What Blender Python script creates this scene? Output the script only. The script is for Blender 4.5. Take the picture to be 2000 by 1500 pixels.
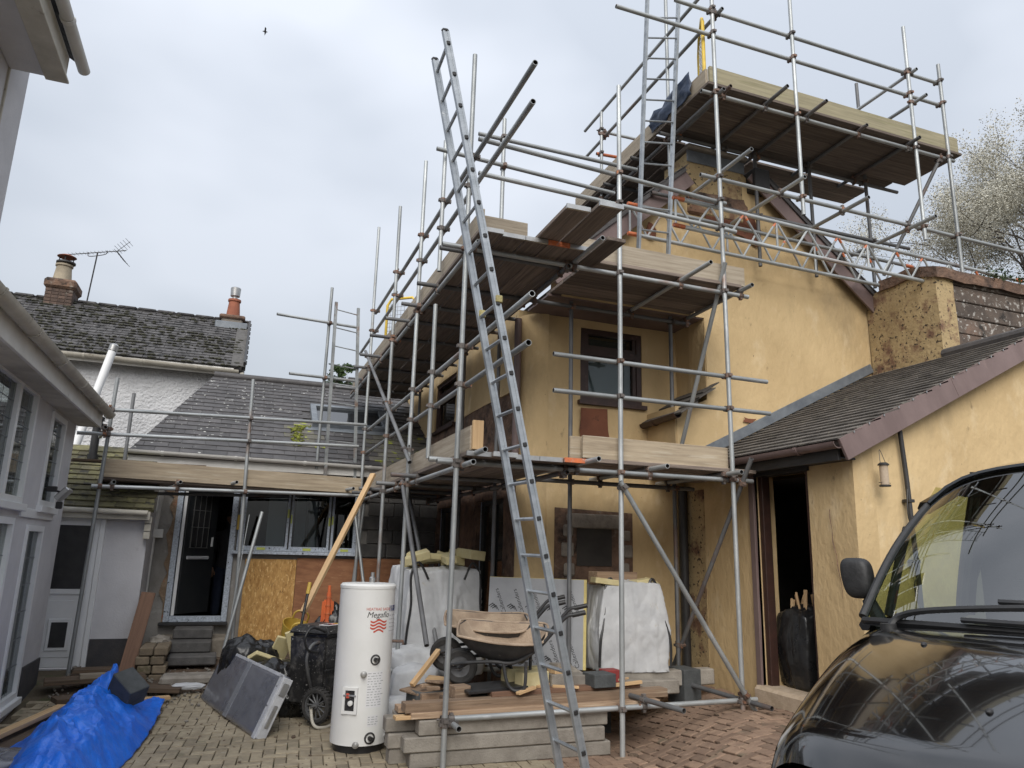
import bpy, bmesh, math, random
from mathutils import Vector, Matrix, noise as mnoise
random.seed(7)
SC = bpy.context.scene
for o in list(bpy.data.objects): bpy.data.objects.remove(o)
COL = SC.collection
# ---------------------------------------------------------------- camera
F, PITCH, ROLL, YAW, EYE = 1432.6, .225785, .026055, .353451, 1.75
fw = Vector((math.sin(YAW)*math.cos(PITCH), math.cos(YAW)*math.cos(PITCH), math.sin(PITCH)))
r0 = Vector((math.cos(YAW), -math.sin(YAW), 0)); u0 = r0.cross(fw)
CR = r0*math.cos(ROLL)+u0*math.sin(ROLL); CU = -r0*math.sin(ROLL)+u0*math.cos(ROLL)
cd = bpy.data.cameras.new('camera'); cam = bpy.data.objects.new('camera', cd); COL.objects.link(cam)
cam.matrix_world = Matrix(((CR.x, CU.x, -fw.x, 0), (CR.y, CU.y, -fw.y, 0), (CR.z, CU.z, -fw.z, EYE), (0, 0, 0, 1)))
cd.sensor_width = 36; cd.lens = 36*F/2000; cd.clip_start = .05; cd.clip_end = 2000
SC.camera = cam
SC.render.resolution_x, SC.render.resolution_y = 1024, 768
# ---------------------------------------------------------------- world, sun, exposure
SUN_EL, SUN_AZ = math.radians(40), math.radians(203)      # azimuth clockwise from +Y
w = bpy.data.worlds.new('World'); SC.world = w; w.use_nodes = True
nt = w.node_tree; nt.nodes.clear(); N = nt.nodes.new; Lk = nt.links.new
out = N('ShaderNodeOutputWorld'); bg = N('ShaderNodeBackground'); Lk(bg.outputs[0], out.inputs[0])
sky = N('ShaderNodeTexSky'); sky.sky_type = 'NISHITA'; sky.sun_disc = False
sky.sun_elevation = SUN_EL; sky.sun_rotation = SUN_AZ; sky.air_density = 1.5; sky.dust_density = 4
tc = N('ShaderNodeTexCoord'); mp = N('ShaderNodeMapping'); mp.inputs['Scale'].default_value = (1.6, 1.6, 3.0)
ns = N('ShaderNodeTexNoise'); ns.inputs['Scale'].default_value = 1.5; ns.inputs['Detail'].default_value = 3.5; ns.inputs['Roughness'].default_value = .45
rp = N('ShaderNodeValToRGB'); rp.color_ramp.elements[0].position = .38; rp.color_ramp.elements[1].position = .62
rp.color_ramp.elements[0].color = (.335, .36, .402, 1); rp.color_ramp.elements[1].color = (.438, .46, .503, 1)
Lk(tc.outputs['Generated'], mp.inputs[0]); Lk(mp.outputs[0], ns.inputs[0]); Lk(ns.outputs[0], rp.inputs[0])
sp = N('ShaderNodeSeparateXYZ'); Lk(tc.outputs['Generated'], sp.inputs[0])
gr = N('ShaderNodeMapRange'); gr.inputs[1].default_value = 0; gr.inputs[2].default_value = 1; gr.inputs[3].default_value = .66; gr.inputs[4].default_value = 1.45
Lk(sp.outputs[2], gr.inputs[0])                            # overcast: brighter towards the zenith
mu = N('ShaderNodeMix'); mu.data_type = 'RGBA'; mu.blend_type = 'MULTIPLY'; mu.inputs[0].default_value = 1
Lk(rp.outputs[0], mu.inputs[6]); Lk(gr.outputs[0], mu.inputs[7])
sc_ = N('ShaderNodeMix'); sc_.data_type = 'RGBA'; sc_.blend_type = 'MULTIPLY'; sc_.inputs[0].default_value = 1; sc_.inputs[7].default_value = (.1, .1, .1, 1)
Lk(sky.outputs[0], sc_.inputs[6])
mx = N('ShaderNodeMix'); mx.data_type = 'RGBA'; mx.inputs[0].default_value = .88
Lk(sc_.outputs[2], mx.inputs[6]); Lk(mu.outputs[2], mx.inputs[7]); Lk(mx.outputs[2], bg.inputs[0]); bg.inputs[1].default_value = 1.0
sd = bpy.data.lights.new('sun', 'SUN'); sd.energy = 1.5; sd.angle = math.radians(45); sd.color = (1, .97, .92)
so = bpy.data.objects.new('sun', sd); COL.objects.link(so)
sdir = Vector((math.sin(SUN_AZ)*math.cos(SUN_EL), math.cos(SUN_AZ)*math.cos(SUN_EL), math.sin(SUN_EL)))
so.rotation_euler = (sdir).to_track_quat('Z', 'Y').to_euler(); so.location = (0, 0, 20)
SC.view_settings.view_transform = 'Standard'; SC.view_settings.look = 'None'; SC.view_settings.exposure = 0.95; SC.view_settings.gamma = 1
SC.render.engine = 'CYCLES'
SC.cycles.max_bounces = 6
# ---------------------------------------------------------------- geometry helpers
def ray(x, y): return CR*((x-1000)/F) - CU*((y-750)/F) + fw
def at(x, y, ax, v):
    d = ray(x, y); i = 'XYZ'.index(ax); O = Vector((0, 0, EYE)); return O + d*((v-O[i])/d[i])
def atp(x, y, p0, n):
    d = ray(x, y); O = Vector((0, 0, EYE)); return O + d*((Vector(p0)-O).dot(Vector(n))/d.dot(Vector(n)))
def px(p):
    d = Vector(p)-Vector((0, 0, EYE)); c = d.dot(fw); return 1000+F*d.dot(CR)/c, 750-F*d.dot(CU)/c, c
def sst(a, b, x):
    t = max(0, min(1, (x-a)/(b-a))); return t*t*(3-2*t)
def g(x, y):
    return .33*sst(.6, 2.0, x-.45*y) * (1-sst(8.0, 12, y)*.3) + .28*sst(8.6, 12.0, y)*(1-sst(3, 5, x))
V = Vector
MATS = {}
def ramp(n, stops):
    r = n.new('ShaderNodeValToRGB'); e = r.color_ramp.elements
    e[0].position, e[0].color = stops[0][0], (*stops[0][1], 1); e[1].position, e[1].color = stops[-1][0], (*stops[-1][1], 1)
    for p, c in stops[1:-1]:
        k = e.new(p); k.color = (*c, 1)
    return r
def mk(name, c1, c2=None, sc=6, rough=.8, bump=.2, metal=0, st=(1, 1, 1), lo=.35, hi=.65, fine=60, var=.12, det=6, spots=None, spec=None, trans=0, bdist=.01, coat=0):
    """procedural material: noise between two colours, fine bump, small per-object value change, optional spots (colour, scale, lo, hi)"""
    m = bpy.data.materials.new(name); m.use_nodes = True; t = m.node_tree; n = t.nodes; l = t.links.new
    b = n['Principled BSDF']; b.inputs['Roughness'].default_value = rough; b.inputs['Metallic'].default_value = metal
    if spec is not None: b.inputs['Specular IOR Level'].default_value = spec
    if coat: b.inputs['Coat Weight'].default_value = coat; b.inputs['Coat Roughness'].default_value = .03
    c2 = c2 or tuple(x*.75 for x in c1)
    co = n.new('ShaderNodeTexCoord'); ma = n.new('ShaderNodeMapping'); ma.inputs['Scale'].default_value = st
    oi = n.new('ShaderNodeObjectInfo'); l(co.outputs['Object'], ma.inputs[0])
    cx = n.new('ShaderNodeMath'); cx.operation = 'MULTIPLY'; cx.inputs[1].default_value = 37.0; l(oi.outputs['Random'], cx.inputs[0])
    l(cx.outputs[0], ma.inputs['Location'])
    a = n.new('ShaderNodeTexNoise'); a.inputs['Scale'].default_value = sc; a.inputs['Detail'].default_value = det; a.inputs['Roughness'].default_value = .6
    l(ma.outputs[0], a.inputs[0]); r = ramp(n, [(lo, c1), (hi, c2)]); l(a.outputs[0], r.inputs[0]); col = r.outputs[0]
    for s in (spots or []):
        q = n.new('ShaderNodeTexNoise'); q.inputs['Scale'].default_value = s[1]; q.inputs['Detail'].default_value = s[4] if len(s) > 4 else 5; q.inputs['Roughness'].default_value = .62
        q.noise_dimensions = '4D'; q.inputs['W'].default_value = s[1]*1.7; l(ma.outputs[0], q.inputs[0]); rr = ramp(n, [(s[2], (0, 0, 0)), (s[3], (1, 1, 1))]); l(q.outputs[0], rr.inputs[0])
        x = n.new('ShaderNodeMix'); x.data_type = 'RGBA'; l(rr.outputs[0], x.inputs[0]); l(col, x.inputs[6]); x.inputs[7].default_value = (*s[0], 1); col = x.outputs[2]
    if var:
        h = n.new('ShaderNodeHueSaturation'); vr = n.new('ShaderNodeMapRange'); vr.inputs[3].default_value = 1-var; vr.inputs[4].default_value = 1+var
        l(oi.outputs['Random'], vr.inputs[0]); l(vr.outputs[0], h.inputs['Value']); l(col, h.inputs['Color']); col = h.outputs[0]
    l(col, b.inputs['Base Color'])
    if bump:
        f = n.new('ShaderNodeTexNoise'); f.inputs['Scale'].default_value = fine; f.inputs['Detail'].default_value = 4; l(ma.outputs[0], f.inputs[0])
        bp = n.new('ShaderNodeBump'); bp.inputs['Strength'].default_value = bump; bp.inputs['Distance'].default_value = bdist; l(f.outputs[0], bp.inputs['Height']); l(bp.outputs[0], b.inputs['Normal'])
        rg = n.new('ShaderNodeMapRange'); rg.inputs[3].default_value = max(0.02, rough-.08); rg.inputs[4].default_value = min(1, rough+.1); l(a.outputs[0], rg.inputs[0]); l(rg.outputs[0], b.inputs['Roughness'])
    MATS[name] = m; return m
def glass(name, tint, ior=1.5, rough=0.0):
    m = bpy.data.materials.new(name); m.use_nodes = True; t = m.node_tree; n = t.nodes; l = t.links.new; n.remove(n['Principled BSDF'])
    tr = n.new('ShaderNodeBsdfTransparent'); tr.inputs[0].default_value = (*tint, 1); gl = n.new('ShaderNodeBsdfGlossy'); gl.inputs['Roughness'].default_value = rough
    R0 = ((ior-1)/(ior+1))**2; lw = n.new('ShaderNodeLayerWeight'); lw.inputs[0].default_value = .5; pw = n.new('ShaderNodeMath'); pw.operation = 'POWER'; pw.inputs[1].default_value = 5; l(lw.outputs['Facing'], pw.inputs[0]); fr = n.new('ShaderNodeMapRange'); fr.inputs[3].default_value = R0; fr.inputs[4].default_value = 1; l(pw.outputs[0], fr.inputs[0]); x = n.new('ShaderNodeMixShader'); l(fr.outputs[0], x.inputs[0]); l(tr.outputs[0], x.inputs[1]); l(gl.outputs[0], x.inputs[2])
    l(x.outputs[0], n['Material Output'].inputs[0]); MATS[name] = m; return m
# materials ---------------------------------------------------------------
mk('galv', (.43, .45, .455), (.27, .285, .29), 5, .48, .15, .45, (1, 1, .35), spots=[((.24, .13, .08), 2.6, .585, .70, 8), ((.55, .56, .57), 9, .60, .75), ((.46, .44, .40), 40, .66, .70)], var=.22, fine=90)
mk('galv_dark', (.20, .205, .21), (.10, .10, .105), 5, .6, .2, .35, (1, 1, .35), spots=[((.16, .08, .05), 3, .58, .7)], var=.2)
mk('tube_bore', (.03, .03, .03), (.05, .04, .035), 20, .9)
mk('orange_paint', (.62, .16, .05), (.42, .13, .06), 20, .6, .2, spots=[((.35, .33, .32), 25, .58, .66)])
mk('coupler', (.20, .12, .085), (.15, .13, .12), 30, .7, .3, .4, spots=[((.38, .16, .075), 20, .55, .66)], var=.35)
mk('coupler_grey', (.17, .15, .14), (.11, .10, .095), 30, .65, .3, .4, spots=[((.24, .12, .07), 14, .58, .68)], var=.3)
mk('alu', (.40, .425, .45), (.27, .295, .32), 8, .42, .15, .6, (1, 1, .3), spots=[((.70, .70, .68), 12, .66, .72)], fine=120)
mk('black_cap', (.015, .015, .017), (.03, .03, .03), 20, .5)
mk('deck_wood', (.225, .18, .15), (.125, .10, .085), 5, .9, .4, 0, (.35, 9, 9), spots=[((.33, .275, .22), 3, .58, .75), ((.07, .055, .045), 6, .62, .72)], var=.35)
mk('toe_wood', (.41, .335, .24), (.28, .225, .16), 4, .85, .35, 0, (.5, 8, 8), spots=[((.20, .14, .085), 7, .63, .72), ((.50, .45, .36), 2.5, .55, .7)], var=.12)
mk('grey_wood', (.40, .345, .27), (.27, .225, .17), 4, .9, .4, 0, (.4, 10, 10), spots=[((.16, .12, .085), 5, .62, .72)], var=.15)
mk('green_wood', (.33, .295, .195), (.235, .21, .14), 4, .9, .4, 0, (.4, 8, 8), spots=[((.20, .19, .10), 3, .55, .7)], var=.1)
mk('new_wood', (.62, .43, .235), (.50, .32, .165), 4, .75, .25, 0, (.4, 12, 12), var=.1)
mk('plank', (.38, .265, .175), (.25, .17, .115), 4, .85, .4, 0, (.4, 10, 10), spots=[((.54, .42, .30), 4, .56, .7), ((.13, .09, .065), 5, .62, .72)], var=.28)
mk('old_plank', (.19, .13, .085), (.10, .072, .05), 5, .9, .4, 0, (.4, 9, 9), var=.3)
mk('brown_plank', (.22, .12, .075), (.15, .085, .055), 5, .75, .3, 0, (.4, 9, 9))
mk('osb', (.56, .33, .115), (.36, .185, .055), 26, .8, .3, 0, (1, 1, .4), spots=[((.68, .46, .20), 38, .56, .66, 2), ((.22, .11, .035), 44, .62, .7, 2)], fine=50)
mk('ply', (.33, .155, .075), (.23, .10, .05), 5, .8, .25, 0, (1, 1, 4), spots=[((.40, .22, .12), 9, .6, .72)])
YEL = dict(rough=.88, bump=.6, fine=17, bdist=.02, var=.0)
mk('yellow_render', (.62, .46, .25), (.51, .37, .195), 1.6, st=(1, 1, .55), spots=[((.29, .22, .13), 1.0, .53, .76, 9), ((.66, .52, .32), 3.5, .56, .72, 8), ((.23, .165, .09), 9, .64, .76, 9), ((.11, .085, .055), 42, .68, .72, 6)], **YEL)
mk('yellow_flaky', (.46, .345, .185), (.33, .245, .13), 2, spots=[((.17, .095, .06), 2.6, .52, .60, 10), ((.05, .036, .026), 24, .585, .61, 4), ((.30, .23, .13), 6, .60, .7, 9)], **YEL)
mk('brown_render', (.20, .075, .04), (.13, .05, .03), 3, .9, .5, spots=[((.06, .03, .02), 8, .62, .7)], var=0, fine=35)
mk('dark_stone', (.20, .12, .08), (.085, .056, .043), 5, .95, .9, spots=[((.24, .20, .165), 6, .60, .72), ((.03, .022, .018), 4, .56, .66)], fine=18, bdist=.03, var=0)
mk('grey_stone', (.27, .24, .205), (.16, .14, .12), 6, .95, .6, fine=30, bdist=.02)
mk('purple_brown', (.195, .14, .132), (.145, .102, .096), 4, .5, .1, 0, (1, 1, .4), spots=[((.25, .18, .165), 6, .62, .75)], var=.08)
mk('brown_frame', (.055, .026, .02), (.035, .018, .014), 8, .45, .15, spots=[((.11, .06, .05), 14, .62, .72)])
mk('slate', (.082, .077, .077), (.052, .049, .05), 5, .62, .3, 0, (1, 1, 1), var=.22, fine=40)
mk('slate_lichen', (.082, .077, .077), (.054, .051, .052), 5, .7, .3, spots=[((.46, .46, .43), 14, .635, .665, 3)], var=.2, fine=40)
mk('slate_moss', (.135, .125, .115), (.10, .095, .07), 5, .8, .4, spots=[((.27, .30, .03), 7, .57, .63, 5)], var=.2)
mk('old_slate', (.085, .082, .082), (.035, .033, .034), 5, .85, .5, spots=[((.012, .012, .012), 9, .52, .60), ((.16, .155, .145), 11, .62, .68)], var=.35)
mk('mossy_tile', (.155, .145, .07), (.095, .085, .055), 5, .95, .7, spots=[((.045, .042, .035), 6, .52, .62), ((.27, .28, .08), 8, .62, .74)], var=.3)
mk('garage_tile', (.15, .135, .12), (.095, .086, .078), 6, .9, .5, spots=[((.20, .19, .145), 5, .6, .72), ((.045, .043, .03), 9, .62, .7)], var=.25)
mk('lead', (.20, .22, .24), (.13, .145, .165), 6, .5, .2, .3, var=.05)
mk('white_paint', (.72, .71, .68), (.60, .59, .56), 3, .55, .12, spots=[((.32, .30, .25), 6, .68, .76)], var=.05)
mk('upvc', (.78, .79, .80), (.72, .73, .74), 3, .35, .05, var=.03)
mk('dirty_white', (.55, .52, .45), (.40, .375, .32), 4, .7, .2, spots=[((.20, .17, .12), 7, .62, .72)], var=.05)
mk('grey_render', (.60, .595, .615), (.51, .505, .525), 2, .85, .25, spots=[((.24, .23, .22), 2.4, .64, .8, 7)], var=0, fine=60)
mk('old_render', (.32, .305, .285), (.22, .205, .185), 2, .9, .4, spots=[((.10, .09, .075), 3, .62, .76, 7), ((.40, .39, .37), 4, .6, .72)], var=0)
mk('roughcast', (.58, .585, .60), (.47, .475, .49), 1.5, .95, .9, spots=[((.36, .355, .35), 1.1, .6, .8)], var=0, fine=20, bdist=.05)
mk('plinth', (.045, .045, .05), (.075, .07, .07), 5, .85, .4, var=0)
mk('brick', (.12, .08, .062), (.07, .05, .042), 9, .9, .5, spots=[((.30, .28, .24), 6, .62, .72)], var=.2)
mk('mortar', (.17, .145, .115), (.26, .23, .19), 8, .95, .5)
mk('block_dark', (.105, .10, .095), (.07, .068, .066), 6, .95, .5, var=.2)
mk('terracotta', (.33, .115, .065), (.25, .09, .055), 5, .85, .2)
mk('buff_pot', (.40, .34, .25), (.28, .24, .18), 5, .9, .3)
mk('steel', (.50, .50, .49), (.36, .36, .36), 6, .35, .1, .8)
mk('black_metal', (.022, .022, .024), (.035, .034, .034), 9, .5, .15)
mk('black_plastic', (.02, .02, .022), (.032, .032, .033), 9, .4, .1)
mk('paver_grey', (.315, .265, .185), (.225, .185, .13), 9, .9, .4, spots=[((.12, .115, .07), 4, .6, .72), ((.36, .33, .26), 16, .62, .7)], var=.22)
mk('paver_red', (.295, .20, .14), (.21, .138, .098), 9, .9, .4, spots=[((.14, .11, .075), 4, .58, .7), ((.36, .25, .18), 16, .62, .7)], var=.28)
mk('joint_dirt', (.085, .07, .045), (.135, .105, .07), 5, .98, .6, spots=[((.07, .08, .03), 3, .55, .65)], var=0, fine=40)
mk('rubble_dirt', (.155, .105, .07), (.085, .06, .043), 6, .98, .9, spots=[((.28, .25, .21), 25, .63, .67), ((.05, .038, .03), 5, .58, .7)], var=0, fine=45, bdist=.03)
mk('concrete', (.30, .275, .24), (.20, .18, .155), 5, .95, .5, spots=[((.38, .36, .32), 8, .62, .72), ((.11, .09, .07), 6, .66, .74)], var=.16)
mk('dark_block', (.085, .092, .095), (.062, .067, .07), 12, .9, .4, var=.1)
mk('slab', (.125, .12, .115), (.085, .082, .08), 8, .9, .4, spots=[((.19, .18, .165), 8, .6, .7)], var=.15)
mk('pir_foam', (.70, .62, .36), (.62, .53, .28), 10, .85, .2, var=.1)
mk('pir_side', (.76, .64, .28), (.68, .56, .22), 20, .85, .2)
mk('foil', (.40, .41, .43), (.33, .34, .36), 3, .45, .1, .2, var=0)
mk('ink', (.025, .025, .03), (.03, .03, .03), 9, .6, 0)
mk('red_ink', (.55, .09, .055), (.50, .08, .05), 9, .5, 0, var=0)
mk('grey_ink', (.30, .31, .32), (.42, .42, .43), 60, .6, 0, var=0)
mk('cream_white', (.76, .76, .745), (.71, .71, .69), 2.5, .35, .04, spots=[((.50, .49, .46), 3, .70, .8)], var=0)
mk('woven_white', (.58, .59, .60), (.47, .48, .495), 5, .7, .35, spots=[((.40, .36, .28), 5, .64, .76), ((.30, .22, .12), 13, .72, .76)], var=.04, fine=9, bdist=.02)
mk('film_grey', (.155, .16, .18), (.115, .12, .14), 4, .25, .12, 0, (1, 1, 1), var=0, fine=10, bdist=.01, coat=.4)
mk('film_white', (.55, .56, .58), (.42, .43, .45), 8, .25, .3, var=0)
mk('bin_bag', (.012, .012, .013), (.02, .02, .02), 6, .28, .25, var=.2, fine=7, bdist=.03)
mk('mortar_black', (.016, .016, .017), (.028, .027, .027), 6, .45, .3, spots=[((.36, .35, .33), 48, .60, .68, 8), ((.14, .135, .13), 7, .52, .72, 9)], var=.1)
mk('barrow_in', (.46, .36, .265), (.30, .225, .165), 5, .9, .5, spots=[((.13, .10, .08), 9, .64, .72)], var=0)
mk('barrow_out', (.025, .027, .03), (.05, .05, .052), 6, .45, .2, spots=[((.30, .27, .23), 16, .64, .7)], var=0)
mk('rubber', (.028, .028, .028), (.055, .052, .05), 9, .85, .3)
mk('tarp', (.018, .19, .85), (.01, .13, .68), 3, .36, .5, 0, var=0, fine=16, bdist=.03)
mk('yellow_plastic', (.62, .42, .07), (.50, .33, .06), 6, .5, .15)
mk('yellow_paint', (.66, .46, .05), (.52, .36, .05), 9, .5, .15, spots=[((.20, .10, .05), 12, .64, .7)])
mk('orange_plastic', (.70, .16, .04), (.55, .12, .04), 6, .5, .1)
mk('red_paint', (.30, .045, .04), (.22, .035, .035), 8, .6, .2)
mk('navy_tarp', (.035, .055, .10), (.022, .035, .07), 6, .5, .5, fine=12, bdist=.03)
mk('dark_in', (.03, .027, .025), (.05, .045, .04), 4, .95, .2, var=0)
mk('van_paint', (.0035, .0035, .004), (.0045, .0045, .005), 3, .12, 0, 0, coat=1.0, var=0)
mk('van_trim', (.018, .018, .019), (.026, .026, .027), 30, .55, .2)
mk('chrome', (.55, .56, .58), (.5, .5, .52), 3, .12, 0, 1)
mk('lamp_lens', (.32, .33, .35), (.22, .23, .25), 12, .12, .1, .3, coat=.8)
mk('denim', (.02, .03, .06), (.03, .04, .075), 20, .95, .3)
mk('cloth', (.03, .03, .035), (.04, .04, .045), 20, .95, .3)
mk('skin', (.42, .25, .17), (.38, .22, .15), 10, .6, .1)
mk('pale_backing', (.66, .69, .73), (.58, .61, .65), 2, .8, .1, var=0)
mk('door_dark', (.018, .02, .023), (.026, .028, .03), 6, .35, .08, var=.05)
mk('frame_film', (.52, .58, .66), (.30, .34, .40), 40, .35, .2, spots=[((.03, .03, .035), 26, .60, .64)], var=.05)
mk('bark', (.085, .072, .06), (.05, .043, .036), 9, .95, .6)
mk('twig', (.12, .105, .095), (.085, .075, .07), 9, .95, .3)
mk('blossom', (.62, .61, .54), (.36, .34, .27), 2, .8, 0, var=0)
mk('leaf', (.05, .085, .022), (.028, .055, .014), 3, .7, 0, var=0)
mk('moss', (.20, .22, .03), (.12, .13, .025), 9, .98, .6)
mk('sand', (.45, .36, .27), (.36, .28, .2), 12, .95, .4)
glass('pane', (.62, .66, .66)); glass('van_glass', (.56, .68, .62), 2.6); glass('van_side_glass', (.76, .79, .50), 1.45)
# ---------------------------------------------------------------- object helpers
def TI(p): return Matrix.Translation(-Vector(p))
def link(name, me, mat, parent=None, M=None, smooth=False):
    if isinstance(me, bmesh.types.BMesh):
        bm = me; me = bpy.data.meshes.new(name); bm.normal_update(); bm.to_mesh(me); bm.free()
    if smooth:
        me.polygons.foreach_set('use_smooth', [True]*len(me.polygons))
    if mat is not None:
        ms = mat if isinstance(mat, (list, tuple)) else [mat]
        if len(me.materials) == 0:
            for k in ms: me.materials.append(MATS[k])
    o = bpy.data.objects.new(name, me); COL.objects.link(o)
    if M is not None: o.matrix_basis = M
    if parent is not None:
        o.parent = parent; o.matrix_parent_inverse = WM(parent).inverted()
    return o
def WM(o):
    m = o.matrix_basis.copy()
    if o.parent: m = WM(o.parent) @ o.matrix_parent_inverse @ m
    return m
def tag(o, label=None, cat=None, group=None, kind=None):
    if label: o['label'] = label
    if cat: o['category'] = cat
    if group: o['group'] = group
    if kind: o['kind'] = kind
    return o
def thing(name, loc, label, cat, group=None):
    o = bpy.data.objects.new(name, None); COL.objects.link(o); o.location = loc; o.empty_display_size = .1
    return tag(o, label, cat, group)
def bmv(verts, faces):
    bm = bmesh.new(); vs = [bm.verts.new(v) for v in verts]
    for f in faces:
        try: bm.faces.new([vs[i] for i in f])
        except ValueError: pass
    return bm
BOXF = [(0, 3, 2, 1), (4, 5, 6, 7), (0, 1, 5, 4), (1, 2, 6, 5), (2, 3, 7, 6), (3, 0, 4, 7)]
def addbox(bm, a, b, M=None):
    (x0, y0, z0), (x1, y1, z1) = a, b
    vs = [V(p) for p in ((x0, y0, z0), (x1, y0, z0), (x1, y1, z0), (x0, y1, z0), (x0, y0, z1), (x1, y0, z1), (x1, y1, z1), (x0, y1, z1))]
    vs = [bm.verts.new(M @ v if M else v) for v in vs]
    for f in BOXF: bm.faces.new([vs[i] for i in f])
def bev(bm, w, seg=1, ang=.6):
    bm.normal_update()
    es = [e for e in bm.edges if len(e.link_faces) == 2 and e.calc_face_angle(0) > ang]
    bmesh.ops.bevel(bm, geom=es, offset=w, segments=seg, affect='EDGES', clamp_overlap=True)
def boxmesh(a, b, bw=.004):
    bm = bmesh.new(); addbox(bm, a, b)
    if bw: bev(bm, bw)
    return bm
def box(name, a, b, mat, parent=None, bw=.004):
    """axis-aligned box in world space, local origin at its centre"""
    a, b = V(a), V(b); c = (a+b)/2; return link(name, boxmesh(a-c, b-c, bw), mat, parent, Matrix.Translation(c))
def frame(p0, p1, up=(0, 0, 1)):
    x = (V(p1)-V(p0)).normalized(); z = V(up) - x*V(up).dot(x)
    if z.length < 1e-4: z = V((0, 1, 0)) - x*x.y
    z.normalize(); y = z.cross(x); c = (V(p0)+V(p1))/2
    return Matrix(((x.x, y.x, z.x, c.x), (x.y, y.y, z.y, c.y), (x.z, y.z, z.z, c.z), (0, 0, 0, 1)))
def bar(name, p0, p1, w, h, mat, parent=None, up=(0, 0, 1), bw=.003):
    """box along p0-p1: w across, h along up; own local axes so that grain runs along it"""
    L = (V(p1)-V(p0)).length/2; return link(name, boxmesh((-L, -w/2, -h/2), (L, w/2, h/2), bw), mat, parent, frame(p0, p1, up))
def zframe(p0, p1):
    z = (V(p1)-V(p0)).normalized(); h = V((0, 0, 1)) if abs(z.z) < .9 else V((0, 1, 0)); x = h.cross(z).normalized(); y = z.cross(x); c = V(p0)
    return Matrix(((x.x, y.x, z.x, c.x), (x.y, y.y, z.y, c.y), (x.z, y.z, z.z, c.z), (0, 0, 0, 1)))
def addring(bm, prof, n=12, M=None, close=False):
    """lathe: prof = [(r, z)...]"""
    rings = []
    for r, z in prof:
        rings.append([bm.verts.new((M @ V((r*math.cos(k*math.tau/n), r*math.sin(k*math.tau/n), z))) if M else (r*math.cos(k*math.tau/n), r*math.sin(k*math.tau/n), z)) for k in range(n)])
    for a, b in zip(rings, rings[1:]):
        for k in range(n): bm.faces.new((a[k], a[(k+1) % n], b[(k+1) % n], b[k]))
    if close:
        bm.faces.new(rings[0][::-1]); bm.faces.new(rings[-1])
    return rings
def lathe(name, prof, mat, parent=None, M=None, n=24, close=True, smooth=True):
    bm = bmesh.new(); addring(bm, prof, n, None, close)
    if smooth: 
        for e in bm.edges:
            e.smooth = True
    o = link(name, bm, mat, parent, M, smooth); sharp(o); return o
def sharp(o, a=35):
    me = o.data; me.polygons.foreach_set('use_smooth', [True]*len(me.polygons)); me.set_sharp_from_angle(angle=math.radians(a)); return o
def pipe_bm(bm, pts, r, n=8, cap=True):
    """swept round tube through points"""
    pts = [V(p) for p in pts]; rings = []
    t0 = (pts[1]-pts[0]).normalized(); h = V((0, 0, 1)) if abs(t0.z) < .9 else V((1, 0, 0)); nx = h.cross(t0).normalized()
    for i, p in enumerate(pts):
        t = ((pts[i+1]-p) if i == 0 else (p-pts[i-1]) if i == len(pts)-1 else (pts[i+1]-pts[i-1])).normalized()
        nx = (nx - t*nx.dot(t)).normalized(); ny = t.cross(nx); rr = r[i] if isinstance(r, (list, tuple)) else r
        rings.append([bm.verts.new(p + nx*(rr*math.cos(k*math.tau/n)) + ny*(rr*math.sin(k*math.tau/n))) for k in range(n)])
    for a, b in zip(rings, rings[1:]):
        for k in range(n): bm.faces.new((a[k], a[(k+1) % n], b[(k+1) % n], b[k]))
    if cap: bm.faces.new(rings[0][::-1]); bm.faces.new(rings[-1])
def pipe(name, pts, r, mat, parent=None, n=8):
    bm = bmesh.new(); pipe_bm(bm, pts, r, n); return sharp(link(name, bm, mat, parent), 50)
def arc(pts, k=5):
    """Catmull-Rom through points"""
    P_ = [V(p) for p in pts]; out_ = []
    for i in range(len(P_)-1):
        a, b, c, d = P_[max(0, i-1)], P_[i], P_[i+1], P_[min(len(P_)-1, i+2)]
        for j in range(k):
            t = j/k; out_.append(.5*((2*b)+(c-a)*t+(2*a-5*b+4*c-d)*t*t+(3*b-a-3*c+d)*t**3))
    return out_+[P_[-1]]
def poly_slab(name, pts, thick, nrm, mat, parent=None, cut=0, jit=0, bw=0):
    """polygon (world points) given thickness against its normal; optional grid cuts with jitter"""
    nrm = V(nrm).normalized(); bm = bmesh.new(); f = bm.faces.new([bm.verts.new(p) for p in pts])
    if cut:
        ax = nrm.orthogonal().normalized() if abs(nrm.z) > .9 else V((0, 0, 1)).cross(nrm).normalized(); ay = nrm.cross(ax)
        for a in (ax, ay):
            ds = [a.dot(V(p)) for p in pts]; d = min(ds)+cut
            while d < max(ds)-.02:
                bmesh.ops.bisect_plane(bm, geom=bm.verts[:]+bm.edges[:]+bm.faces[:], plane_co=a*d, plane_no=a); d += cut
        if jit:
            for v in bm.verts: v.co += nrm*(mnoise.noise(v.co*1.1)*jit*1.6 + mnoise.noise(v.co*3.7)*jit*.6)
    if f.is_valid and not cut and f.normal.dot(nrm) < 0: pass
    bm.normal_update()
    if bm.faces[:][0].normal.dot(nrm) < 0: bmesh.ops.reverse_faces(bm, faces=bm.faces[:])
    r = bmesh.ops.extrude_face_region(bm, geom=bm.faces[:])
    top = [e for e in r['geom'] if isinstance(e, bmesh.types.BMVert)]
    bmesh.ops.translate(bm, verts=top, vec=nrm*0)  # new shell stays as the face
    old = [v for v in bm.verts if v not in set(top)]
    for v in old: v.co -= nrm*thick
    bmesh.ops.recalc_face_normals(bm, faces=bm.faces[:])
    o = link(name, bm, mat, parent); return sharp(o, 30) if jit else o
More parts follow.
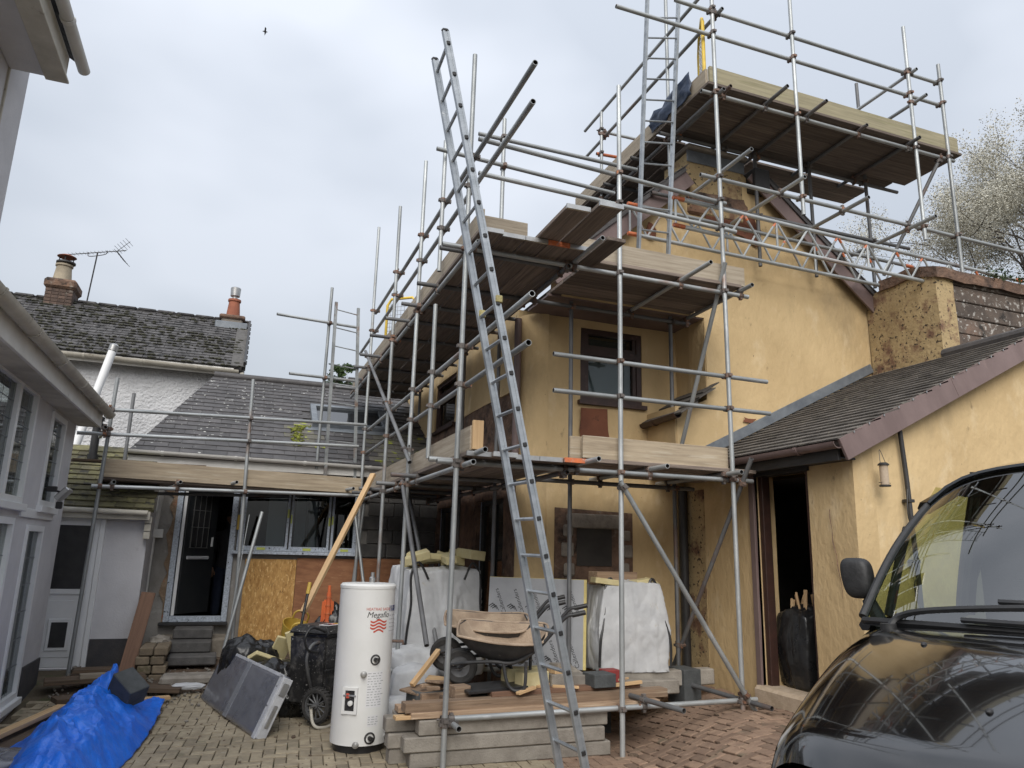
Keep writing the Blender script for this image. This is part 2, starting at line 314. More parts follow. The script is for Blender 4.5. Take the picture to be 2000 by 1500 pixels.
def wall(name, p0, U, L, z0, z1, holes, thick, mat, parent=None, jit=0, cell=.3, nrm=None):
    """vertical wall slab from p0 along U (unit), holes [(u0,u1,z0,z1)], thickness behind the face (-nrm)"""
    U = V(U).normalized(); nrm = V(nrm) if nrm else V((U.y, -U.x, 0)); p0 = V(p0)
    def cuts(lo, hi, hs):
        c = {lo, hi}; [c.update(h) for h in hs]; c = sorted(x for x in c if lo-1e-6 <= x <= hi+1e-6); o_ = []
        for a, b in zip(c, c[1:]):
            n = max(1, round((b-a)/cell)); o_ += [a+(b-a)*k/n for k in range(n)]
        return o_+[c[-1]]
    us = cuts(0, L, [(h[0], h[1]) for h in holes]); zs = cuts(z0, z1, [(h[2], h[3]) for h in holes])
    bm = bmesh.new(); G = {}
    def vt(i, j):
        if (i, j) not in G:
            p = p0+U*us[i]+V((0, 0, zs[j]-p0.z))
            if jit: p += nrm*(mnoise.noise(p*1.1)*jit*1.6+mnoise.noise(p*3.7)*jit*.6)
            G[i, j] = bm.verts.new(p)
        return G[i, j]
    for i in range(len(us)-1):
        for j in range(len(zs)-1):
            cu, cz = (us[i]+us[i+1])/2, (zs[j]+zs[j+1])/2
            if any(h[0] < cu < h[1] and h[2] < cz < h[3] for h in holes): continue
            bm.faces.new((vt(i, j), vt(i+1, j), vt(i+1, j+1), vt(i, j+1)))
    bm.normal_update()
    if bm.faces[:][0].normal.dot(nrm) < 0: bmesh.ops.reverse_faces(bm, faces=bm.faces[:])
    r = bmesh.ops.extrude_face_region(bm, geom=bm.faces[:]); top = {e for e in r['geom'] if isinstance(e, bmesh.types.BMVert)}
    for v in bm.verts:
        if v not in top: v.co -= nrm*thick
    bmesh.ops.recalc_face_normals(bm, faces=bm.faces[:])
    o = link(name, bm, mat, parent); return sharp(o, 30)
def text_mesh(s, size):
    c = bpy.data.curves.new('t', 'FONT'); c.body = s; c.size = size; c.align_x = 'CENTER'; c.align_y = 'CENTER'; c.resolution_u = 3
    o = bpy.data.objects.new('t', c); COL.objects.link(o); dg = bpy.context.evaluated_depsgraph_get(); dg.update()
    me = bpy.data.meshes.new_from_object(o.evaluated_get(dg)); bpy.data.objects.remove(o); return me
# ---------------------------------------------------------------- scaffold tubes
TUBES = []
R_T = .0242
def tube_mesh(L, r=R_T, n=12):
    bm = bmesh.new(); d = min(.12, L*.3); ri = r-.004
    addring(bm, [(ri, d), (ri, 0), (r, 0), (r, L), (ri, L), (ri, L-d)], n)
    a = [bm.verts.new((ri*math.cos(k*math.tau/n)*.99, ri*math.sin(k*math.tau/n)*.99, d)) for k in range(n)]; bm.faces.new(a)
    b = [bm.verts.new((ri*math.cos(k*math.tau/n)*.99, ri*math.sin(k*math.tau/n)*.99, L-d)) for k in range(n)]; bm.faces.new(b[::-1])
    for f in bm.faces:
        c = f.calc_center_median(); rad = math.hypot(c.x, c.y)
        if rad < r-.006 or len(f.verts) > 4 or (rad < r-.001 and (0 < c.z < L and (c.z < d or c.z > L-d)) and abs(f.normal.z) < .5): f.material_index = 1 if rad < r-.003 else 0
    bm.normal_update(); bmesh.ops.recalc_face_normals(bm, faces=bm.faces[:]); return bm
def tube(name, p0, p1, parent, mat='galv', r=R_T):
    p0, p1 = V(p0), V(p1); o = link(name, tube_mesh((p1-p0).length, r), [mat, 'tube_bore'], parent, zframe(p0, p1)); sharp(o, 40)
    TUBES.append((o, p0, p1, name)); return o
def coupler_mesh(mt='coupler'):
    bm = bmesh.new(); addring(bm, [(.024, -.024), (.0325, -.024), (.0325, .024), (.024, .024), (.024, -.024)], 10)
    addbox(bm, (.03, -.016, -.018), (.062, .016, .018)); addbox(bm, (-.048, -.02, -.014), (-.028, .02, .014))
    addring(bm, [(.001, 0), (.006, 0), (.006, .05), (.001, .05)], 6, Matrix.Translation((.045, .012, 0)) @ Matrix.Rotation(math.radians(-90), 4, 'X'))
    addring(bm, [(.001, .03), (.011, .03), (.011, .043), (.001, .043)], 6, Matrix.Translation((.045, .012, 0)) @ Matrix.Rotation(math.radians(-90), 4, 'X'))
    me = bpy.data.meshes.new('coupler'); bm.normal_update(); bm.to_mesh(me); bm.free(); me.materials.append(MATS[mt]); return me
CME = coupler_mesh(); CMG = coupler_mesh('coupler_grey')
def seg_closest(a0, a1, b0, b1):
    u, v_, w_ = a1-a0, b1-b0, a0-b0; a, b, c, d, e = u.dot(u), u.dot(v_), v_.dot(v_), u.dot(w_), v_.dot(w_); D = a*c-b*b
    if D < 1e-6*a*c: return None
    s = max(0, min(1, (b*e-c*d)/D)); t = max(0, min(1, (a*e-b*d)/D)); return a0+u*s, b0+v_*t
def couplers():
    n = 0
    for i, (oa, a0, a1, na) in enumerate(TUBES):
        for (ob, b0, b1, nb) in TUBES[i+1:]:
            q = seg_closest(a0, a1, b0, b1)
            if not q: continue
            d = (q[0]-q[1]).length
            if .02 < d < .085:
                for (o, p, pa, pb, other) in ((oa, q[0], a0, a1, q[1]), (ob, q[1], b0, b1, q[0])):
                    z = (pb-pa).normalized(); x = other-p; x -= z*x.dot(z)
                    if x.length < 1e-4: continue
                    x.normalize(); y = z.cross(x); M = Matrix(((x.x, y.x, z.x, p.x), (x.y, y.y, z.y, p.y), (x.z, y.z, z.z, p.z), (0, 0, 0, 1)))
                    c = bpy.data.objects.new('coupler', CME if random.random() < .4 else CMG); COL.objects.link(c); c.matrix_basis = M; c.parent = o; c.matrix_parent_inverse = WM(o).inverted(); n += 1
    return n
# ================================================================ ground
def build_ground():
    def axis(fine0, fine1, step, far): 
        a = [fine0+step*k for k in range(int((fine1-fine0)/step)+1)]; o_ = []
        d = step
        x = fine0
        lo = []
        while x > -far: d *= 1.6; x -= d; lo.append(x)
        hi = []; d = step; x = a[-1]
        while x < far: d *= 1.6; x += d; hi.append(x)
        return lo[::-1]+a+hi
    xs, ys = axis(-4, 9, .25, 900), axis(-1, 13, .25, 900)
    bm = bmesh.new(); G = [[bm.verts.new((x, y, g(x, y)-.035+(.012*mnoise.noise(V((x*3, y*3, 0))) if y > 9.5 else 0))) for y in ys] for x in xs]
    for i in range(len(xs)-1):
        for j in range(len(ys)-1): bm.faces.new((G[i][j], G[i+1][j], G[i+1][j+1], G[i][j+1]))
    o = link('ground', bm, 'joint_dirt'); tag(o, kind='structure'); sharp(o, 60); return o
GROUND = build_ground()
# pavers: herringbone of 200 x 100 bricks, the 300 largest in view as single pieces, the rest as one
def build_pavers():
    u = .1; L, W, T = .192, .092, .05
    def pm(name, mat):
        bm = boxmesh((-L/2, -W/2, -T), (L/2, W/2, 0), .005); me = bpy.data.meshes.new(name); bm.normal_update(); bm.to_mesh(me); bm.free(); me.materials.append(MATS[mat]); return me
    M1, M2 = pm('paver', 'paver_grey'), pm('paver', 'paver_red')
    cand = []; rot = Matrix.Rotation(math.radians(-5), 4, 'Z')
    for i in range(-40, 80):
        for j in range(-40, 80):
            if (i-j) % 4 == 0: c, a = V(((i+1)*u, (j+.5)*u, 0)), 0
            elif (i-j) % 4 == 3: c, a = V(((i+.5)*u, (j+1)*u, 0)), math.pi/2
            else: continue
            p = rot @ c + V((1.2, 6.6, 0))
            if not (-1.85 < p.x < 5.25 and 3.6 < p.y < 9.75+.25*mnoise.noise(V((p.x*1.5, 3, 0)))): continue
            if p.y > 8.2 and p.x > 2.9: continue
            x, y, d = px((p.x, p.y, g(p.x, p.y)))
            vis = -20 < x < 2020 and y < 1510 and not (820 < x < 1190 and y > 1330) and not (x < 300 and y > 1370)
            cand.append((0 if vis else 1, d, p, a))
    cand.sort(key=lambda c: (c[0], c[1])); rest = {0: bmesh.new(), 1: bmesh.new()}
    for k, (v_, d, p, a) in enumerate(cand):
        e = .05; gx = (g(p.x+e, p.y)-g(p.x-e, p.y))/(2*e); gy = (g(p.x, p.y+e)-g(p.x, p.y-e))/(2*e); n = V((-gx, -gy, 1)).normalized()
        red = p.x-.35*p.y > .35+.5*mnoise.noise(V((p.x*2, p.y*2, 1)))
        q = V((0, 0, 1)).rotation_difference(n).to_matrix().to_4x4()
        tilt = Matrix.Rotation(random.gauss(0, .012), 4, 'X') @ Matrix.Rotation(random.gauss(0, .012), 4, 'Y')
        M = Matrix.Translation((p.x, p.y, g(p.x, p.y)+random.gauss(0, .0025))) @ q @ rot @ Matrix.Rotation(a+random.gauss(0, .012), 4, 'Z') @ tilt
        if k < 300 and v_ == 0:
            o = bpy.data.objects.new('paver', M2 if red else M1); COL.objects.link(o); o.matrix_basis = M; o.parent = GROUND
        else: addbox(rest[int(red)], (-L/2, -W/2, -T), (L/2, W/2, 0), M)
    for kk, m in ((0, 'paver_grey'), (1, 'paver_red')): tag(link('pavers', rest[kk], m, GROUND), kind='stuff')
build_pavers()
# loose earth and rubble in front of the doorstep
def build_rubble():
    bm = bmesh.new(); nx, ny = 60, 34; G = []
    for i in range(nx):
        r = []
        for j in range(ny):
            x, y = -1.75+i*3.6/(nx-1), 9.55+j*2.3/(ny-1); e = min(i, nx-1-i, j*2, 8)/8; p = V((x, y, 0))
            z = g(x, y)-.04+e*(.035+.05*max(0, mnoise.noise(p*1.4))+.02*mnoise.noise(p*9))
            r.append(bm.verts.new((x, y, z)))
        G.append(r)
    for i in range(nx-1):
        for j in range(ny-1): bm.faces.new((G[i][j], G[i+1][j], G[i+1][j+1], G[i][j+1]))
    o = sharp(link('earth', bm, 'rubble_dirt'), 60); tag(o, kind='structure')
    bm = bmesh.new()
    for k in range(900):
        x, y = random.uniform(-1.7, 1.8), random.gauss(10.1, .5)
        if y < 9.2 and random.random() < .8: continue
        s = random.uniform(.006, .022)*(2 if random.random() < .06 else 1); z = g(x, y)+.01+.05*max(0, mnoise.noise(V((x, y, 0))*1.4))*(y > 9.6)
        M = Matrix.Translation((x, y, z)) @ Matrix.Rotation(random.random()*6, 4, 'Z') @ Matrix.Rotation(random.random()*6, 4, 'X') @ Matrix.Diagonal((s, s*random.uniform(.6, 1.2), s*.7, 1))
        bmesh.ops.create_icosphere(bm, subdivisions=1, radius=1, matrix=M)
    tag(link('gravel', bm, 'concrete', o), kind='stuff')
build_rubble()
# ================================================================ slate / tile roofs
def tiled(parent, name, p0, E, S, inside, emax, smax, ew, ex, mat, th=.008, lap=1.7, limit=300, stuff=False, jitter=.004, under=None, matf=None, gap=.004, off=.5, e0=0, clip=None):
    E, S = V(E).normalized(), V(S).normalized(); Nn = E.cross(S); p0 = V(p0)
    if Nn.z < 0: Nn = -Nn
    ln = ex*lap; tilt = math.atan2(th*1.3, ex); mes = {}
    R = Matrix(((E.x, S.x, Nn.x, 0), (E.y, S.y, Nn.y, 0), (E.z, S.z, Nn.z, 0), (0, 0, 0, 1)))
    rest = {}; n = 0
    for j in range(int(smax/ex)+1):
        i = -1
        while i*ew < emax-e0+ew:
            e = e0+i*ew+(off*ew if j % 2 else 0)+ew/2; s = j*ex; i += 1
            if not inside(e, s+ex*.5): continue
            own = None
            m = matf(e, s) if matf else mat
            M = Matrix.Translation(p0+E*e+S*(s+random.gauss(0, jitter))+Nn*.012) @ R @ Matrix.Rotation(random.gauss(0, .006), 4, 'Z') @ Matrix.Rotation(-tilt+random.gauss(0, .004), 4, 'X')
            a, b = (-ew/2+gap/2, 0, 0), (ew/2-gap/2, ln, th)
            if clip and min((M @ V(q)-clip[0]).dot(clip[1]) for q in (a, b, (a[0], b[1], 0), (b[0], a[1], 0))) < 0:
                own = bmesh.new(); addbox(own, a, b); Mi = M.inverted(); bmesh.ops.bisect_plane(own, geom=own.verts[:]+own.edges[:]+own.faces[:], plane_co=Mi @ clip[0], plane_no=Mi.to_3x3() @ clip[1], clear_inner=True)
                if len(own.faces) < 2: own.free(); continue
                bmesh.ops.holes_fill(own, edges=own.edges[:]); link(name, own, m, parent, M); n += 1; continue
            if not stuff and n < limit:
                if m not in mes:
                    bm = bmesh.new(); addbox(bm, a, b); me = bpy.data.meshes.new(name); bm.normal_update(); bm.to_mesh(me); bm.free(); me.materials.append(MATS[m]); mes[m] = me
                o = bpy.data.objects.new(name, mes[m]); COL.objects.link(o); o.matrix_basis = M; o.parent = parent; o.matrix_parent_inverse = WM(parent).inverted(); n += 1
            else:
                if m not in rest: rest[m] = bmesh.new()
                addbox(rest[m], a, b, M)
    for m, bm in rest.items(): tag(link(name+'s', bm, m, parent), kind='stuff')
def gutter(name, p0, p1, r, mat, parent, up=(0, 0, 1)):
    """half-round open gutter"""
    M = frame(p0, p1, up); L = (V(p1)-V(p0)).length; bm = bmesh.new(); n = 9; rows = []
    for x in (-L/2, L/2):
        for rr in (r, r-.006): rows.append([bm.verts.new((x, rr*math.cos(math.pi+k*math.pi/(n-1)), rr*math.sin(math.pi+k*math.pi/(n-1)))) for k in range(n)])
    o0, i0, o1, i1 = rows
    for k in range(n-1):
        bm.faces.new((o0[k], o0[k+1], o1[k+1], o1[k])); bm.faces.new((i0[k+1], i0[k], i1[k], i1[k+1]))
        bm.faces.new((o0[k+1], o0[k], i0[k], i0[k+1])); bm.faces.new((o1[k], o1[k+1], i1[k+1], i1[k]))
    for k in (0, n-1): bm.faces.new((o0[k], o1[k], i1[k], i0[k]))
    bm.faces.new(o0[::-1]) if False else None
    bmesh.ops.recalc_face_normals(bm, faces=bm.faces[:]); o = sharp(link(name, bm, mat, parent, M), 50)
    k = 0
    while (k+.5)*1.0 < L:
        bb = bmesh.new(); addring(bb, [(r+.001, -.02), (r+.007, -.02), (r+.007, .02), (r+.001, .02)], 14, Matrix.Translation((-L/2+(k+.5)*1.0, 0, -.002)) @ Matrix.Rotation(math.pi/2, 4, 'Y')); k += 1
        for v in bb.verts:
            if v.co.z > .004: v.co.z = .004
        link('gutter_bracket', bb, mat, o, M)
    return o
# ================================================================ yellow house
HX, HY, GX1, GX2, GY = 3.14, 8.0, 4.79, 5.24, 7.35
YH = thing('yellow_house', (HX+1, HY+1, .2), 'ochre rendered cottage with tall gable, brown bargeboards and weathered chimney', 'house')
# front wall under the overhanging gable, with window opening and fireplace-like recess
wall('wall', (HX+.28, HY, -.3), (1, 0, 0), 5.32-HX-.28, -.3, 4.64, [(3.86-HX-.28, 4.73-HX-.28, 3.60, 4.54), (3.80-HX-.28, 4.26-HX-.28, 1.62, 2.05)], .42, 'yellow_render', YH, jit=.02, nrm=(0, -1, 0))
# rounded corner
bm = bmesh.new(); zs = [-.3+k*4.95/18 for k in range(19)]; G = []
for z in zs:
    G.append([bm.verts.new((HX+.28-(.28+.02*mnoise.noise(V((0, 0, z))))*math.cos(a), HY+.28-(.28+.03*mnoise.noise(V((1, a, z*1.3))))*math.sin(a), z)) for a in [k*math.pi/2/8 for k in range(9)]])
for i in range(18):
    for k in range(8): bm.faces.new((G[i][k], G[i][k+1], G[i+1][k+1], G[i+1][k]))
sharp(link('corner_wall', bm, 'yellow_render', YH), 60)
# side wall: stone below, render above
SH = [(.45, 1.5, .45, 2.42), (2.4, 3.6, 1.0, 2.42)]
wall('stone_wall', (HX, 8.28, -.3), (0, 1, 0), 6.9, -.3, 3.74, [(h[0], h[1], h[2], h[3]) for h in SH], .40, 'dark_stone', YH, jit=.025, cell=.22, nrm=(-1, 0, 0))
wall('wall', (HX-.02, 8.28, 3.73), (0, 1, 0), 6.9, 3.73, 4.75, [(2.75, 4.0, 3.73, 4.56)], .38, 'yellow_render', YH, jit=.012, nrm=(-1, 0, 0))
# ground-floor dark door and window frames in the side wall
for (y0, y1, z0, z1) in [(8.28+h[0], 8.28+h[1], h[2], h[3]) for h in SH]:
    f = bmesh.new(); X = HX+.06
    for a, b in (((X, y0, z0), (X+.07, y0+.06, z1)), ((X, y1-.06, z0), (X+.07, y1, z1)), ((X, y0+.06, z1-.06), (X+.07, y1-.06, z1)), ((X, y0+.06, z0), (X+.07, y1-.06, z0+.06)), ((X, (y0+y1)/2-.04, z0+.06), (X+.07, (y0+y1)/2+.04, z1-.06))): addbox(f, a, b)
    fr = link('window', f, 'door_dark', YH)
    e = bmesh.new(); addbox(e, (X-.004, y0, z0), (X+.001, y0+.03, z1)); addbox(e, (X-.004, y1-.03, z0), (X+.001, y1, z1)); addbox(e, (X-.004, (y0+y1)/2-.02, z0), (X+.001, (y0+y1)/2+.01, z1)); link('protective_film', e, 'frame_film', fr)
    for a, b in ((y0+.06, (y0+y1)/2-.04), ((y0+y1)/2+.04, y1-.06)): box('pane', (X+.03, a, z0+.06), (X+.038, b, z1-.06), 'pane', fr, 0)
def casement(parent, o, U, Nn, w, h, fm, pale_backing=None, top=.32):
    """window: frame with a top light over a lower light; o = lower-left corner on the wall face"""
    o, U, Nn = V(o), V(U), V(Nn)
    def fb(bm, u0_, u1_, z0, z1, d0, d1):
        vs = [bm.verts.new(o+U*u+V((0, 0, z))+Nn*d) for u, z, d in ((u0_, z0, d0), (u1_, z0, d0), (u1_, z0, d1), (u0_, z0, d1), (u0_, z1, d0), (u1_, z1, d0), (u1_, z1, d1), (u0_, z1, d1))]
        for f in BOXF: bm.faces.new([vs[i] for i in f])
    bm = bmesh.new(); t = .07
    for q in ((0, t, 0, h), (w-t, w, 0, h), (t, w-t, h-t, h), (t, w-t, 0, t), (t, w-t, h*(1-top)-.04, h*(1-top)+.04)): fb(bm, *q, -.12, -.02)
    for q in ((t+.002, t+.05, t, h*(1-top)-.04), (w-t-.05, w-t-.002, t, h*(1-top)-.04), (t+.002, t+.05, h*(1-top)+.04, h-t), (w-t-.05, w-t-.002, h*(1-top)+.04, h-t), (t+.05, w-t-.05, h*(1-top)+.042, h*(1-top)+.09), (t+.05, w-t-.05, h*(1-top)-.09, h*(1-top)-.042)): fb(bm, *q, -.10, -.035)
    bmesh.ops.recalc_face_normals(bm, faces=bm.faces[:])
    wn = link('window', bm, fm, parent)
    for z0, z1 in ((t, h*(1-top)-.06), (h*(1-top)+.06, h-t)):
        bm = bmesh.new(); fb(bm, t, w-t, z0, z1, -.075, -.07); bmesh.ops.recalc_face_normals(bm, faces=bm.faces[:]); link('pane', bm, 'pane', wn)
    bm = bmesh.new(); fb(bm, -.04, w+.04, -.05, 0, -.10, .05); bmesh.ops.recalc_face_normals(bm, faces=bm.faces[:]); link('sill', bm, fm, wn)
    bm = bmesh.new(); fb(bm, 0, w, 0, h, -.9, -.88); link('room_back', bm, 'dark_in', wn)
    if pale_backing:
        bm = bmesh.new(); fb(bm, *pale_backing, -.17, -.16); bmesh.ops.recalc_face_normals(bm, faces=bm.faces[:]); link('pale_panel', bm, 'pale_backing', wn)  # optional pale panel set behind the glass
    return wn
casement(YH, (3.86, HY, 3.60), (1, 0, 0), (0, -1, 0), .87, .94, 'brown_frame', (.10, .80, .05, .64))
casement(YH, (HX-.02, 12.28, 3.73), (0, -1, 0), (-1, 0, 0), 1.25, .83, 'brown_frame')
# fireplace-like opening with stone surround
rs = poly_slab('stone_patch', [(3.52, HY-.022, 1.25), (3.52, HY-.022, 2.28), (4.55, HY-.022, 2.25), (4.55, HY-.022, 1.2)], .01, (0, -1, 0), 'dark_stone', YH, cut=.12, jit=.006)
for v in rs.data.vertices: pass
box('recess_shade', (3.80, HY-.034, 1.62), (4.26, HY-.030, 2.05), 'dark_in', YH, 0)  # flat dark sheet, colour stands in for the shade inside the opening
box('lintel', (3.70, HY-.075, 2.05), (4.36, HY-.026, 2.22), 'grey_stone', YH, .012)
for (x, z, w_, h_) in ((3.62, 1.95, .13, .14), (3.60, 1.72, .16, .16), (3.63, 1.50, .14, .15), (4.38, 1.92, .13, .12), (4.40, 1.72, .14, .15), (4.37, 1.52, .12, .14), (3.66, 2.12, .1, .1)):
    box('stone', (x, HY-.05-random.random()*.015, z), (x+w_, HY-.026, z+h_), 'grey_stone', YH, .02)
# first-floor return, ledge roof, gable
wall('wall', (GX1, HY, 2.72), (0, -1, 0), HY-GY, 2.72, 3.5, [], .35, 'yellow_render', YH, jit=.01, nrm=(-1, 0, 0))
wall('wall', (GX2, HY, 3.4), (0, -1, 0), HY-GY, 3.4, 4.66, [], .30, 'yellow_render', YH, jit=.012, nrm=(-1, 0, 0))
AP, EL, ER = V((5.62, GY, 7.02)), V((3.30, GY, 4.99)), V((8.0, GY, 5.12))
poly_slab('gable_wall', [(GX1+.01, GY, 2.66), (8.0, GY, 2.66), ER, AP, EL, (3.30, GY, 4.66), (GX2, GY, 4.66), (GX2, GY, 3.62), (GX1+.01, GY, 3.42)], .34, (0, -1, 0), 'yellow_render', YH, cut=.28, jit=.016)
box('soffit', (HX, GY+.02, 4.645), (GX2-.01, HY+.02, 4.675), 'purple_brown', YH)
# brown patches where render has come off
def patch(name, pts, mat, parent, Y, n=3):
    P_ = []
    for a, b in zip(pts, pts[1:]+pts[:1]):
        for k in range(n):
            t = k/n; q = V(a).lerp(V(b), t); P_.append((q.x+random.uniform(-1, 1)*2, q.y+random.uniform(-1, 1)*2))
    poly_slab(name, [at(x, y, 'Y', Y) for x, y, *_ in P_], .004, (0, -1, 0), mat, parent)
patch('bare_patch', [(1133, 795, 0), (1188, 800, 0), (1190, 862, 0), (1133, 858, 0)], 'brown_render', YH, HY-.034)
patch('bare_patch', [(1372, 402, 0), (1420, 412, 0), (1470, 425, 0), (1488, 455, 0), (1480, 485, 0), (1455, 462, 0), (1430, 452, 0), (1405, 438, 0), (1378, 428, 0)], 'brown_render', YH, GY-.028)
patch('bare_patch', [(1455, 815, 0), (1478, 818, 0), (1470, 827, 0), (1452, 825, 0)], 'brown_render', YH, GY-.028)
patch('bare_patch', [(1268, 432, 0), (1282, 448, 0), (1278, 470, 0), (1262, 462, 0)], 'brown_render', YH, GY-.028)
# ledge roof with its broken gutter
lr = link('ledge_roof', boxmesh((-.34, -.36, -.02), (.34, .36, .02), .004), 'garage_tile', YH, Matrix.Translation((5.0, 7.66, 3.55)) @ Matrix.Rotation(math.radians(-38), 4, 'Y'))
tiled(lr, 'tile', (4.72, 7.30, 3.36), (0, 1, 0), (math.cos(.66), 0, math.sin(.66)), lambda e, s: True, .62, .5, .2, .16, 'garage_tile', .014)
gutter('gutter', (4.72, 7.2, 3.38), (4.72, 7.98, 3.36), .055, 'brown_frame', YH)
# roof slopes, bargeboards
for sgn, E_ in ((-1, EL), (1, ER)):
    d = (AP-E_).normalized(); n_ = V((d.z, 0, -d.x))*(1 if d.x < 0 else -1)
    if n_.z < 0: n_ = -n_
    p, q = E_-d*.25, AP
    xq = 5.0 if sgn < 0 else 5.98; qc = E_+d*((xq-E_.x)/d.x)
    poly_slab('roof', [p+n_*.13+V((0, .62, 0)), q+n_*.13+V((0, .62, 0)), q+n_*.13+V((0, 7.5, 0)), p+n_*.13+V((0, 7.5, 0))], .05, n_, 'slate', YH)
    poly_slab('roof', [p+n_*.13+V((0, -.16, 0)), qc+n_*.13+V((0, -.16, 0)), qc+n_*.13+V((0, .62, 0)), p+n_*.13+V((0, .62, 0))], .05, n_, 'slate', YH)
    bar('bargeboard', p+V((0, -.12, 0)), qc+V((0, -.12, 0)), .03, .22, 'purple_brown', YH, up=n_)
    tiled(YH, 'verge_slate', p+n_*.135+V((0, -.17, 0)), (0, 1, 0), d, lambda e, s: 0 < e < .4, .4, (qc-p).length-.2, .25, .22, 'slate', .008, off=0)
# chimney
CH = link('chimney', None or boxmesh((-.43, -.29, -.52), (.43, .29, .36), .03), 'yellow_flaky', YH, Matrix.Translation((5.47, 7.60, 6.55)))
box('cap', (5.0, 7.22, 6.91), (5.94, 7.9, 6.97), 'grey_stone', CH, .02); box('lead_apron', (5.02, 7.29, 6.74), (5.92, 7.305, 6.909), 'lead', CH, .01)
patch('soot_band', [(1352, 372, 0), (1400, 380, 0), (1452, 392, 0), (1462, 412, 0), (1420, 410, 0), (1380, 402, 0), (1350, 396, 0)], 'dark_stone', CH, 7.296)
box('valley_box', (5.98, 7.16, 6.50), (6.22, 7.5, 6.80), 'black_metal', YH, .01)
# brown downpipe at the corner
pipe('downpipe', [(3.09, 8.2, 4.6), (3.09, 8.2, 2.66)], .045, 'purple_brown', YH, 10)
pipe('downpipe', [(5.22, 7.90, 2.6), (5.22, 7.90, .25)], .055, 'black_metal', YH, 10)
# ================================================================ garage
XG = 5.3; GA = thing('garage', (XG+1, 6.3, .3), 'ochre rendered garage with grey tiled lean roof and purple-brown verge board', 'garage')
wall('wall', (XG, HY-.01, .1), (0, -1, 0), HY-.01-5.24, .1, 2.80, [(HY-.01-6.62, HY-.01-5.83, .48, 2.64)], .25, 'yellow_render', GA, jit=.012, nrm=(-1, 0, 0))
wall('flaking_wall', (XG-.012, HY-.03, .4), (0, -1, 0), .42, .4, 2.55, [], .008, 'yellow_flaky', GA, jit=.006, nrm=(-1, 0, 0))
S_ = .49; RZ = lambda x: 2.83+S_*(x-5.08)
RX = 7.86
poly_slab('gable_wall', [(XG+.01, 5.25, .1), (10.4, 5.25, .1), (10.4, 5.25, RZ(2*RX-10.4)-.12), (RX, 5.25, RZ(RX)-.12), (XG+.01, 5.25, RZ(XG)-.12)], .25, (0, -1, 0), 'yellow_render', GA, cut=.4, jit=.012)
sl = V((1, 0, S_)).normalized(); nn = V((-S_, 0, 1)).normalized()
poly_slab('roof', [(5.06, 5.14, RZ(5.06)), (RX, 5.14, RZ(RX)), (RX, 7.36, RZ(RX)), (5.06, 7.36, RZ(5.06))], .05, nn, 'garage_tile', GA)
poly_slab('roof', [(RX, 5.14, RZ(RX)), (10.6, 5.14, RZ(2*RX-10.6)), (10.6, 6.2, RZ(2*RX-10.6)), (RX, 6.2, RZ(RX))], .05, (S_, 0, 1), 'garage_tile', GA)
tiled(GA, 'tile', V((5.03, 5.10, RZ(5.03)))+nn*.004, (0, 1, 0), sl, lambda e, s: True, 2.02, (RX-5.03)*1.113-.1, .168, .128, 'garage_tile', .013, 1.5, 320, off=.5, jitter=.002, clip=(V((0, 5.10, 0)), V((0, 1, 0))))
bm = bmesh.new(); pipe_bm(bm, [(RX+.02, 5.08, RZ(RX)+.03), (RX+.02, 6.22, RZ(RX)+.03)], .07, 10); link('ridge_tile', bm, 'slate', GA)
for k, (a, b) in enumerate(((5.08, 6.55), (6.552, RX+.05))): bar('bargeboard', (a, 5.115, RZ(a)-.10), (b, 5.115, RZ(b)-.10), .03, .21, 'purple_brown', GA, up=nn)
for k in range(14):
    x = 5.2+k*.19; box('verge_clip', (x, 5.09, RZ(x)+.003), (x+.013, 5.10, RZ(x)+.022), 'steel', GA, 0)
bar('fascia', (5.12, 5.2, 2.73), (5.12, 7.95, 2.73), .03, .17, 'black_metal', GA)
box('soffit', (5.135, 5.2, 2.66), (5.31, 7.95, 2.68), 'black_metal', GA)
gutter('gutter', (5.04, 5.12, 2.80), (5.04, 7.9, 2.79), .06, 'purple_brown', GA)
bar('lead_flashing', (4.95, 7.33, RZ(4.95)+.10), (7.89, 7.33, RZ(7.89)+.10), .02, .12, 'lead', GA, up=nn)
pk = [at(x, y, 'X', XG-.016) for x, y in ((1620, 995), (1621, 1012), (1625, 1035), (1627, 1060), (1634, 1085), (1637, 1110), (1644, 1140), (1646, 1170))]; bm = bmesh.new(); pipe_bm(bm, pk, [.004, .006, .003, .007, .004, .006, .003, .002], 4); link('crack', bm, 'dark_stone', GA)
# door frame and threshold
for y in (6.585, 5.865): box('door_frame', (XG+.04, y-.035, .48), (XG+.14, y+.035, 2.64), 'brown_frame', GA)
box('door_frame', (XG-.03, 6.62, .45), (XG+.03, 6.70, 2.66), 'purple_brown', GA)
box('door_head', (XG-.02, 5.80, 2.62), (XG+.12, 6.66, 2.70), 'black_metal', GA)
box('threshold', (XG-.10, 5.75, .2), (XG+.2, 6.68, .485), 'sand', GA, .03)
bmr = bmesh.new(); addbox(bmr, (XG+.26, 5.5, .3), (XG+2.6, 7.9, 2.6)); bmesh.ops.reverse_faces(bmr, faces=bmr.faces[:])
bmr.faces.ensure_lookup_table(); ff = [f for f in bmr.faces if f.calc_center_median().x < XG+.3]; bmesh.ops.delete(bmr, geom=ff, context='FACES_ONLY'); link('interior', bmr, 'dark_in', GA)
CB = thing('drain_cable', (5.86, 5.2, 1.4), 'black pipe and cable running down the garage gable past the bird feeder', 'pipe')
pipe('pipe', arc([(5.87, 5.19, 2.98), (5.90, 5.19, 2.5), (5.90, 5.18, 2.1), (5.93, 5.19, 1.6), (5.93, 5.19, .9), (5.94, 5.19, .35)]), .022, 'black_metal', CB)
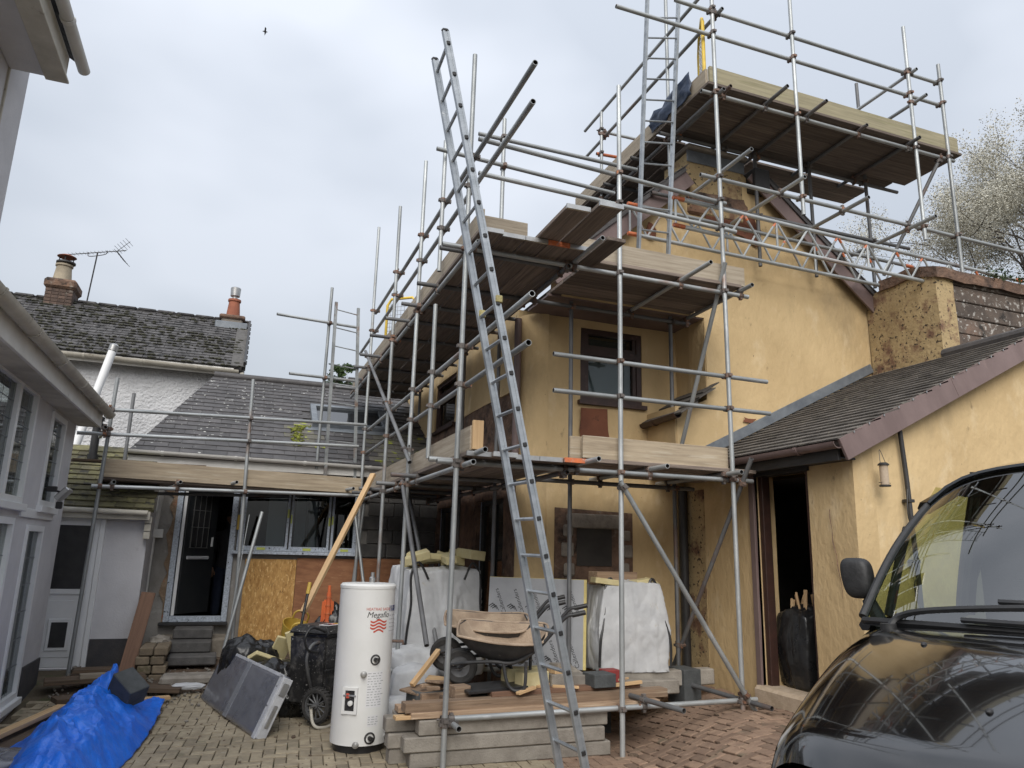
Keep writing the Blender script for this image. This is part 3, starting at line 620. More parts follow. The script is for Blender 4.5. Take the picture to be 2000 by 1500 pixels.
pipe('cable', arc([(5.86, 5.16, 2.42), (5.83, 5.15, 2.2), (5.88, 5.16, 2.0), (5.91, 5.15, 1.7), (5.84, 5.16, 1.55), (5.9, 5.17, 1.3)]), .006, 'black_plastic', CB, 6)
for z in (2.3, 1.75): box('clip', (5.87, 5.155, z), (5.94, 5.24, z+.03), 'black_metal', CB)
BFc = at(1727, 928, 'Y', 5.12); BF = thing('bird_feeder', BFc, 'small tube bird feeder hanging on the ochre garage gable', 'bird feeder')
lathe('tube', [(.038, -.09), (.038, .09)], 'sand', BF, Matrix.Translation(BFc), 12); lathe('lid', [(.05, .09), (.05, .10), (.03, .115)], 'black_metal', BF, Matrix.Translation(BFc), 12)
lathe('tray', [(.05, -.105), (.052, -.09)], 'black_metal', BF, Matrix.Translation(BFc), 12); pipe('hanger', arc([BFc+V((-.035, 0, .1)), BFc+V((0, .03, .24)), BFc+V((.035, 0, .1))]), .003, 'black_metal', BF, 5)
pipe('perch', [BFc+V((-.07, 0, -.07)), BFc+V((.07, 0, -.07))], .003, 'black_metal', BF, 5)
# ================================================================ upper extension of brown blocks
BX, BY = 7.9, 6.25; UE = thing('upper_extension', (BX+1, BY+.5, 4.2), 'brown weathered block extension with flaking ochre side wall above the garage roof', 'building')
poly_slab('side_wall', [(BX, GY-.02, 2.8), (BX, BY, 2.8), (BX, BY, 5.36), (BX, BY+.35, 5.33), (BX, GY-.35, 5.36), (BX, GY-.02, 5.30)], .3, (-1, 0, 0), 'yellow_flaky', UE, cut=.2, jit=.012)
bm = boxmesh((BX+.1, BY+.06, 2.8), (12.5, GY+1.5, 5.30), 0); link('core', bm, 'mortar', UE)
for j in range(12):
    z = 2.86+j*.212; x = BX+.005; k = 0
    while x < 12.3:
        w_ = .25 if k == 0 else random.uniform(.9, 1.5); box('block', (x, BY+random.uniform(0, .012), z), (min(x+w_, 12.5)-.012, BY+.08, z+.20), 'weather_block' if 'weather_block' in MATS else mk('weather_block', (.135, .105, .085), (.08, .064, .054), 5, .95, .7, spots=[((.18, .12, .09), 3, .55, .7), ((.42, .40, .37), 16, .56, .62, 7), ((.035, .03, .026), 6, .60, .68)], var=.2).name, UE, .01); x += w_; k += 1
bm = bmesh.new(); G = []
for i in range(30):
    G.append([bm.verts.new((BX-.03+i*.16, BY-.05+j*.22, 5.36+.10*math.sin(min(1, j/1.5)*1.4)+.03*mnoise.noise(V((i*.5, j*.7, 0))))) for j in range(5)])
for i in range(29):
    for j in range(4): bm.faces.new((G[i][j], G[i+1][j], G[i+1][j+1], G[i][j+1]))
r_ = bmesh.ops.extrude_face_region(bm, geom=bm.faces[:])
for v in r_['geom']:
    if isinstance(v, bmesh.types.BMVert): v.co.z -= .14
bmesh.ops.recalc_face_normals(bm, faces=bm.faces[:]); sharp(link('coping', bm, 'dark_stone', UE), 50)
bm = bmesh.new()
for k in range(1500):
    c = V((random.uniform(BX+.9, 12), BY-.02+random.gauss(0, .09), 5.43+random.gauss(0, .045))); s = random.uniform(.012, .03); M = Matrix.Translation(c) @ Matrix.Rotation(random.random()*6, 4, V((random.random()-.5, random.random()-.5, random.random())).normalized())
    vs = [bm.verts.new(M @ V(p)) for p in ((-s, 0, 0), (0, -s*.5, 0), (s, 0, 0), (0, s*.5, 0))]; bm.faces.new(vs)
tag(link('ivy', bm, 'leaf', UE), kind='stuff')
# ================================================================ low extension with slate roof, new door and windows
EY = 12.0; EX = thing('slate_extension', (.8, EY+.5, .3), 'low slate-roofed extension with new windows, boarded lower wall and open dark door', 'extension')
wall('wall', (-1.15, EY, -.2), (1, 0, 0), 4.35, -.2, 3.0, [(.36, 1.21, .66, 2.66), (1.23, 3.02, 1.66, 2.66)], .3, 'old_render', EX, jit=.01, nrm=(0, -1, 0))
def ragged():
    pts = []
    for k in range(15): pts.append((-.80-.10*random.random()-(.16 if k > 11 else 0)*random.random(), .66+k*.135))
    return [V((-.785, EY-.028, .66))]+[V((x, EY-.028, z)) for x, z in pts]+[V((-.785, EY-.028, 2.6))]
poly_slab('bare_edge', ragged(), .006, (0, -1, 0), mk('bare_brick', (.30, .22, .15), (.19, .13, .085), 7, .95, .8, spots=[((.34, .12, .07), 8, .58, .66), ((.08, .07, .045), 5, .6, .7)], var=0, fine=22, bdist=.03).name, EX)
# door
dr = link('door_frame', (lambda b: ([addbox(b, *q) for q in (((-.79, EY-.06, .66), (-.71, EY+.04, 2.66)), ((-.02, EY-.06, .66), (.06, EY+.04, 2.66)), ((-.71, EY-.06, 2.58), (-.02, EY+.04, 2.66)), ((-.71, EY-.07, .66), (-.02, EY+.04, .74)))], bev(b, .006), b)[2])(bmesh.new()), 'frame_film', EX)
box('inner_frame', (-.70, EY-.01, .745), (-.655, EY+.05, 2.575), 'upvc', dr); box('sill', (-.84, EY-.14, .62), (.08, EY-.02, .657), 'black_metal', EX)
DM = Matrix.Translation((-.65, EY+.04, 0)) @ Matrix.Rotation(math.radians(48), 4, 'Z')
dl = link('door', boxmesh((0, -.02, .76), (.62, .02, 2.56), .004), 'door_dark', EX, DM)
for k, (x0, x1) in enumerate(((.12, .22), (.23, .33), (.34, .44))): link('glazing', boxmesh((x0, -.03, 1.72), (x1, -.021, 2.48), 0), 'black_plastic', dl, DM)
for x in (.115, .225, .335, .445): link('lead_strip', boxmesh((x-.004, -.034, 1.70), (x+.004, -.0215, 2.49), 0), 'steel', dl, DM)
for z in (1.70, 2.0, 2.25, 2.49): link('lead_strip', boxmesh((.10, -.034, z-.004), (.46, -.0215, z+.004), 0), 'steel', dl, DM)
link('letterbox_wrap', boxmesh((.06, -.05, 1.53), (.50, -.022, 1.58), .01), 'film_white', dl, DM); link('handle_plate', boxmesh((.53, -.03, 1.72), (.57, -.021, 1.86), .003), 'upvc', dl, DM)
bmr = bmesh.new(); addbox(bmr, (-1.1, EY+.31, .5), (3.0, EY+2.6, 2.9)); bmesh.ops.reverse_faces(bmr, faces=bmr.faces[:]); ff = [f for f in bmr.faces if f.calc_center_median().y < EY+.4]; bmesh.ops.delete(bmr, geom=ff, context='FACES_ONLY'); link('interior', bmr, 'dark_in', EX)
# three-light window, still in its film
w0, w1, wz0, wz1 = .09, 1.86, 1.68, 2.64
f = bmesh.new()
for a, b in (((w0, EY-.05, wz0), (w0+.09, EY+.03, wz1)), ((w1-.06, EY-.05, wz0), (w1, EY+.03, wz1)), ((w0+.09, EY-.05, wz0), (w1-.06, EY+.03, wz0+.07)), ((w0+.09, EY-.05, wz1-.07), (w1-.06, EY+.03, wz1)), ((.78, EY-.05, wz0+.07), (.87, EY+.03, wz1-.07)), ((1.40, EY-.05, wz0+.07), (1.49, EY+.03, wz1-.07))): addbox(f, a, b)
WN = link('window', f, 'frame_film', EX)
for a in (w0+.045, .825, 1.445): box('black_gasket', (a-.012, EY-.056, wz0+.03), (a+.012, EY-.051, wz1), 'black_plastic', WN, 0)
for (x, z) in ((.80, 2.18), (.845, 2.10), (1.425, 2.08), (1.47, 2.10), (.14, 2.15)): box('yellow_label', (x-.018, EY-.0555, z), (x+.012, EY-.0505, z+.13), mk('label_green', (.50, .55, .12), (.45, .5, .1), 3, .5, 0).name if 'label_green' not in MATS else 'label_green', WN, 0)
for x in (.38, 1.05, 1.62): box('yellow_label', (x, EY-.0555, wz0+.015), (x+.12, EY-.0505, wz0+.05), 'label_green', WN, 0)
box('yellow_label', (.065, EY-.066, 1.98), (.10, EY-.061, 2.2), 'yellow_plastic', WN, 0)
for a, b in ((w0+.09, .78), (.87, 1.40), (1.49, w1-.06)): box('pane', (a, EY-.01, wz0+.07), (b, EY-.002, wz1-.07), 'pane', WN, 0)
box('sill', (w0-.06, EY-.13, wz0-.05), (w1+.05, EY-.03, wz0-.004), 'frame_film', WN)
box('pale_panel', (.52, EY+.5, 1.7), (.80, EY+.51, 2.6), 'pale_backing', WN, 0); box('pale_panel', (.95, EY+.6, 1.7), (1.3, EY+.61, 2.5), 'pale_backing', WN, 0)
box('board', (.24, EY-.05, .28), (.98, EY-.03, 1.56), 'osb', EX); box('board', (.984, EY-.046, .28), (1.95, EY-.028, 1.585), 'ply', EX); box('board', (1.952, EY-.046, .28), (3.05, EY-.028, 1.6), 'ply', EX)
for j in range(5):
    for i in range(3): box('block', (1.92+i*.42+(.1 if j % 2 else 0), EY-.06, 1.62+j*.215), (1.92+i*.42+.405+(.1 if j % 2 else 0), EY-.029, 1.62+j*.215+.203), 'block_dark', EX, .006)
box('fascia', (-1.5, EY-.25, 2.86), (3.1, EY-.22, 3.02), 'white_paint', EX); box('soffit', (-1.5, EY-.22, 2.86), (3.1, EY+.02, 2.88), 'dirty_white', EX)
for k in range(14): box('rafter_foot', (-1.35+k*.33, EY-.2, 2.74), (-1.29+k*.33, EY, 2.86), 'black_metal', EX)
gutter('gutter', (-1.55, EY-.31, 3.05), (3.05, EY-.31, 3.02), .055, 'white_paint', EX)
e0_, sl2 = V((0, EY-.30, 3.03)), V((0, 3.25, 1.89)).normalized(); n2 = V((0, -sl2.z, sl2.y))
def on_ext(e, s):
    if e < -1.5+.235*s-.22 or e > 3.1: return False
    x, y = e, s
    return s < 3.70 and not (1.13 < e < 2.45 and 1.46 < s < 2.42)
poly_slab('roof', [e0_+V((-1.5, 0, 0)), e0_+V((3.1, 0, 0)), e0_+V((3.1, 0, 0))+sl2*3.76, e0_+V((-.62, 0, 0))+sl2*3.76], .06, n2, 'slate', EX)
def ext_mat(e, s):
    if e < -.2+.45*s-.2*abs(s-1.9) and random.random() < .8: return 'slate_lichen'
    if s > 3.0 and random.random() < .6: return 'slate_lichen'
    if 2.0 < e and s < 1.4: return 'slate_moss'
    if .75 < e < 1.15 and .5 < s < 1.6: return 'slate_moss'
    return 'slate' if random.random() < .8 else 'slate_lichen'
tiled(EX, 'slate', e0_, (1, 0, 0), sl2, on_ext, 3.1, 3.7, .33, .185, 'slate', .009, lap=1.7, limit=300, clip=(e0_+V((-1.5, 0, 0)), V((sl2.y, -.235*1, -.0)).normalized() if False else (sl2*1-V((0, 0, 0))).cross(n2)*1 if False else (V((1, 0, 0))-sl2*.235).normalized()), matf=ext_mat, e0=-1.5, jitter=.005, gap=.007)
pipe('ridge_tile', [e0_+V((-.62, 0, .03))+sl2*3.76, e0_+V((3.1, 0, .03))+sl2*3.76], .07, 'slate', EX, 8)
SK = thing_part = None
def onroof(e, s, h=0): return e0_+V((e, 0, 0))+sl2*s+n2*h
def rbox(name, e_0, e_1, s_0, s_1, h0, h1, mat, parent):
    M = Matrix(((1, 0, 0, 0), (0, sl2.y, n2.y, 0), (0, sl2.z, n2.z, 0), (0, 0, 0, 1))); c = onroof((e_0+e_1)/2, (s_0+s_1)/2, (h0+h1)/2)
    return link(name, boxmesh((-(e_1-e_0)/2, -(s_1-s_0)/2, -(h1-h0)/2), ((e_1-e_0)/2, (s_1-s_0)/2, (h1-h0)/2), .004), mat, parent, Matrix.Translation(c) @ M)
SKY = rbox('skylight', 1.12, 2.46, 1.45, 1.55, .0, .10, 'lead', EX); rbox('frame', 1.12, 2.46, 2.34, 2.43, .0, .10, 'lead', SKY); rbox('frame', 1.12, 1.22, 1.55, 2.34, 0, .10, 'lead', SKY); rbox('frame', 2.36, 2.46, 1.55, 2.34, 0, .10, 'lead', SKY)
rbox('glazing', 1.22, 2.36, 1.55, 2.34, .03, .05, mk('dark_glass', (.02, .022, .025), (.025, .027, .03), 3, .06, 0, spec=.9, var=0).name, SKY)
rbox('flashing', 1.0, 2.55, 1.30, 1.45, .012, .03, 'lead', SKY)
bm = bmesh.new()
for k in range(160):
    t = random.random(); e = .86+random.gauss(0, .05)+(.25*random.random() if t > .85 else 0); s = .55+t*.95; s_ = random.uniform(.008, .028)
    bmesh.ops.create_icosphere(bm, subdivisions=1, radius=1, matrix=Matrix.Translation(onroof(e, s, .028)) @ Matrix.Diagonal((s_*1.4, s_, s_*.5, 1)))
tag(link('moss', bm, 'moss', EX), kind='stuff')
# white downpipe with hopper
pipe('downpipe', [(-.98, EY-.25, 2.75), (-1.03, EY-.12, 2.05), (-1.04, EY-.08, 1.95)], .035, 'white_paint', EX, 8); box('hopper', (-1.16, EY-.16, 1.83), (-.92, EY-.03, 1.95), 'white_paint', EX); pipe('downpipe', [(-1.05, EY-.09, 1.83), (-1.07, EY-.09, .5)], .035, 'white_paint', EX, 8)
# ================================================================ porch with mossy roof
PY = 11.0; PO = thing('porch', (-1.7, PY+.4, .2), 'lean-to porch with mossy tiled roof and white half-glazed door', 'porch')
wall('wall', (-2.6, PY, .1), (1, 0, 0), 1.56, .1, 2.2, [(.40, 1.0, .2, 2.1)], .12, 'grey_render', PO, nrm=(0, -1, 0))
box('plinth', (-1.56, PY-.015, .12), (-1.04, PY-.002, .55), 'plinth', PO); box('side_wall', (-1.16, PY+.005, .1), (-1.045, 11.99, 2.2), 'grey_render', PO)
D = box('door', (-2.2, PY-.03, .22), (-1.60, PY+.03, 2.09), 'upvc', PO, .006)
box('pane', (-2.08, PY-.042, 1.16), (-1.70, PY-.031, 1.95), 'black_plastic', D, .0)
fb_ = bmesh.new()
for a, b in (((-2.12, PY-.05, 1.10), (-2.08, PY-.031, 2.0)), ((-1.70, PY-.05, 1.10), (-1.66, PY-.031, 2.0)), ((-2.08, PY-.05, 1.95), (-1.70, PY-.031, 2.0)), ((-2.08, PY-.05, 1.10), (-1.70, PY-.031, 1.16))): addbox(fb_, a, b)
link('glazing_bead', fb_, 'upvc', D); box('panel', (-2.1, PY-.04, .34), (-1.68, PY-.031, 1.02), 'upvc', D, .006)
box('cat_flap', (-2.02, PY-.055, .42), (-1.76, PY-.041, .80), 'upvc', D, .006); box('flap', (-1.98, PY-.062, .46), (-1.80, PY-.056, .76), 'black_plastic', D)
for x in (-2.24, -1.57): box('door_frame', (x-.03, PY-.05, .2), (x+.03, PY+.04, 2.14), 'upvc', PO)
box('door_frame', (-2.21, PY-.05, 2.092), (-1.60, PY+.04, 2.15), 'upvc', PO)
ps = V((0, 1.0, .74)).normalized(); p0_ = V((-2.6, PY-.2, 2.18))
poly_slab('roof', [p0_, p0_+V((1.62, 0, 0)), p0_+V((1.42, 0, 0))+ps*1.5, p0_+ps*1.5], .05, (0, -ps.z, ps.y), 'mossy_tile', PO)
tiled(PO, 'tile', p0_, (1, 0, 0), ps, lambda e, s: e < 1.62-.13*s, 1.6, 1.4, .23, .125, 'mossy_tile', .014, 1.5, 200)
box('fascia', (-2.6, PY-.18, 2.04), (-1.02, PY-.15, 2.16), 'dirty_white', PO); pipe('gutter', [(-2.6, PY-.22, 2.15), (-1.05, PY-.22, 2.13)], .035, 'dirty_white', PO, 8)
for k in range(3): box('bracket', (-1.08, PY-.14+k*.02, 1.80+k*.1), (-1.00, PY-.02, 1.89+k*.1), 'dirty_white', PO)
fp = at(181, 890, 'Y', 11.7); lathe('flue', [(.07, -.1), (.07, .02), (.055, .02), (.055, .42), (.085, .42), (.085, .46), (.065, .46), (.065, .50), (.085, .5), (.085, .55), (.03, .57)], 'black_plastic', PO, Matrix.Translation(fp), 14)
# ================================================================ white house behind
WY = 16.0; WH = thing('white_house', (-3, WY+2, 0), 'white roughcast house with long mossy slate roof, two chimneys and aerial', 'house')
box('wall', (-12, WY, 0), (-.35, WY+4.6, 5.33), 'roughcast', WH, 0)
we, ws = V((0, WY-.28, 5.32)), V((0, 2.58, 1.70)).normalized(); wn_ = V((0, -ws.z, ws.y)); wl = math.hypot(2.58, 1.70)
poly_slab('roof', [we+V((-12.2, 0, 0)), we+V((-.15, 0, 0)), we+V((-.15, 0, 0))+ws*wl, we+V((-12.2, 0, 0))+ws*wl], .08, wn_, 'old_slate', WH)
tiled(WH, 'slate', we, (1, 0, 0), ws, lambda e, s: -8.2 < e < -.1, -.15, wl-.1, .30, .165, 'old_slate', .011, 1.7, 0, stuff=True, e0=-8.3, jitter=.012, gap=.012)
bm = bmesh.new()
for k in range(1500):
    e, s = random.uniform(-6.2, -.2), wl*random.random()**1.15; s = round(s/.165)*.165+random.gauss(.0, .012); r = random.uniform(.012, .04)
    if mnoise.noise(V((e*.7, s*1.1, 2))) < -.15: continue
    bmesh.ops.create_icosphere(bm, subdivisions=1, radius=1, matrix=Matrix.Translation(we+V((e, 0, 0))+ws*s+wn_*.03) @ Matrix.Diagonal((r*1.6, r, r*.7, 1)))
tag(link('moss', bm, 'roof_moss' if 'roof_moss' in MATS else mk('roof_moss', (.035, .035, .028), (.06, .06, .04), 9, .98, .6, var=0).name, WH), kind='stuff')
poly_slab('roof', [we+V((-12.2, 0, 0))+ws*wl, we+V((-.15, 0, 0))+ws*wl, V((-.15, WY+4.9, 5.3)), V((-12.2, WY+4.9, 5.3))], .08, (0, 1, 1.5), 'old_slate', WH)
poly_slab('gable_wall', [(-.34, WY, 5.3), (-.34, WY+4.6, 5.3), (-.34, WY+2.3, 6.95)], .2, (1, 0, 0), 'roughcast', WH)
for k in range(20): box('ridge_tile', (-8.3+k*.41, WY+2.2, 6.99), (-8.3+k*.41+.40, WY+2.42, 7.07), 'old_slate', WH, .03)
poly_slab('verge', [we+V((-.36, 0, .035)), we+V((-.1, 0, .035)), we+V((-.1, 0, .035))+ws*wl, we+V((-.36, 0, .035))+ws*wl], .02, wn_, 'slab', WH)
gutter('gutter', (-8.5, WY-.34, 5.30), (-.2, WY-.34, 5.24), .07, 'dirty_white', WH); bar('fascia', (-8.5, WY-.25, 5.22), (-.3, WY-.25, 5.22), .03, .16, 'white_paint', WH)
pipe('downpipe', arc([(-.14, WY-.34, 5.2), (-.08, WY-.3, 4.95), (-.26, WY-.1, 4.75), (-.28, WY-.08, 3.5)]), .045, 'dirty_white', WH); box('gable_trim', (-.13, WY-.2, 4.4), (-.09, WY+2.4, 5.36), 'black_metal', WH); bar('gable_trim', (-.1, WY-.25, 5.36), (-.1, WY+2.3, 7.0), .05, .2, 'black_metal', WH)
c1 = (-4.12, WY+2.3); CHa = box('chimney', (c1[0]-.27, c1[1]-.3, 6.6), (c1[0]+.27, c1[1]+.3, 7.22), 'brick', WH, .02)
for j in range(5):
    for i in range(4): box('brick', (c1[0]-.27+i*.137+(.0 if j % 2 else .0), c1[1]-.312, 6.82+j*.078), (c1[0]-.27+i*.137+.126, c1[1]-.296, 6.82+j*.078+.066), 'brick', CHa, .004)
box('cap', (c1[0]-.32, c1[1]-.36, 7.21), (c1[0]+.32, c1[1]+.36, 7.44), 'dark_stone', CHa, .05)
lathe('chimney_pot', [(.22, 7.4), (.19, 7.5), (.155, 7.80), (.18, 7.82), (.18, 7.86), (.12, 7.88)], 'buff_pot', CHa, Matrix.Translation((c1[0]-.05, c1[1], 0)), 16)
lathe('cowl', [(.17, 7.88), (.20, 7.9), (.20, 7.93), (.1, 7.94)], 'black_metal', CHa, Matrix.Translation((c1[0]-.03, c1[1], 0)), 14); lathe('cowl', [(.19, 8.05), (.20, 8.06), (.12, 8.10), (.02, 8.12)], 'terracotta', CHa, Matrix.Translation((c1[0]-.03, c1[1], 0)), 14)
for a in range(4): pipe('cowl_stay', [(c1[0]-.03+.14*math.cos(a*1.57), c1[1]+.14*math.sin(a*1.57), 7.92), (c1[0]-.03+.14*math.cos(a*1.57), c1[1]+.14*math.sin(a*1.57), 8.06)], .012, 'black_metal', CHa, 5)
c2 = (-.5, WY+2.3); CHb = box('chimney', (c2[0]-.24, c2[1]-.3, 6.6), (c2[0]+.24, c2[1]+.3, 7.02), 'grey_stone', WH, .03); box('cap', (c2[0]-.29, c2[1]-.35, 7.0), (c2[0]+.29, c2[1]+.35, 7.10), 'dark_stone', CHb, .03); box('flashing', (c2[0]-.36, c2[1]-.5, 6.6), (c2[0]+.36, c2[1]+.3, 6.88), 'lead', CHb, .02)
lathe('chimney_pot', [(.16, 7.08), (.15, 7.25), (.125, 7.50), (.15, 7.52), (.15, 7.57), (.1, 7.58)], 'terracotta', CHb, Matrix.Translation((c2[0], c2[1], 0)), 16); lathe('cowl', [(.06, 7.57), (.06, 7.65), (.11, 7.66), (.12, 7.86), (.1, 7.88)], 'steel', CHb, Matrix.Translation((c2[0], c2[1], 0)), 16)
am = V((-3.62, WY+2.3, 7.0)); AE = pipe('aerial', [am, am+V((.06, 0, 1.28))], .016, 'black_metal', WH, 6); at_ = am+V((.06, 0, 1.28)); bx = V((.93, -.2, .16)).normalized()
pipe('boom', [at_-bx*.62, at_+bx*.62], .011, 'black_metal', AE, 5)
for k in range(13): q = at_-bx*.6+bx*k*.08; pipe('element', [q+V((0, 0, -.05)), q+V((0, 0, .05))] if False else [q+V((-.02, -.09, 0)), q+V((.02, .09, 0))], .004, 'black_metal', AE, 4)
for sgn in (-1, 1):
    for k in range(5): q = at_+bx*.42+V((.02+.05*k, 0, sgn*(.04+.055*k))); pipe('reflector', [q+V((-.05, -.22, 0)), q+V((.05, .22, 0))], .006, 'black_metal', AE, 4)
    pipe('reflector', [at_+bx*.42, at_+bx*.42+V((.24, 0, sgn*.28))], .006, 'black_metal', AE, 4)
pipe('mount', arc([at_-bx*.2+V((0, 0, .02)), at_-bx*.17+V((0, 0, -.08)), at_+bx*.17+V((0, 0, -.06)), at_+bx*.2+V((0, 0, .03))]), .01, 'black_metal', AE, 5)
vp0, vp1 = at(186, 772, 'Y', 14.4), at(222, 680, 'Y', 14.4); VP = thing('vent_pipe', vp0, 'white plastic vent pipe leaning up against the roughcast wall', 'pipe'); lathe('pipe', [(.07, -1.2), (.07, (vp1-vp0).length-.06)], 'upvc', VP, zframe(vp0, vp1), 14); lathe('terminal', [(.06, -.06), (.08, -.05), (.08, .05), (.04, .08)], 'steel', VP, zframe(vp1, vp1+(vp1-vp0)), 14)
# ================================================================ grey house on the left
LX = -1.95; LH = thing('grey_house', (LX-1, 6, 0), 'pale grey rendered house with white framed windows and dirty white gutters', 'house')
hs = [(6.9, 8.41, 2.09, 3.2), (9.1, 9.81, 2.11, 3.12), (6.9, 8.28, .12, 1.95), (8.8, 9.52, .14, 1.90)]
wall('wall', (LX, 1.0, -.05), (0, 1, 0), 9.40, -.05, 3.34, [(a-1, b-1, c, d) for a, b, c, d in hs], .25, 'grey_render', LH, nrm=(-1*-1, 0, 0), cell=.6)
box('end_wall', (LX-2.5, 10.15, 0), (LX-.252, 10.399, 3.34), 'grey_render', LH, 0); box('plinth', (LX-.01, 9.6, -.05), (LX+.015, 10.41, .42), 'plinth', LH)
wall('upper_wall', (LX-.004, 1.0, 3.345), (0, 1, 0), 5.45, 3.345, 5.62, [], .3, 'grey_render', LH, nrm=(1, 0, 0), cell=1); box('corner_board', (LX-.03, 5.98, 3.34), (LX+.012, 6.0, 5.5), 'dirty_white', LH)
box('end_wall', (LX-2.5, 6.15, 3.3), (LX-.31, 6.449, 5.62), 'grey_render', LH, 0)
for (a, b, c, d) in hs:
    bm = bmesh.new(); t = .06
    for q in ((a, a+t, c, d), (b-t, b, c, d), (a+t, b-t, d-t, d), (a+t, b-t, c, c+t)): addbox(bm, (LX-.06, q[0], q[2]), (LX+.02, q[1], q[3]))
    if b-a > 1: addbox(bm, (LX-.06, 7.70, c+t), (LX+.02, 7.78, d-t))
    W_ = link('window', bm, 'upvc', LH); box('sill', (LX-.02, a-.04, c-.07), (LX+.06, b+.04, c-.002), 'upvc', W_)
    box('pane', (LX-.03, a+t, c+t), (LX-.022, b-t, d-t), 'pane', W_, 0); box('curtain', (LX-.26, a, c), (LX-.25, a+(b-a)*.35, d), 'pale_backing', W_, 0); box('room_back', (LX-1.2, a-.3, c-.2), (LX-1.19, b+1.5, d+.2), 'dark_in', W_, 0)
    bm = bmesh.new()
    for k in range(1, 6): addbox(bm, (LX-.0205, a+t, c+t+(d-c-2*t)*k/6-.003), (LX-.016, b-t, c+t+(d-c-2*t)*k/6+.003))
    for k in range(1, int((b-a)/.18)): addbox(bm, (LX-.0155, a+t+k*.18-.003, c+t), (LX-.0135, a+t+k*.18+.003, d-t))
    link('glazing_bar', bm, 'lead', W_)
box('band', (LX, 8.45, 1.97), (LX+.02, 9.85, 2.06), 'upvc', LH); bar('fascia', (LX+.25, 1, 3.26), (LX+.25, 10.46, 3.26), .03, .20, 'white_paint', LH); box('soffit', (LX, 1, 3.16), (LX+.235, 10.46, 3.18), 'dirty_white', LH)
gutter('gutter', (LX+.33, 1.0, 3.38), (LX+.33, 10.55, 3.36), .065, 'dirty_white', LH)
poly_slab('low_roof', [(LX+.3, 6.45, 3.40), (LX+.3, 10.45, 3.40), (LX-2.2, 10.45, 4.1), (LX-2.2, 6.45, 4.1)], .06, (.27, 0, 1), 'old_slate', LH)
bar('upper_fascia', (LX+.36, 1, 5.36), (LX+.36, 6.0, 5.36), .03, .2, 'dirty_white', LH); box('upper_soffit', (LX, 1, 5.26), (LX+.344, 6.0, 5.28), 'grey_render', LH); box('soffit_edge', (LX+.24, 1, 5.235), (LX+.40, 6.005, 5.257), 'dirty_white', LH)
gutter('upper_gutter', (LX+.45, 1, 5.49), (LX+.45, 6.15, 5.47), .046, 'white_paint', LH)
poly_slab('upper_roof', [(LX+.44, 1, 5.55), (LX+.44, 6.1, 5.55), (LX-3, 6.1, 7.6), (LX-3, 1, 7.6)], .07, (.5, 0, 1), 'old_slate', LH)
fl = V((LX+.05, 9.35, 2.30)); FLt = box('floodlight', fl+V((-.04, -.03, -.03)), fl+V((.06, .03, .03)), 'black_metal', LH)
link('lamp_head', boxmesh((-.03, -.11, -.08), (.03, .11, .08), .01), 'steel', FLt, Matrix.Translation(fl+V((.13, 0, -.05))) @ Matrix.Rotation(math.radians(40), 4, 'Y')); link('sensor', boxmesh((-.03, -.03, -.04), (.03, .03, .04), .01), 'black_metal', FLt, Matrix.Translation(fl+V((.10, .02, -.17)))); pipe('arm', [fl, fl+V((.13, 0, -.04))], .012, 'black_metal', FLt, 6)
# ================================================================ main scaffold round the cottage corner
YF, XS = 6.305, 1.83; DI, XI = 7.46, 2.95          # outer / inner standard lines
SA = thing('scaffold', (XS, YF, 0), 'two-lift tube scaffold wrapping the front corner of the ochre cottage', 'scaffold')
SB = thing('scaffold', (4.8, YF, 4.8), 'high scaffold platform around the weathered chimney above the gable', 'scaffold')
SCf = thing('scaffold', (-1.6, 10.7, .2), 'low scaffold with one long toe board across the new door and windows', 'scaffold')
X_, Y_, Z_ = V((1, 0, 0)), V((0, 1, 0)), V((0, 0, 1))
def st(x, y, z0, z1, par=SA, m='galv'): return tube('standard', (x, y, z0), (x+.004*(z1-z0)*random.uniform(-1, 1), y, z1), par, m)
o = .05
# standards, front line then side line then inner lines
s1 = st(1.81, YF, g(1.81, YF)-.02, 6.69); s2 = st(3.47, YF, -.02, 6.78); s3 = st(4.785, YF, .28, 8.9)
st(XS, 7.35, 4.72, 6.3); st(XS, 7.42, 2.68, 4.36)
for y, z in ((8.36, 6.58), (9.74, 6.58), (11.62, 7.06)): st(XS, y, g(XS, y)-.02, z)
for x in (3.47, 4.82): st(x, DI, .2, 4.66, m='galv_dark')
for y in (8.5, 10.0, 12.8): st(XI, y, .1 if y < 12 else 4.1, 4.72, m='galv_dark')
st(2.51, 7.3, 4.74, 6.72)
# ledgers
ZL, ZU = 2.53, 4.60
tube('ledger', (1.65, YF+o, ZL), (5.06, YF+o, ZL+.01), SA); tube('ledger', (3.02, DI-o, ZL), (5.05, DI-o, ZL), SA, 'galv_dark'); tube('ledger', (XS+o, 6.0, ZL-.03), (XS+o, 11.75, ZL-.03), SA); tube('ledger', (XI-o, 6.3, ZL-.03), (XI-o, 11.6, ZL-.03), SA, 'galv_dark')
tube('ledger', (1.6, YF+o, ZU), (5.12, YF+o, ZU-.01), SA); tube('ledger', (2.85, DI-o, ZU-.03), (5.06, DI-o, ZU-.03), SA, 'galv_dark'); tube('ledger', (XS+o, 6.1, ZU-.03), (XS+o, 14.0, ZU-.03), SA); tube('ledger', (XI-o, 6.3, ZU-.03), (XI-o, 14.0, ZU-.03), SA, 'galv_dark')
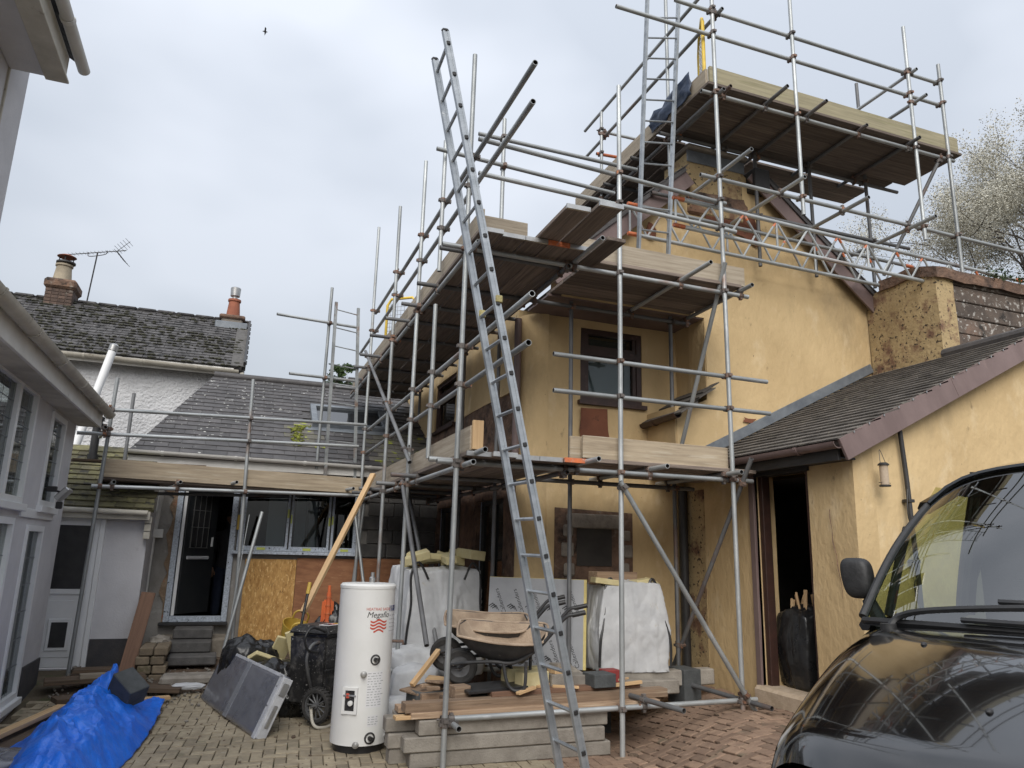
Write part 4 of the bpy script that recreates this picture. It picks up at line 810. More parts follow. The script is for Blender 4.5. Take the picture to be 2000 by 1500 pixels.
# transoms: side bays then front bays, both lifts
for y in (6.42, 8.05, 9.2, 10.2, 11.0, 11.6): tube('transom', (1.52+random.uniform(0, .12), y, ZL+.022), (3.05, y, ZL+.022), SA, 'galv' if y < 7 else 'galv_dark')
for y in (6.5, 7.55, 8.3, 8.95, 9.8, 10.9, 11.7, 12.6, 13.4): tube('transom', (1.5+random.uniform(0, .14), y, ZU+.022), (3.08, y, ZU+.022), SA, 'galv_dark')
for x, y in ((3.02, 5.88), (3.82, 6.02), (4.70, 6.06)): tube('transom', (x, y, ZL+.06), (x, 7.65, ZL+.06), SA)
tube('transom', (1.95, 5.9, ZL+.07), (1.95, 6.6, ZL+.07), SA)
for x, y in ((2.98, 5.72), (4.24, 5.80), (5.02, 6.15)): tube('transom', (x, y, ZU+.05), (x, 7.62, ZU+.03), SA)
# guard rails
tube('guard_rail', (XS+o, 4.72, 3.60), (XS+o, 11.75, 3.60), SA); tube('guard_rail', (XS+o, 4.77, 3.24), (XS+o, 11.75, 3.23), SA)
tube('guard_rail', (XS+o, 4.75, 5.55), (XS+o, 11.75, 5.58), SA); tube('guard_rail', (XS+o, 4.78, 5.22), (XS+o, 13.2, 5.24), SA)
tube('guard_rail', at(1081, 691, 'Y', YF+o), at(1498, 746, 'Y', YF+o), SA); tube('guard_rail', at(1081, 762, 'Y', YF+o), at(1504, 808, 'Y', YF+o), SA)
tube('guard_rail', at(935, 271, 'Y', YF+o), at(1417, 398, 'Y', YF+o), SA); tube('guard_rail', at(935, 338, 'Y', YF+o), at(1437, 453, 'Y', YF+o), SA)
tube('guard_rail', at(935, 261, 'Y', 7.35), at(1244, 332, 'Y', 7.35), SA); tube('guard_rail', at(853, 290, 'Y', 7.25), at(1200, 378, 'Y', 7.25), SA)
# foot ties
tube('foot_tie', at(866, 1405, 'Y', YF+o), at(1478, 1366, 'Y', YF+o), SA)
tube('foot_tie', (1.88, 6.12, .35), (1.88, 6.6, .35), SA, 'galv'); tube('foot_tie', (3.83, 5.86, .45), (3.60, 6.9, .47), SA, 'galv_dark'); tube('foot_tie', (4.86, 5.98, .40), (4.72, 7.5, .43), SA, 'galv_dark')
tube('foot_tie', (XS+o, 8.1, .42), (XS+o, 9.9, .45), SA, 'galv_dark'); tube('foot_tie', (1.75, 8.3, .48), (3.0, 8.3, .46), SA)
# braces
tube('brace', (3.44, YF-o, 2.44), (4.90, YF-o, .30), SA, 'galv'); tube('brace', (4.90, 6.15, 2.75), (4.86, 7.62, .55), SA, 'galv_dark'); tube('brace', (4.75, YF-.06, 4.9), (4.80, 7.4, 2.72), SA)
tube('brace', (XS-o, 11.9, 4.95), (XS-o, 8.05, 2.7), SA, 'galv_dark'); tube('brace', (XS-o, 8.4, 2.52), (XS-o, 6.9, .9), SA, 'galv_dark'); tube('brace', (2.2, 9.9, 2.5), (2.3, 8.35, .6), SA, 'galv_dark')
def board(name, p0, p1, mat, par, w_=.225, up=(0, 0, 1), band=None):
    b = bar(name, p0, p1, w_, .038, mat, par, up, .004)
    if band:
        L = (V(p1)-V(p0)).length/2; bm = bmesh.new(); addbox(bm, (-L-.003, -w_/2-.002, -.021), (-L+.022, w_/2+.002, .021)); link('end_band', bm, band, b, frame(p0, p1, up))
    return b
def jz(): return random.uniform(-.004, .004)
# decks: side boards run away from the viewer, front boards run along the wall
for zb, ys in ((ZL+.066, (6.14, 9.0, 11.7)), (ZU+.066, (6.05, 8.9, 11.6, 14.1))):
    for i in range(5):
        x = 1.98+i*.233
        for k, (a, b) in enumerate(zip(ys, ys[1:])): board('deck_board', (x, a+random.uniform(-.05, .05) if k == 0 else a+.005, zb+jz()), (x+random.uniform(-.006, .006), b, zb+jz()), 'deck_wood', SA, band=('orange_paint' if random.random() < .35 else 'steel') if k == 0 else None)
for zb, x1 in ((ZL+.105, 5.12), (ZU+.095, 5.10)):
    for i in range(5):
        y = YF+.14+i*.233; board('deck_board', (3.16, y, zb+jz()), (x1+random.uniform(-.08, .05), y, zb+jz()), 'deck_wood', SA)
# toe boards
def toe(p0, p1, n, mat, par, h=.22): return bar('toe_board', p0, p1, .038, h, mat, par)
toe((XS+.085, 6.18, ZL+.205), (XS+.085, 8.55, ZL+.205), 0, 'grey_wood', SA); toe((XS+.085, 8.56, ZL+.205), (XS+.085, 11.6, ZL+.205), 0, 'grey_wood', SA); bar('toe_block', (XS+.13, 6.16, ZL+.10), (XS+.13, 6.16, ZL+.36), .04, .10, 'new_wood', SA, up=(1, 0, 0))
toe((3.10, YF+.085, ZL+.24), (4.78, YF+.085, ZL+.235), 0, 'toe_wood', SA); toe((3.0, YF+.16, ZL+.235), (3.4, YF+.16, ZL+.235), 0, 'toe_wood', SA)
toe((XS+.085, 6.1, ZU+.20), (XS+.085, 9.2, ZU+.20), 0, 'grey_wood', SA); toe((XS+.085, 9.21, ZU+.20), (XS+.085, 14.0, ZU+.20), 0, 'grey_wood', SA)
toe((XS+.1, YF-.06, ZU+.21), (2.42, YF-.06, ZU+.21), 0, 'grey_wood', SA, .2); toe((3.02, YF+.085, ZU+.23), (5.10, YF+.085, ZU+.225), 0, 'grey_wood', SA)
# two loose boards run out towards the yard
for x, y in ((2.56, 5.36), (2.80, 5.20)): b = board('loose_board', (x, y, ZU+.11), (x+.02, 7.3, ZU+.115), 'deck_wood', SA, .225, band='steel')
board('loose_board', (3.16, 5.78, ZU+.09), (3.16, 6.5, ZU+.09), 'deck_wood', SA, .2)
# ---------------------------------------------------------------- chimney scaffold
ZC = 7.05
st(5.94, YF, 5.72, 9.3, SB); st(7.87, YF, 5.75, 8.88, SB); st(8.46, YF, 4.16, 8.46, SB)
for x, zt in ((6.02, 7.05), (6.93, 7.1), (7.94, 8.6)): st(x, 7.2, 5.42, zt, SB, 'galv_dark')
st(4.83, 7.4, 5.75, 9.4, SB); st(4.75, 9.15, 6.4, 8.5, SB)
tube('ledger', (4.6, YF+o, ZC), (8.62, YF+o, ZC), SB); tube('ledger', (4.6, 7.26, ZC-.03), (8.6, 7.26, ZC-.03), SB, 'galv_dark'); tube('ledger', (4.80, 6.2, ZC-.02), (4.80, 10.2, ZC-.02), SB, 'galv_dark'); tube('ledger', (5.6, 7.3, ZC-.04), (5.6, 10.0, ZC-.04), SB, 'galv_dark')
for x, y in ((4.90, 6.2), (5.50, 5.95), (6.12, 6.0), (6.95, 6.2), (7.78, 6.15)): tube('transom', (x, y, ZC+.046), (x, 7.55, ZC+.03), SB, 'galv_dark')
for y in (8.0, 8.8, 9.6): tube('transom', (4.6, y, ZC+.02), (5.75, y, ZC+.02), SB, 'galv_dark')
tube('guard_rail', at(1203, 12, 'Y', YF+o), at(1843, 208, 'Y', YF+o), SB); tube('guard_rail', at(1318, 0, 'Y', YF+o), at(1836, 164, 'Y', YF+o), SB)
tube('guard_rail', (4.78+o, 6.2, 8.62), (4.78+o, 9.9, 8.62), SB); tube('guard_rail', (4.78+o, 6.2, 8.12), (4.78+o, 9.9, 8.12), SB)
tube('guard_rail', (7.87+o, 6.2, 8.17), (7.87+o, 8.0, 8.17), SB); tube('guard_rail', (7.87+o, 6.1, 7.72), (7.87+o, 8.0, 7.72), SB)
tube('guard_rail', at(1172, 256, 'Y', 9.2), at(1300, 285, 'Y', 9.2), SB); tube('guard_rail', at(1165, 300, 'Y', 9.2), at(1290, 322, 'Y', 9.2), SB, 'orange_paint')
tube('ledger', at(1368, 341, 'Y', YF+o), at(1998, 494, 'Y', YF+o), SB); tube('ledger', (4.4, 7.16, 6.1), (8.6, 7.16, 6.1), SB, 'galv_dark')
for (x0, y0, x1, y1) in ((1468, 291, 1310, 397), (1572, 345, 1430, 430), (1697, 385, 1560, 455), (1828, 422, 1620, 520)):
    p = at(x0, y0, 'Y', 5.95); tube('transom', p, (p.x, 7.28, p.z+.0), SB)
tube('brace', (8.35, YF+.06, 7.0), (7.95, 7.05, 5.55), SB, 'galv_dark')
for i in range(5):
    y = YF+.10+i*.232; board('deck_board', (4.66, y, ZC+.092+jz()), (8.70-(.22 if i == 4 else 0), y, ZC+.09+jz()), 'deck_wood', SB)
for i in range(3): board('deck_board', (4.80+i*.24, 7.50, ZC+.075), (4.80+i*.24, 10.1, ZC+.075), 'deck_wood', SB)
for i in range(2): board('deck_board', (6.2, 7.62+i*.235, ZC+.07), (8.3, 7.62+i*.235, ZC+.07), 'deck_wood', SB)
for i in range(3): board('deck_board', (6.3+i*.23, 7.9, 6.62), (6.3+i*.23, 9.6, 6.62), 'deck_wood', SB)
bar('toe_board', (4.70, YF+.03, ZC+.225), (8.68, YF+.03, ZC+.22), .038, .225, 'green_wood', SB); bar('toe_board', (4.68, 6.35, ZC+.2), (4.68, 9.9, ZC+.2), .038, .22, 'grey_wood', SB)
# ---------------------------------------------------------------- low scaffold over the door
L0, C0 = V((-1.62, 10.7, 0)), V((1.80, 11.42, 0)); dC = (C0-L0).normalized(); nC = V((dC.y, -dC.x, 0))
def atc(x, y, off=0): return atp(x, y, L0-nC*off, nC)
def stc(x0, y0, x1, y1, off=0, m='galv'):
    a, b = atc(x0, y0, off), atc(x1, y1, off); return tube('standard', a, b, SCf, m)
stc(230, 738, 131, 1328); stc(495, 741, 452, 1270)
stc(262, 768, 187, 1290, .75, 'galv_dark'); stc(649, 562, 618, 915, .45); stc(604, 958, 590, 1175, .8, 'galv_dark'); stc(712, 978, 688, 1150, .2)
tube('guard_rail', atc(215, 800, -.05), atc(716, 830, -.05), SCf); tube('guard_rail', atc(150, 845, -.05), atc(700, 872, -.05), SCf); tube('ledger', atc(178, 949, -.05), atc(705, 968, -.05), SCf); tube('ledger', atc(215, 962, .75), atc(700, 972, .75), SCf, 'galv_dark')
tube('guard_rail', atc(541, 613, .4), atc(700, 640, .4), SCf); tube('guard_rail', atc(565, 729, .4), atc(700, 745, .4), SCf)
for x in (222, 352, 462, 690):
    p = atc(x, 946 if x < 600 else 958, -.28); p.z += .03; tube('transom', p, p-nC*1.25, SCf)
p = atc(205, 798, -.1); tube('transom', p+V((0, 0, .05)), p-nC*.9+V((0, 0, .03)), SCf); p = atc(205, 842, -.1); tube('transom', p+V((0, 0, .05)), p-nC*.9+V((0, 0, .03)), SCf)
a, b = atc(197, 930), atc(706, 950); zt = (a.z+b.z)/2+.06
bar('toe_board', V((a.x, a.y, zt))-nC*.03, V((b.x, b.y, zt))-nC*.03, .038, .235, 'toe_wood', SCf)
for i in range(3): board('deck_board', V((a.x, a.y, zt-.13))-nC*(.16+i*.23), V((b.x, b.y, zt-.13))-nC*(.16+i*.23), 'deck_wood', SCf)
bar('loose_board', atc(140, 898, .25), atc(400, 912, .3), .2, .03, 'old_plank', SCf); bar('raking_prop', atc(487, 1005, -.0), atc(440, 1265, -.12), .01, .01, 'galv', SCf)
tube('brace', atc(512, 1000, -.02), atc(437, 1268, -.25), SCf); tube('brace', atc(693, 1000, .1), atc(710, 1140, -.3), SCf)
NCOUP = couplers()
# ================================================================ lattice girders
def girder(p0, p1, dep, label, ends=True):
    p0, p1 = V(p0), V(p1); d = (p1-p0).normalized(); L = (p1-p0).length; dn = V((0, 0, -dep)); t = thing('lattice_girder', p0, label, 'girder')
    for q, nm in ((V((0, 0, 0)), 'chord'), (dn, 'chord')): c = link(nm, tube_mesh(L), ['galv', 'tube_bore'], t, zframe(p0+q, p1+q)); sharp(c, 40)
    k = 0; bay = .46; x = .03
    while x+bay < L:
        a, b = p0+d*x, p0+d*(x+bay/2)+dn; c = p0+d*(x+bay)
        for (m, n) in ((a, b), (b, c)):
            pipe('diagonal', [m, n], .014, 'galv', t, 7); u = (n-m).normalized()
            top = m if m.z > n.z else n; s = 1 if m.z > n.z else -1; pipe('paint_mark', [top+u*s*.025, top+u*s*.085], .0152, 'orange_paint', t, 7) if random.random() < .4 else None
        if k % 3 == 0: pipe('post', [a, a+dn], .014, 'galv', t, 7)
        x += bay; k += 1
    for q in (p0, p1-d*.16):
        for z in (V((0, 0, 0)), dn): pipe('paint_mark', [q+z, q+z+d*.14], R_T+.0012, 'orange_paint', t, 12)
    return t
girder((4.22, 6.42, 5.65), (9.75, 6.42, 5.53), .33, 'galvanised lattice girder with orange ends running from the standards over the block extension')
girder((4.02, 7.08, 5.84), (8.55, 7.08, 5.78), .38, 'galvanised lattice girder close against the ochre gable below the chimney')
# ================================================================ ladders
def ladder(a0, a1, b0, b1, label, w_=.048, d_=.024, r=.014, step=.26, caps=True, mat='alu'):
    a0, a1, b0, b1 = map(V, (a0, a1, b0, b1)); t = thing('ladder', (a0+b0)/2, label, 'ladder'); side = (b0-a0).normalized()
    for p, q in ((a0, a1), (b0, b1)):
        u = (q-p).normalized(); nrm = u.cross(side); L = (q-p).length/2; M = frame(p, q, nrm); bm = bmesh.new(); h, wd = w_/2, d_/2
        addbox(bm, (-L, -wd, -h), (L, wd, h)); addbox(bm, (-L, -wd-.004, h*.35), (L, wd+.004, h+.003)); addbox(bm, (-L, -wd-.004, -h-.003), (L, wd+.004, -h*.35)); s = link('stile', bm, mat, t, M)
        if caps: link('end_cap', boxmesh((L-.012, -wd-.008, -h-.008), (L+.03, wd+.008, h+.008), .016), 'black_cap', s, M); link('foot', boxmesh((-L-.03, -wd-.008, -h-.008), (-L+.02, wd+.008, h+.008), .008), 'black_cap', s, M)
    n = int((a1-a0).length/step)
    for k in range(n):
        f = (k+.6)/n; p, q = a0.lerp(a1, f), b0.lerp(b1, f); pipe('rung', [p, q], r, mat, t, 6)
        if caps:
            for s, e in ((p, -1), (q, 1)):
                c = s+side*e*(d_/2+.006); link('rung_plug', boxmesh((-.016, -.006, -.016), (.016, .006, .016), .004), 'black_cap', t, frame(c-(a1-a0).normalized(), c+(a1-a0).normalized(), (a1-a0).cross(side)))
    return t
def toz(p, q, z): f = (z-p.z)/(q.z-p.z); return p.lerp(q, f)
a, b = at(1091, 1490, 'Y', 5.28), at(850, 118, 'Y', 5.28); c, d = at(1141, 1490, 'Y', 4.90), at(870, 62, 'Y', 4.90)
mk('brass', (.42, .36, .16), (.30, .26, .13), 12, .5, .2, .6)
LM = ladder(toz(a, b, .02), b, toz(c, d, .02), d, 'long aluminium extension ladder with black end caps leaning across the scaffold corner')
for p, q in ((a, b), (c, d)):
    m = toz(p, q, 3.58); link('ladder_clamp', boxmesh((-.022, -.028, -.03), (.035, .028, .03), .008), 'brass', LM, Matrix.Translation(m+V((.01, 0, .0))))
a, b = at(1247, 492, 'Y', 6.95), at(1265, -20, 'Y', 6.75); c, d = at(1305, 500, 'Y', 6.95), at(1326, -20, 'Y', 6.75)
ladder(toz(a, b, 4.74), b, toz(c, d, 4.74), d, 'slim aluminium ladder climbing from upper deck to the chimney platform', .05, .022, .011, .27, False)
a, b = atc(636, 912, .35), atc(657, 590, .35); c, d = atc(693, 912, .35), atc(700, 602, .35)
ladder(toz(a, b, zt-.1), b, toz(c, d, zt-.1), d, 'narrow steel ladder rising past the skylight of the slate roof', .034, .034, .010, .28, False, 'galv')
# ================================================================ ladder gates, sheet on the deck
def gate(c, U, w_, h, label):
    c, U = V(c), V(U).normalized(); t = thing('safety_gate', c, label, 'gate'); pts = [c, c+Z_*h*.9, c+Z_*h+U*w_*.12, c+Z_*h+U*w_*.8, c+Z_*h*.85+U*w_, c+U*w_]
    pipe('gate_frame', pts+[pts[0]], .022, 'yellow_paint', t, 8); bm = bmesh.new()
    for k in range(1, 9): pipe_bm(bm, [c+U*w_*k/9, c+U*w_*k/9+Z_*h*.93], .0035, 4)
    for k in range(1, 14): pipe_bm(bm, [c+Z_*h*.93*k/14, c+Z_*h*.93*k/14+U*w_], .0035, 4)
    link('mesh_panel', bm, 'steel', t); bar('kick_plate', c+Z_*.08, c+Z_*.08+U*w_, .012, .16, 'yellow_paint', t); return t
gate((XS+.16, 11.3, ZU+.09), (.62, -.5, 0), .55, 1.0, 'yellow mesh ladder gate on the cottage scaffold beside the slate roof'); gate((4.70, 6.42, ZC+.11), (.5, .86, 0), .6, 1.0, 'yellow mesh ladder gate on the chimney platform edge')
bm = bmesh.new(); G = []
for i in range(14): G.append([bm.verts.new((4.64+.05*mnoise.noise(V((i*.4, j*.5, 2)))-.03*j/6, 6.6+i*.07, ZC+.12+.30*j/6*(1-.35*i/13)+.03*mnoise.noise(V((i*.5, j, 0))))) for j in range(7)])
for i in range(13):
    for j in range(6): bm.faces.new((G[i][j], G[i+1][j], G[i+1][j+1], G[i][j+1]))
tp = sharp(link('tarpaulin', bm, 'navy_tarp'), 60); md = tp.modifiers.new('thick', 'SOLIDIFY'); md.thickness = .006; tag(tp, 'crumpled navy sheet tied to the edge of the chimney platform', 'tarpaulin')
# ================================================================ loose things in the yard
def blob(name, c, dim, mat, seed=0, boxy=.5, amp=.06, fr=3., sub=4, parent=None, fold=.02, rz=0, top=None):
    """lumpy sack: sphere pushed towards a box, flattened below, wrinkled"""
    bm = bmesh.new(); bmesh.ops.create_icosphere(bm, subdivisions=sub, radius=1); c, dim = V(c), V(dim); R = Matrix.Rotation(rz, 3, 'Z')
    for v in bm.verts:
        p = v.co.normalized(); m = max(abs(p.x), abs(p.y), abs(p.z)); q = p.lerp(p/m, boxy); s = V((seed*3.1, seed*1.7, seed*.9))
        q = q*(1+amp*mnoise.noise(p*fr*.6+s))
        ps = V((p.x*1.5, p.y*1.5, p.z*.5))*fr; wv = V((mnoise.noise(ps+s), mnoise.noise(ps+s+V((5, 0, 0))), mnoise.noise(ps+s+V((0, 7, 0)))))*.5
        q += p*fold*1.2*mnoise.noise(ps*1.2+s+wv) + p*fold*.5*(min(1, abs(mnoise.noise(ps*2.3+s+wv*1.5))*2.6)-.6) + p*fold*.14*(min(1, abs(mnoise.noise(p*fr*6+s+wv*3))*3)-.6)
        if q.z < -.85: q.z = -.85-.0*(q.z)
        if top and q.z > 0: q.x *= 1-(1-top)*q.z; q.y *= 1-(1-top)*q.z
        v.co = c + R @ V((q.x*dim.x/2, q.y*dim.y/2, (q.z+.85)/1.85*dim.z))
    return sharp(link(name, bm, mat, parent), 60)
# ---------------------------------------------------------------- hot water cylinder
def cylinder():
    c = V((1.265, 7.20, 0)); R_, H_ = .255, 1.42; t = thing('hot_water_cylinder', c, 'tall white hot water cylinder standing on the pavers', 'water cylinder'); M = Matrix.Translation(c)
    lathe('base', [(.22, .0), (.225, .07)], 'black_plastic', t, M, 40)
    lathe('body', [(.20, .065), (R_, .068), (R_, H_-.02)], 'cream_white', t, M, 64); lathe('lid', [(R_+.004, H_-.028), (R_+.005, H_-.004), (R_-.012, H_+.014), (.05, H_+.018)], 'cream_white', t, M, 64)
    lathe('top_fitting', [(.03, H_+.01), (.03, H_+.06), (.018, H_+.07), (.018, H_+.11)], 'steel', t, M @ Matrix.Translation((.05, .1, 0)), 12)
    base = math.atan2(-c.y, -c.x)                                      # direction from cylinder to the viewer
    def P_(deg, z, r=0): a = base+math.radians(deg); return c+V((math.cos(a)*(R_+r), math.sin(a)*(R_+r), z)), V((math.cos(a), math.sin(a), 0))
    def wrap(me, deg, z, r, name, mat):                                # flat mesh (x right, y up) bent round the body
        for v in me.vertices:
            a = base+math.radians(deg)+v.co.x/R_; v.co = V((c.x+math.cos(a)*(R_+r), c.y+math.sin(a)*(R_+r), z+v.co.y))
        return link(name, me, mat, t)
    def dense(s, size, slant=0):
        me = text_mesh(s, size)
        for v in me.vertices: v.co.x += slant*v.co.y
        return me
    wrap(dense('HEATRAE SADIA', .034), 27, 1.215, .0015, 'maker_name', 'red_ink'); wrap(dense('Megaflo', .072, .25), 27, 1.165, .0015, 'model_name', 'ink')
    bm = bmesh.new(); addbox(bm, (-.09, 1.197-1.2, 0), (.09, 1.200-1.2, .0005)); me = bpy.data.meshes.new('u'); bm.to_mesh(me); bm.free(); wrap(me, 27, 1.2, .0012, 'rule', 'grey_ink')
    for k, hw in enumerate((.082, .082, .082, .05)):
        bm = bmesh.new(); n = 20; y0 = 1.112-k*.028; prev = None
        for i in range(n+1):
            x = -hw+2*hw*i/n; w_ = .010*math.sin(x/.082*math.pi*1.5+math.pi/2); lo = (.0 if k < 2 else -.0); y = w_
            cur = (bm.verts.new((x, y+.008, 0)), bm.verts.new((x, y-.008, 0)))
            if prev: bm.faces.new((prev[0], prev[1], cur[1], cur[0]))
            prev = cur
        me = bpy.data.meshes.new('wave'); bm.to_mesh(me); bm.free(); wrap(me, 27, y0, .0015, 'wave_mark', 'red_ink')
    def sticker(deg, z, w_, h, mat, name, lines=0):
        bm = bmesh.new(); n = 6
        for i in range(n): 
            x0, x1 = -w_/2+w_*i/n, -w_/2+w_*(i+1)/n; bm.faces.new([bm.verts.new(p) for p in ((x0, -h/2, 0), (x1, -h/2, 0), (x1, h/2, 0), (x0, h/2, 0))])
        me = bpy.data.meshes.new(name); bm.to_mesh(me); bm.free(); o_ = wrap(me, deg, z, .001, name, mat)
        for k in range(lines):
            bm = bmesh.new(); y = h/2-h*(k+.7)/(lines+.6); x = -w_*.45
            while x < w_*.40:
                l_ = random.uniform(.01, .035); bm.faces.new([bm.verts.new(p) for p in ((x, y-.003, 0), (x+l_, y-.003, 0), (x+l_, y+.003, 0), (x, y+.003, 0))]); x += l_+random.uniform(.006, .02)
            me = bpy.data.meshes.new('ln'); bm.to_mesh(me); bm.free(); wrap(me, deg, z, .002, 'print_line', 'grey_ink' if mat != 'label_blue' else 'upvc')
    mk('label_blue', (.05, .06, .18), (.06, .07, .2), 3, .4, 0); mk('label_white', (.74, .74, .75), (.7, .7, .71), 3, .5, 0)
    sticker(70, 1.12, .16, .26, 'label_white', 'spec_label', 7); sticker(70, 1.22, .15, .05, 'label_blue', 'label_band'); sticker(26, .53, .15, .30, 'label_white', 'instruction_label', 13); sticker(26, .27, .10, .09, 'label_white', 'rating_label', 4)
    for deg, z, r in ((24, .78, .047), (22, .13, .05)):
        p, n = P_(deg, z); Mz = zframe(p-n*.01, p+n); lathe('port', [(r, 0), (r, .014), (r*.75, .018), (r*.72, .006), (.02, .006), (.02, .05), (.008, .05)], 'mortar_black', t, Mz, 18); lathe('stud', [(.016, 0), (.016, .045), (.01, .05)], 'steel', t, Mz, 10)
    for deg, z in ((2, .66), (-5, .08), (66, .12)):
        p, n = P_(deg, z); lathe('stub', [(.03, 0), (.03, .014), (.018, .016), (.018, .055), (.012, .056)], 'steel', t, zframe(p-n*.008, p+n), 12)
    p, n = P_(80, .92); pipe('side_pipe', [p-n*.02, p+n*.10, p+n*.10+V((0, 0, -.03))], .014, 'coupler', t)
    p, n = P_(-22, .44); e = V((-n.y, n.x, 0)); Mx = Matrix(((e.x, n.x, 0, p.x), (e.y, n.y, 0, p.y), (0, 0, 1, p.z), (0, 0, 0, 1)))
    bm = bmesh.new()
    for q in (((-.07, -.05, -.11), (-.045, .012, .11)), ((.045, -.05, -.11), (.07, .012, .11)), ((-.045, -.05, .085), (.045, .012, .11)), ((-.045, -.05, -.11), (.045, .012, -.085))): addbox(bm, *q)
    link('thermostat_frame', bm, 'cream_white', t, Mx); link('thermostat_well', boxmesh((-.045, -.03, -.085), (.045, .003, .085), 0), 'mortar_black', t, Mx); lathe('dial', [(.022, 0), (.022, .02), (.01, .024)], 'cream_white', t, Mx @ Matrix.Translation((.01, .003, -.02)) @ Matrix.Rotation(-math.pi/2, 4, 'X'), 14); link('switch', boxmesh((-.035, .003, .02), (-.005, .018, .06), .004), 'red_ink', t, Mx); link('bracket', boxmesh((-.06, .012, .035), (.06, .018, .05), .002), 'steel', t, Mx)
cylinder()
# ---------------------------------------------------------------- wrapped panels leaning on the bags
def panels():
    B0, B1 = V((-.157, 9.60, .03)), V((.386, 7.74, 0)); off = V((.235, .03, .54)); t = thing('wrapped_radiator', (B0+B1)/2, 'pair of long radiators wrapped in clear film leaning on black rubbish bags', 'radiator')
    e = (B1-B0).normalized(); u = (off-e*off.dot(e)).normalized(); n = e.cross(u); fl_ = n.x > 0; n = -n if fl_ else n; L, Hh = (B1-B0).length, off.length
    bm = bmesh.new(); G = []; nx, ny = 60, 22
    for side, d in ((0, .0), (1, -.11)):
        rows = []
        for i in range(nx+1):
            r = []
            for j in range(ny+1):
                a, b = i/nx, j/ny; ed = min(a, 1-a)*L; p = B0+e*L*a+u*Hh*b
                wr = .003*mnoise.noise(V((a*5+b*7, b*2.3-a*3, side*5)))+.0022*(1-abs(mnoise.noise(V((a*14+b*14, b*5-a*6, 3+side*5))))*3)
                rnd = -.02*max(0, 1-min(b, 1-b)*Hh/.025) - .02*max(0, 1-ed/.03)
                r.append(bm.verts.new(p+n*((d+wr+rnd) if side == 0 else (d-rnd))))
            rows.append(r)
        G.append(rows)
    for s in (0, 1):
        for i in range(nx):
            for j in range(ny):
                f = (G[s][i][j], G[s][i+1][j], G[s][i+1][j+1], G[s][i][j+1]); bm.faces.new(f if s == 0 else f[::-1])
    for i in range(nx): bm.faces.new((G[0][i+1][0], G[0][i][0], G[1][i][0], G[1][i+1][0])); bm.faces.new((G[0][i][ny], G[0][i+1][ny], G[1][i+1][ny], G[1][i][ny]))
    for j in range(ny): bm.faces.new((G[0][0][j], G[0][0][j+1], G[1][0][j+1], G[1][0][j])); bm.faces.new((G[0][nx][j+1], G[0][nx][j], G[1][nx][j], G[1][nx][j+1]))
    bmesh.ops.recalc_face_normals(bm, faces=bm.faces[:]); sharp(link('film', bm, 'film_grey', t), 70)
    mk('film_seam', (.24, .25, .27), (.19, .20, .22), 8, .25, .2, var=0)
    def strip(name, a0, a1, b0, b1, h, mat):
        M = Matrix(((e.x, u.x, n.x, 0), (e.y, u.y, n.y, 0), (e.z, u.z, n.z, 0), (0, 0, 0, 1))); c = B0+e*L*(a0+a1)/2+u*Hh*(b0+b1)/2+n*h
        return link(name, boxmesh((-L*(a1-a0)/2, -Hh*(b1-b0)/2, -.006), (L*(a1-a0)/2, Hh*(b1-b0)/2, .006), .004), mat, t, Matrix.Translation(c) @ M)
    strip('film_seam', .47, .53, .02, .98, -.001, 'film_seam'); strip('edge_wrap', .96, 1.003, .0, 1.0, -.004, 'film_white'); strip('edge_wrap', .0, 1.0, .955, 1.01, -.004, 'film_white')
    M = Matrix.Translation(B1+u*Hh*.5-n*.055+e*.003) @ Matrix(((e.x, u.x, n.x, 0), (e.y, u.y, n.y, 0), (e.z, u.z, n.z, 0), (0, 0, 0, 1)))
    link('end_panel', boxmesh((0, -Hh*.48, -.05), (.02, Hh*.48, .05), .006), 'film_white', t, M); link('bracket', boxmesh((.018, -Hh*.3, -.02), (.03, Hh*.05, .02), .004), 'steel', t, M)
    link('bracket', boxmesh((.018, Hh*.2, -.03), (.034, Hh*.4, .03), .004), 'steel', t, M)
panels()
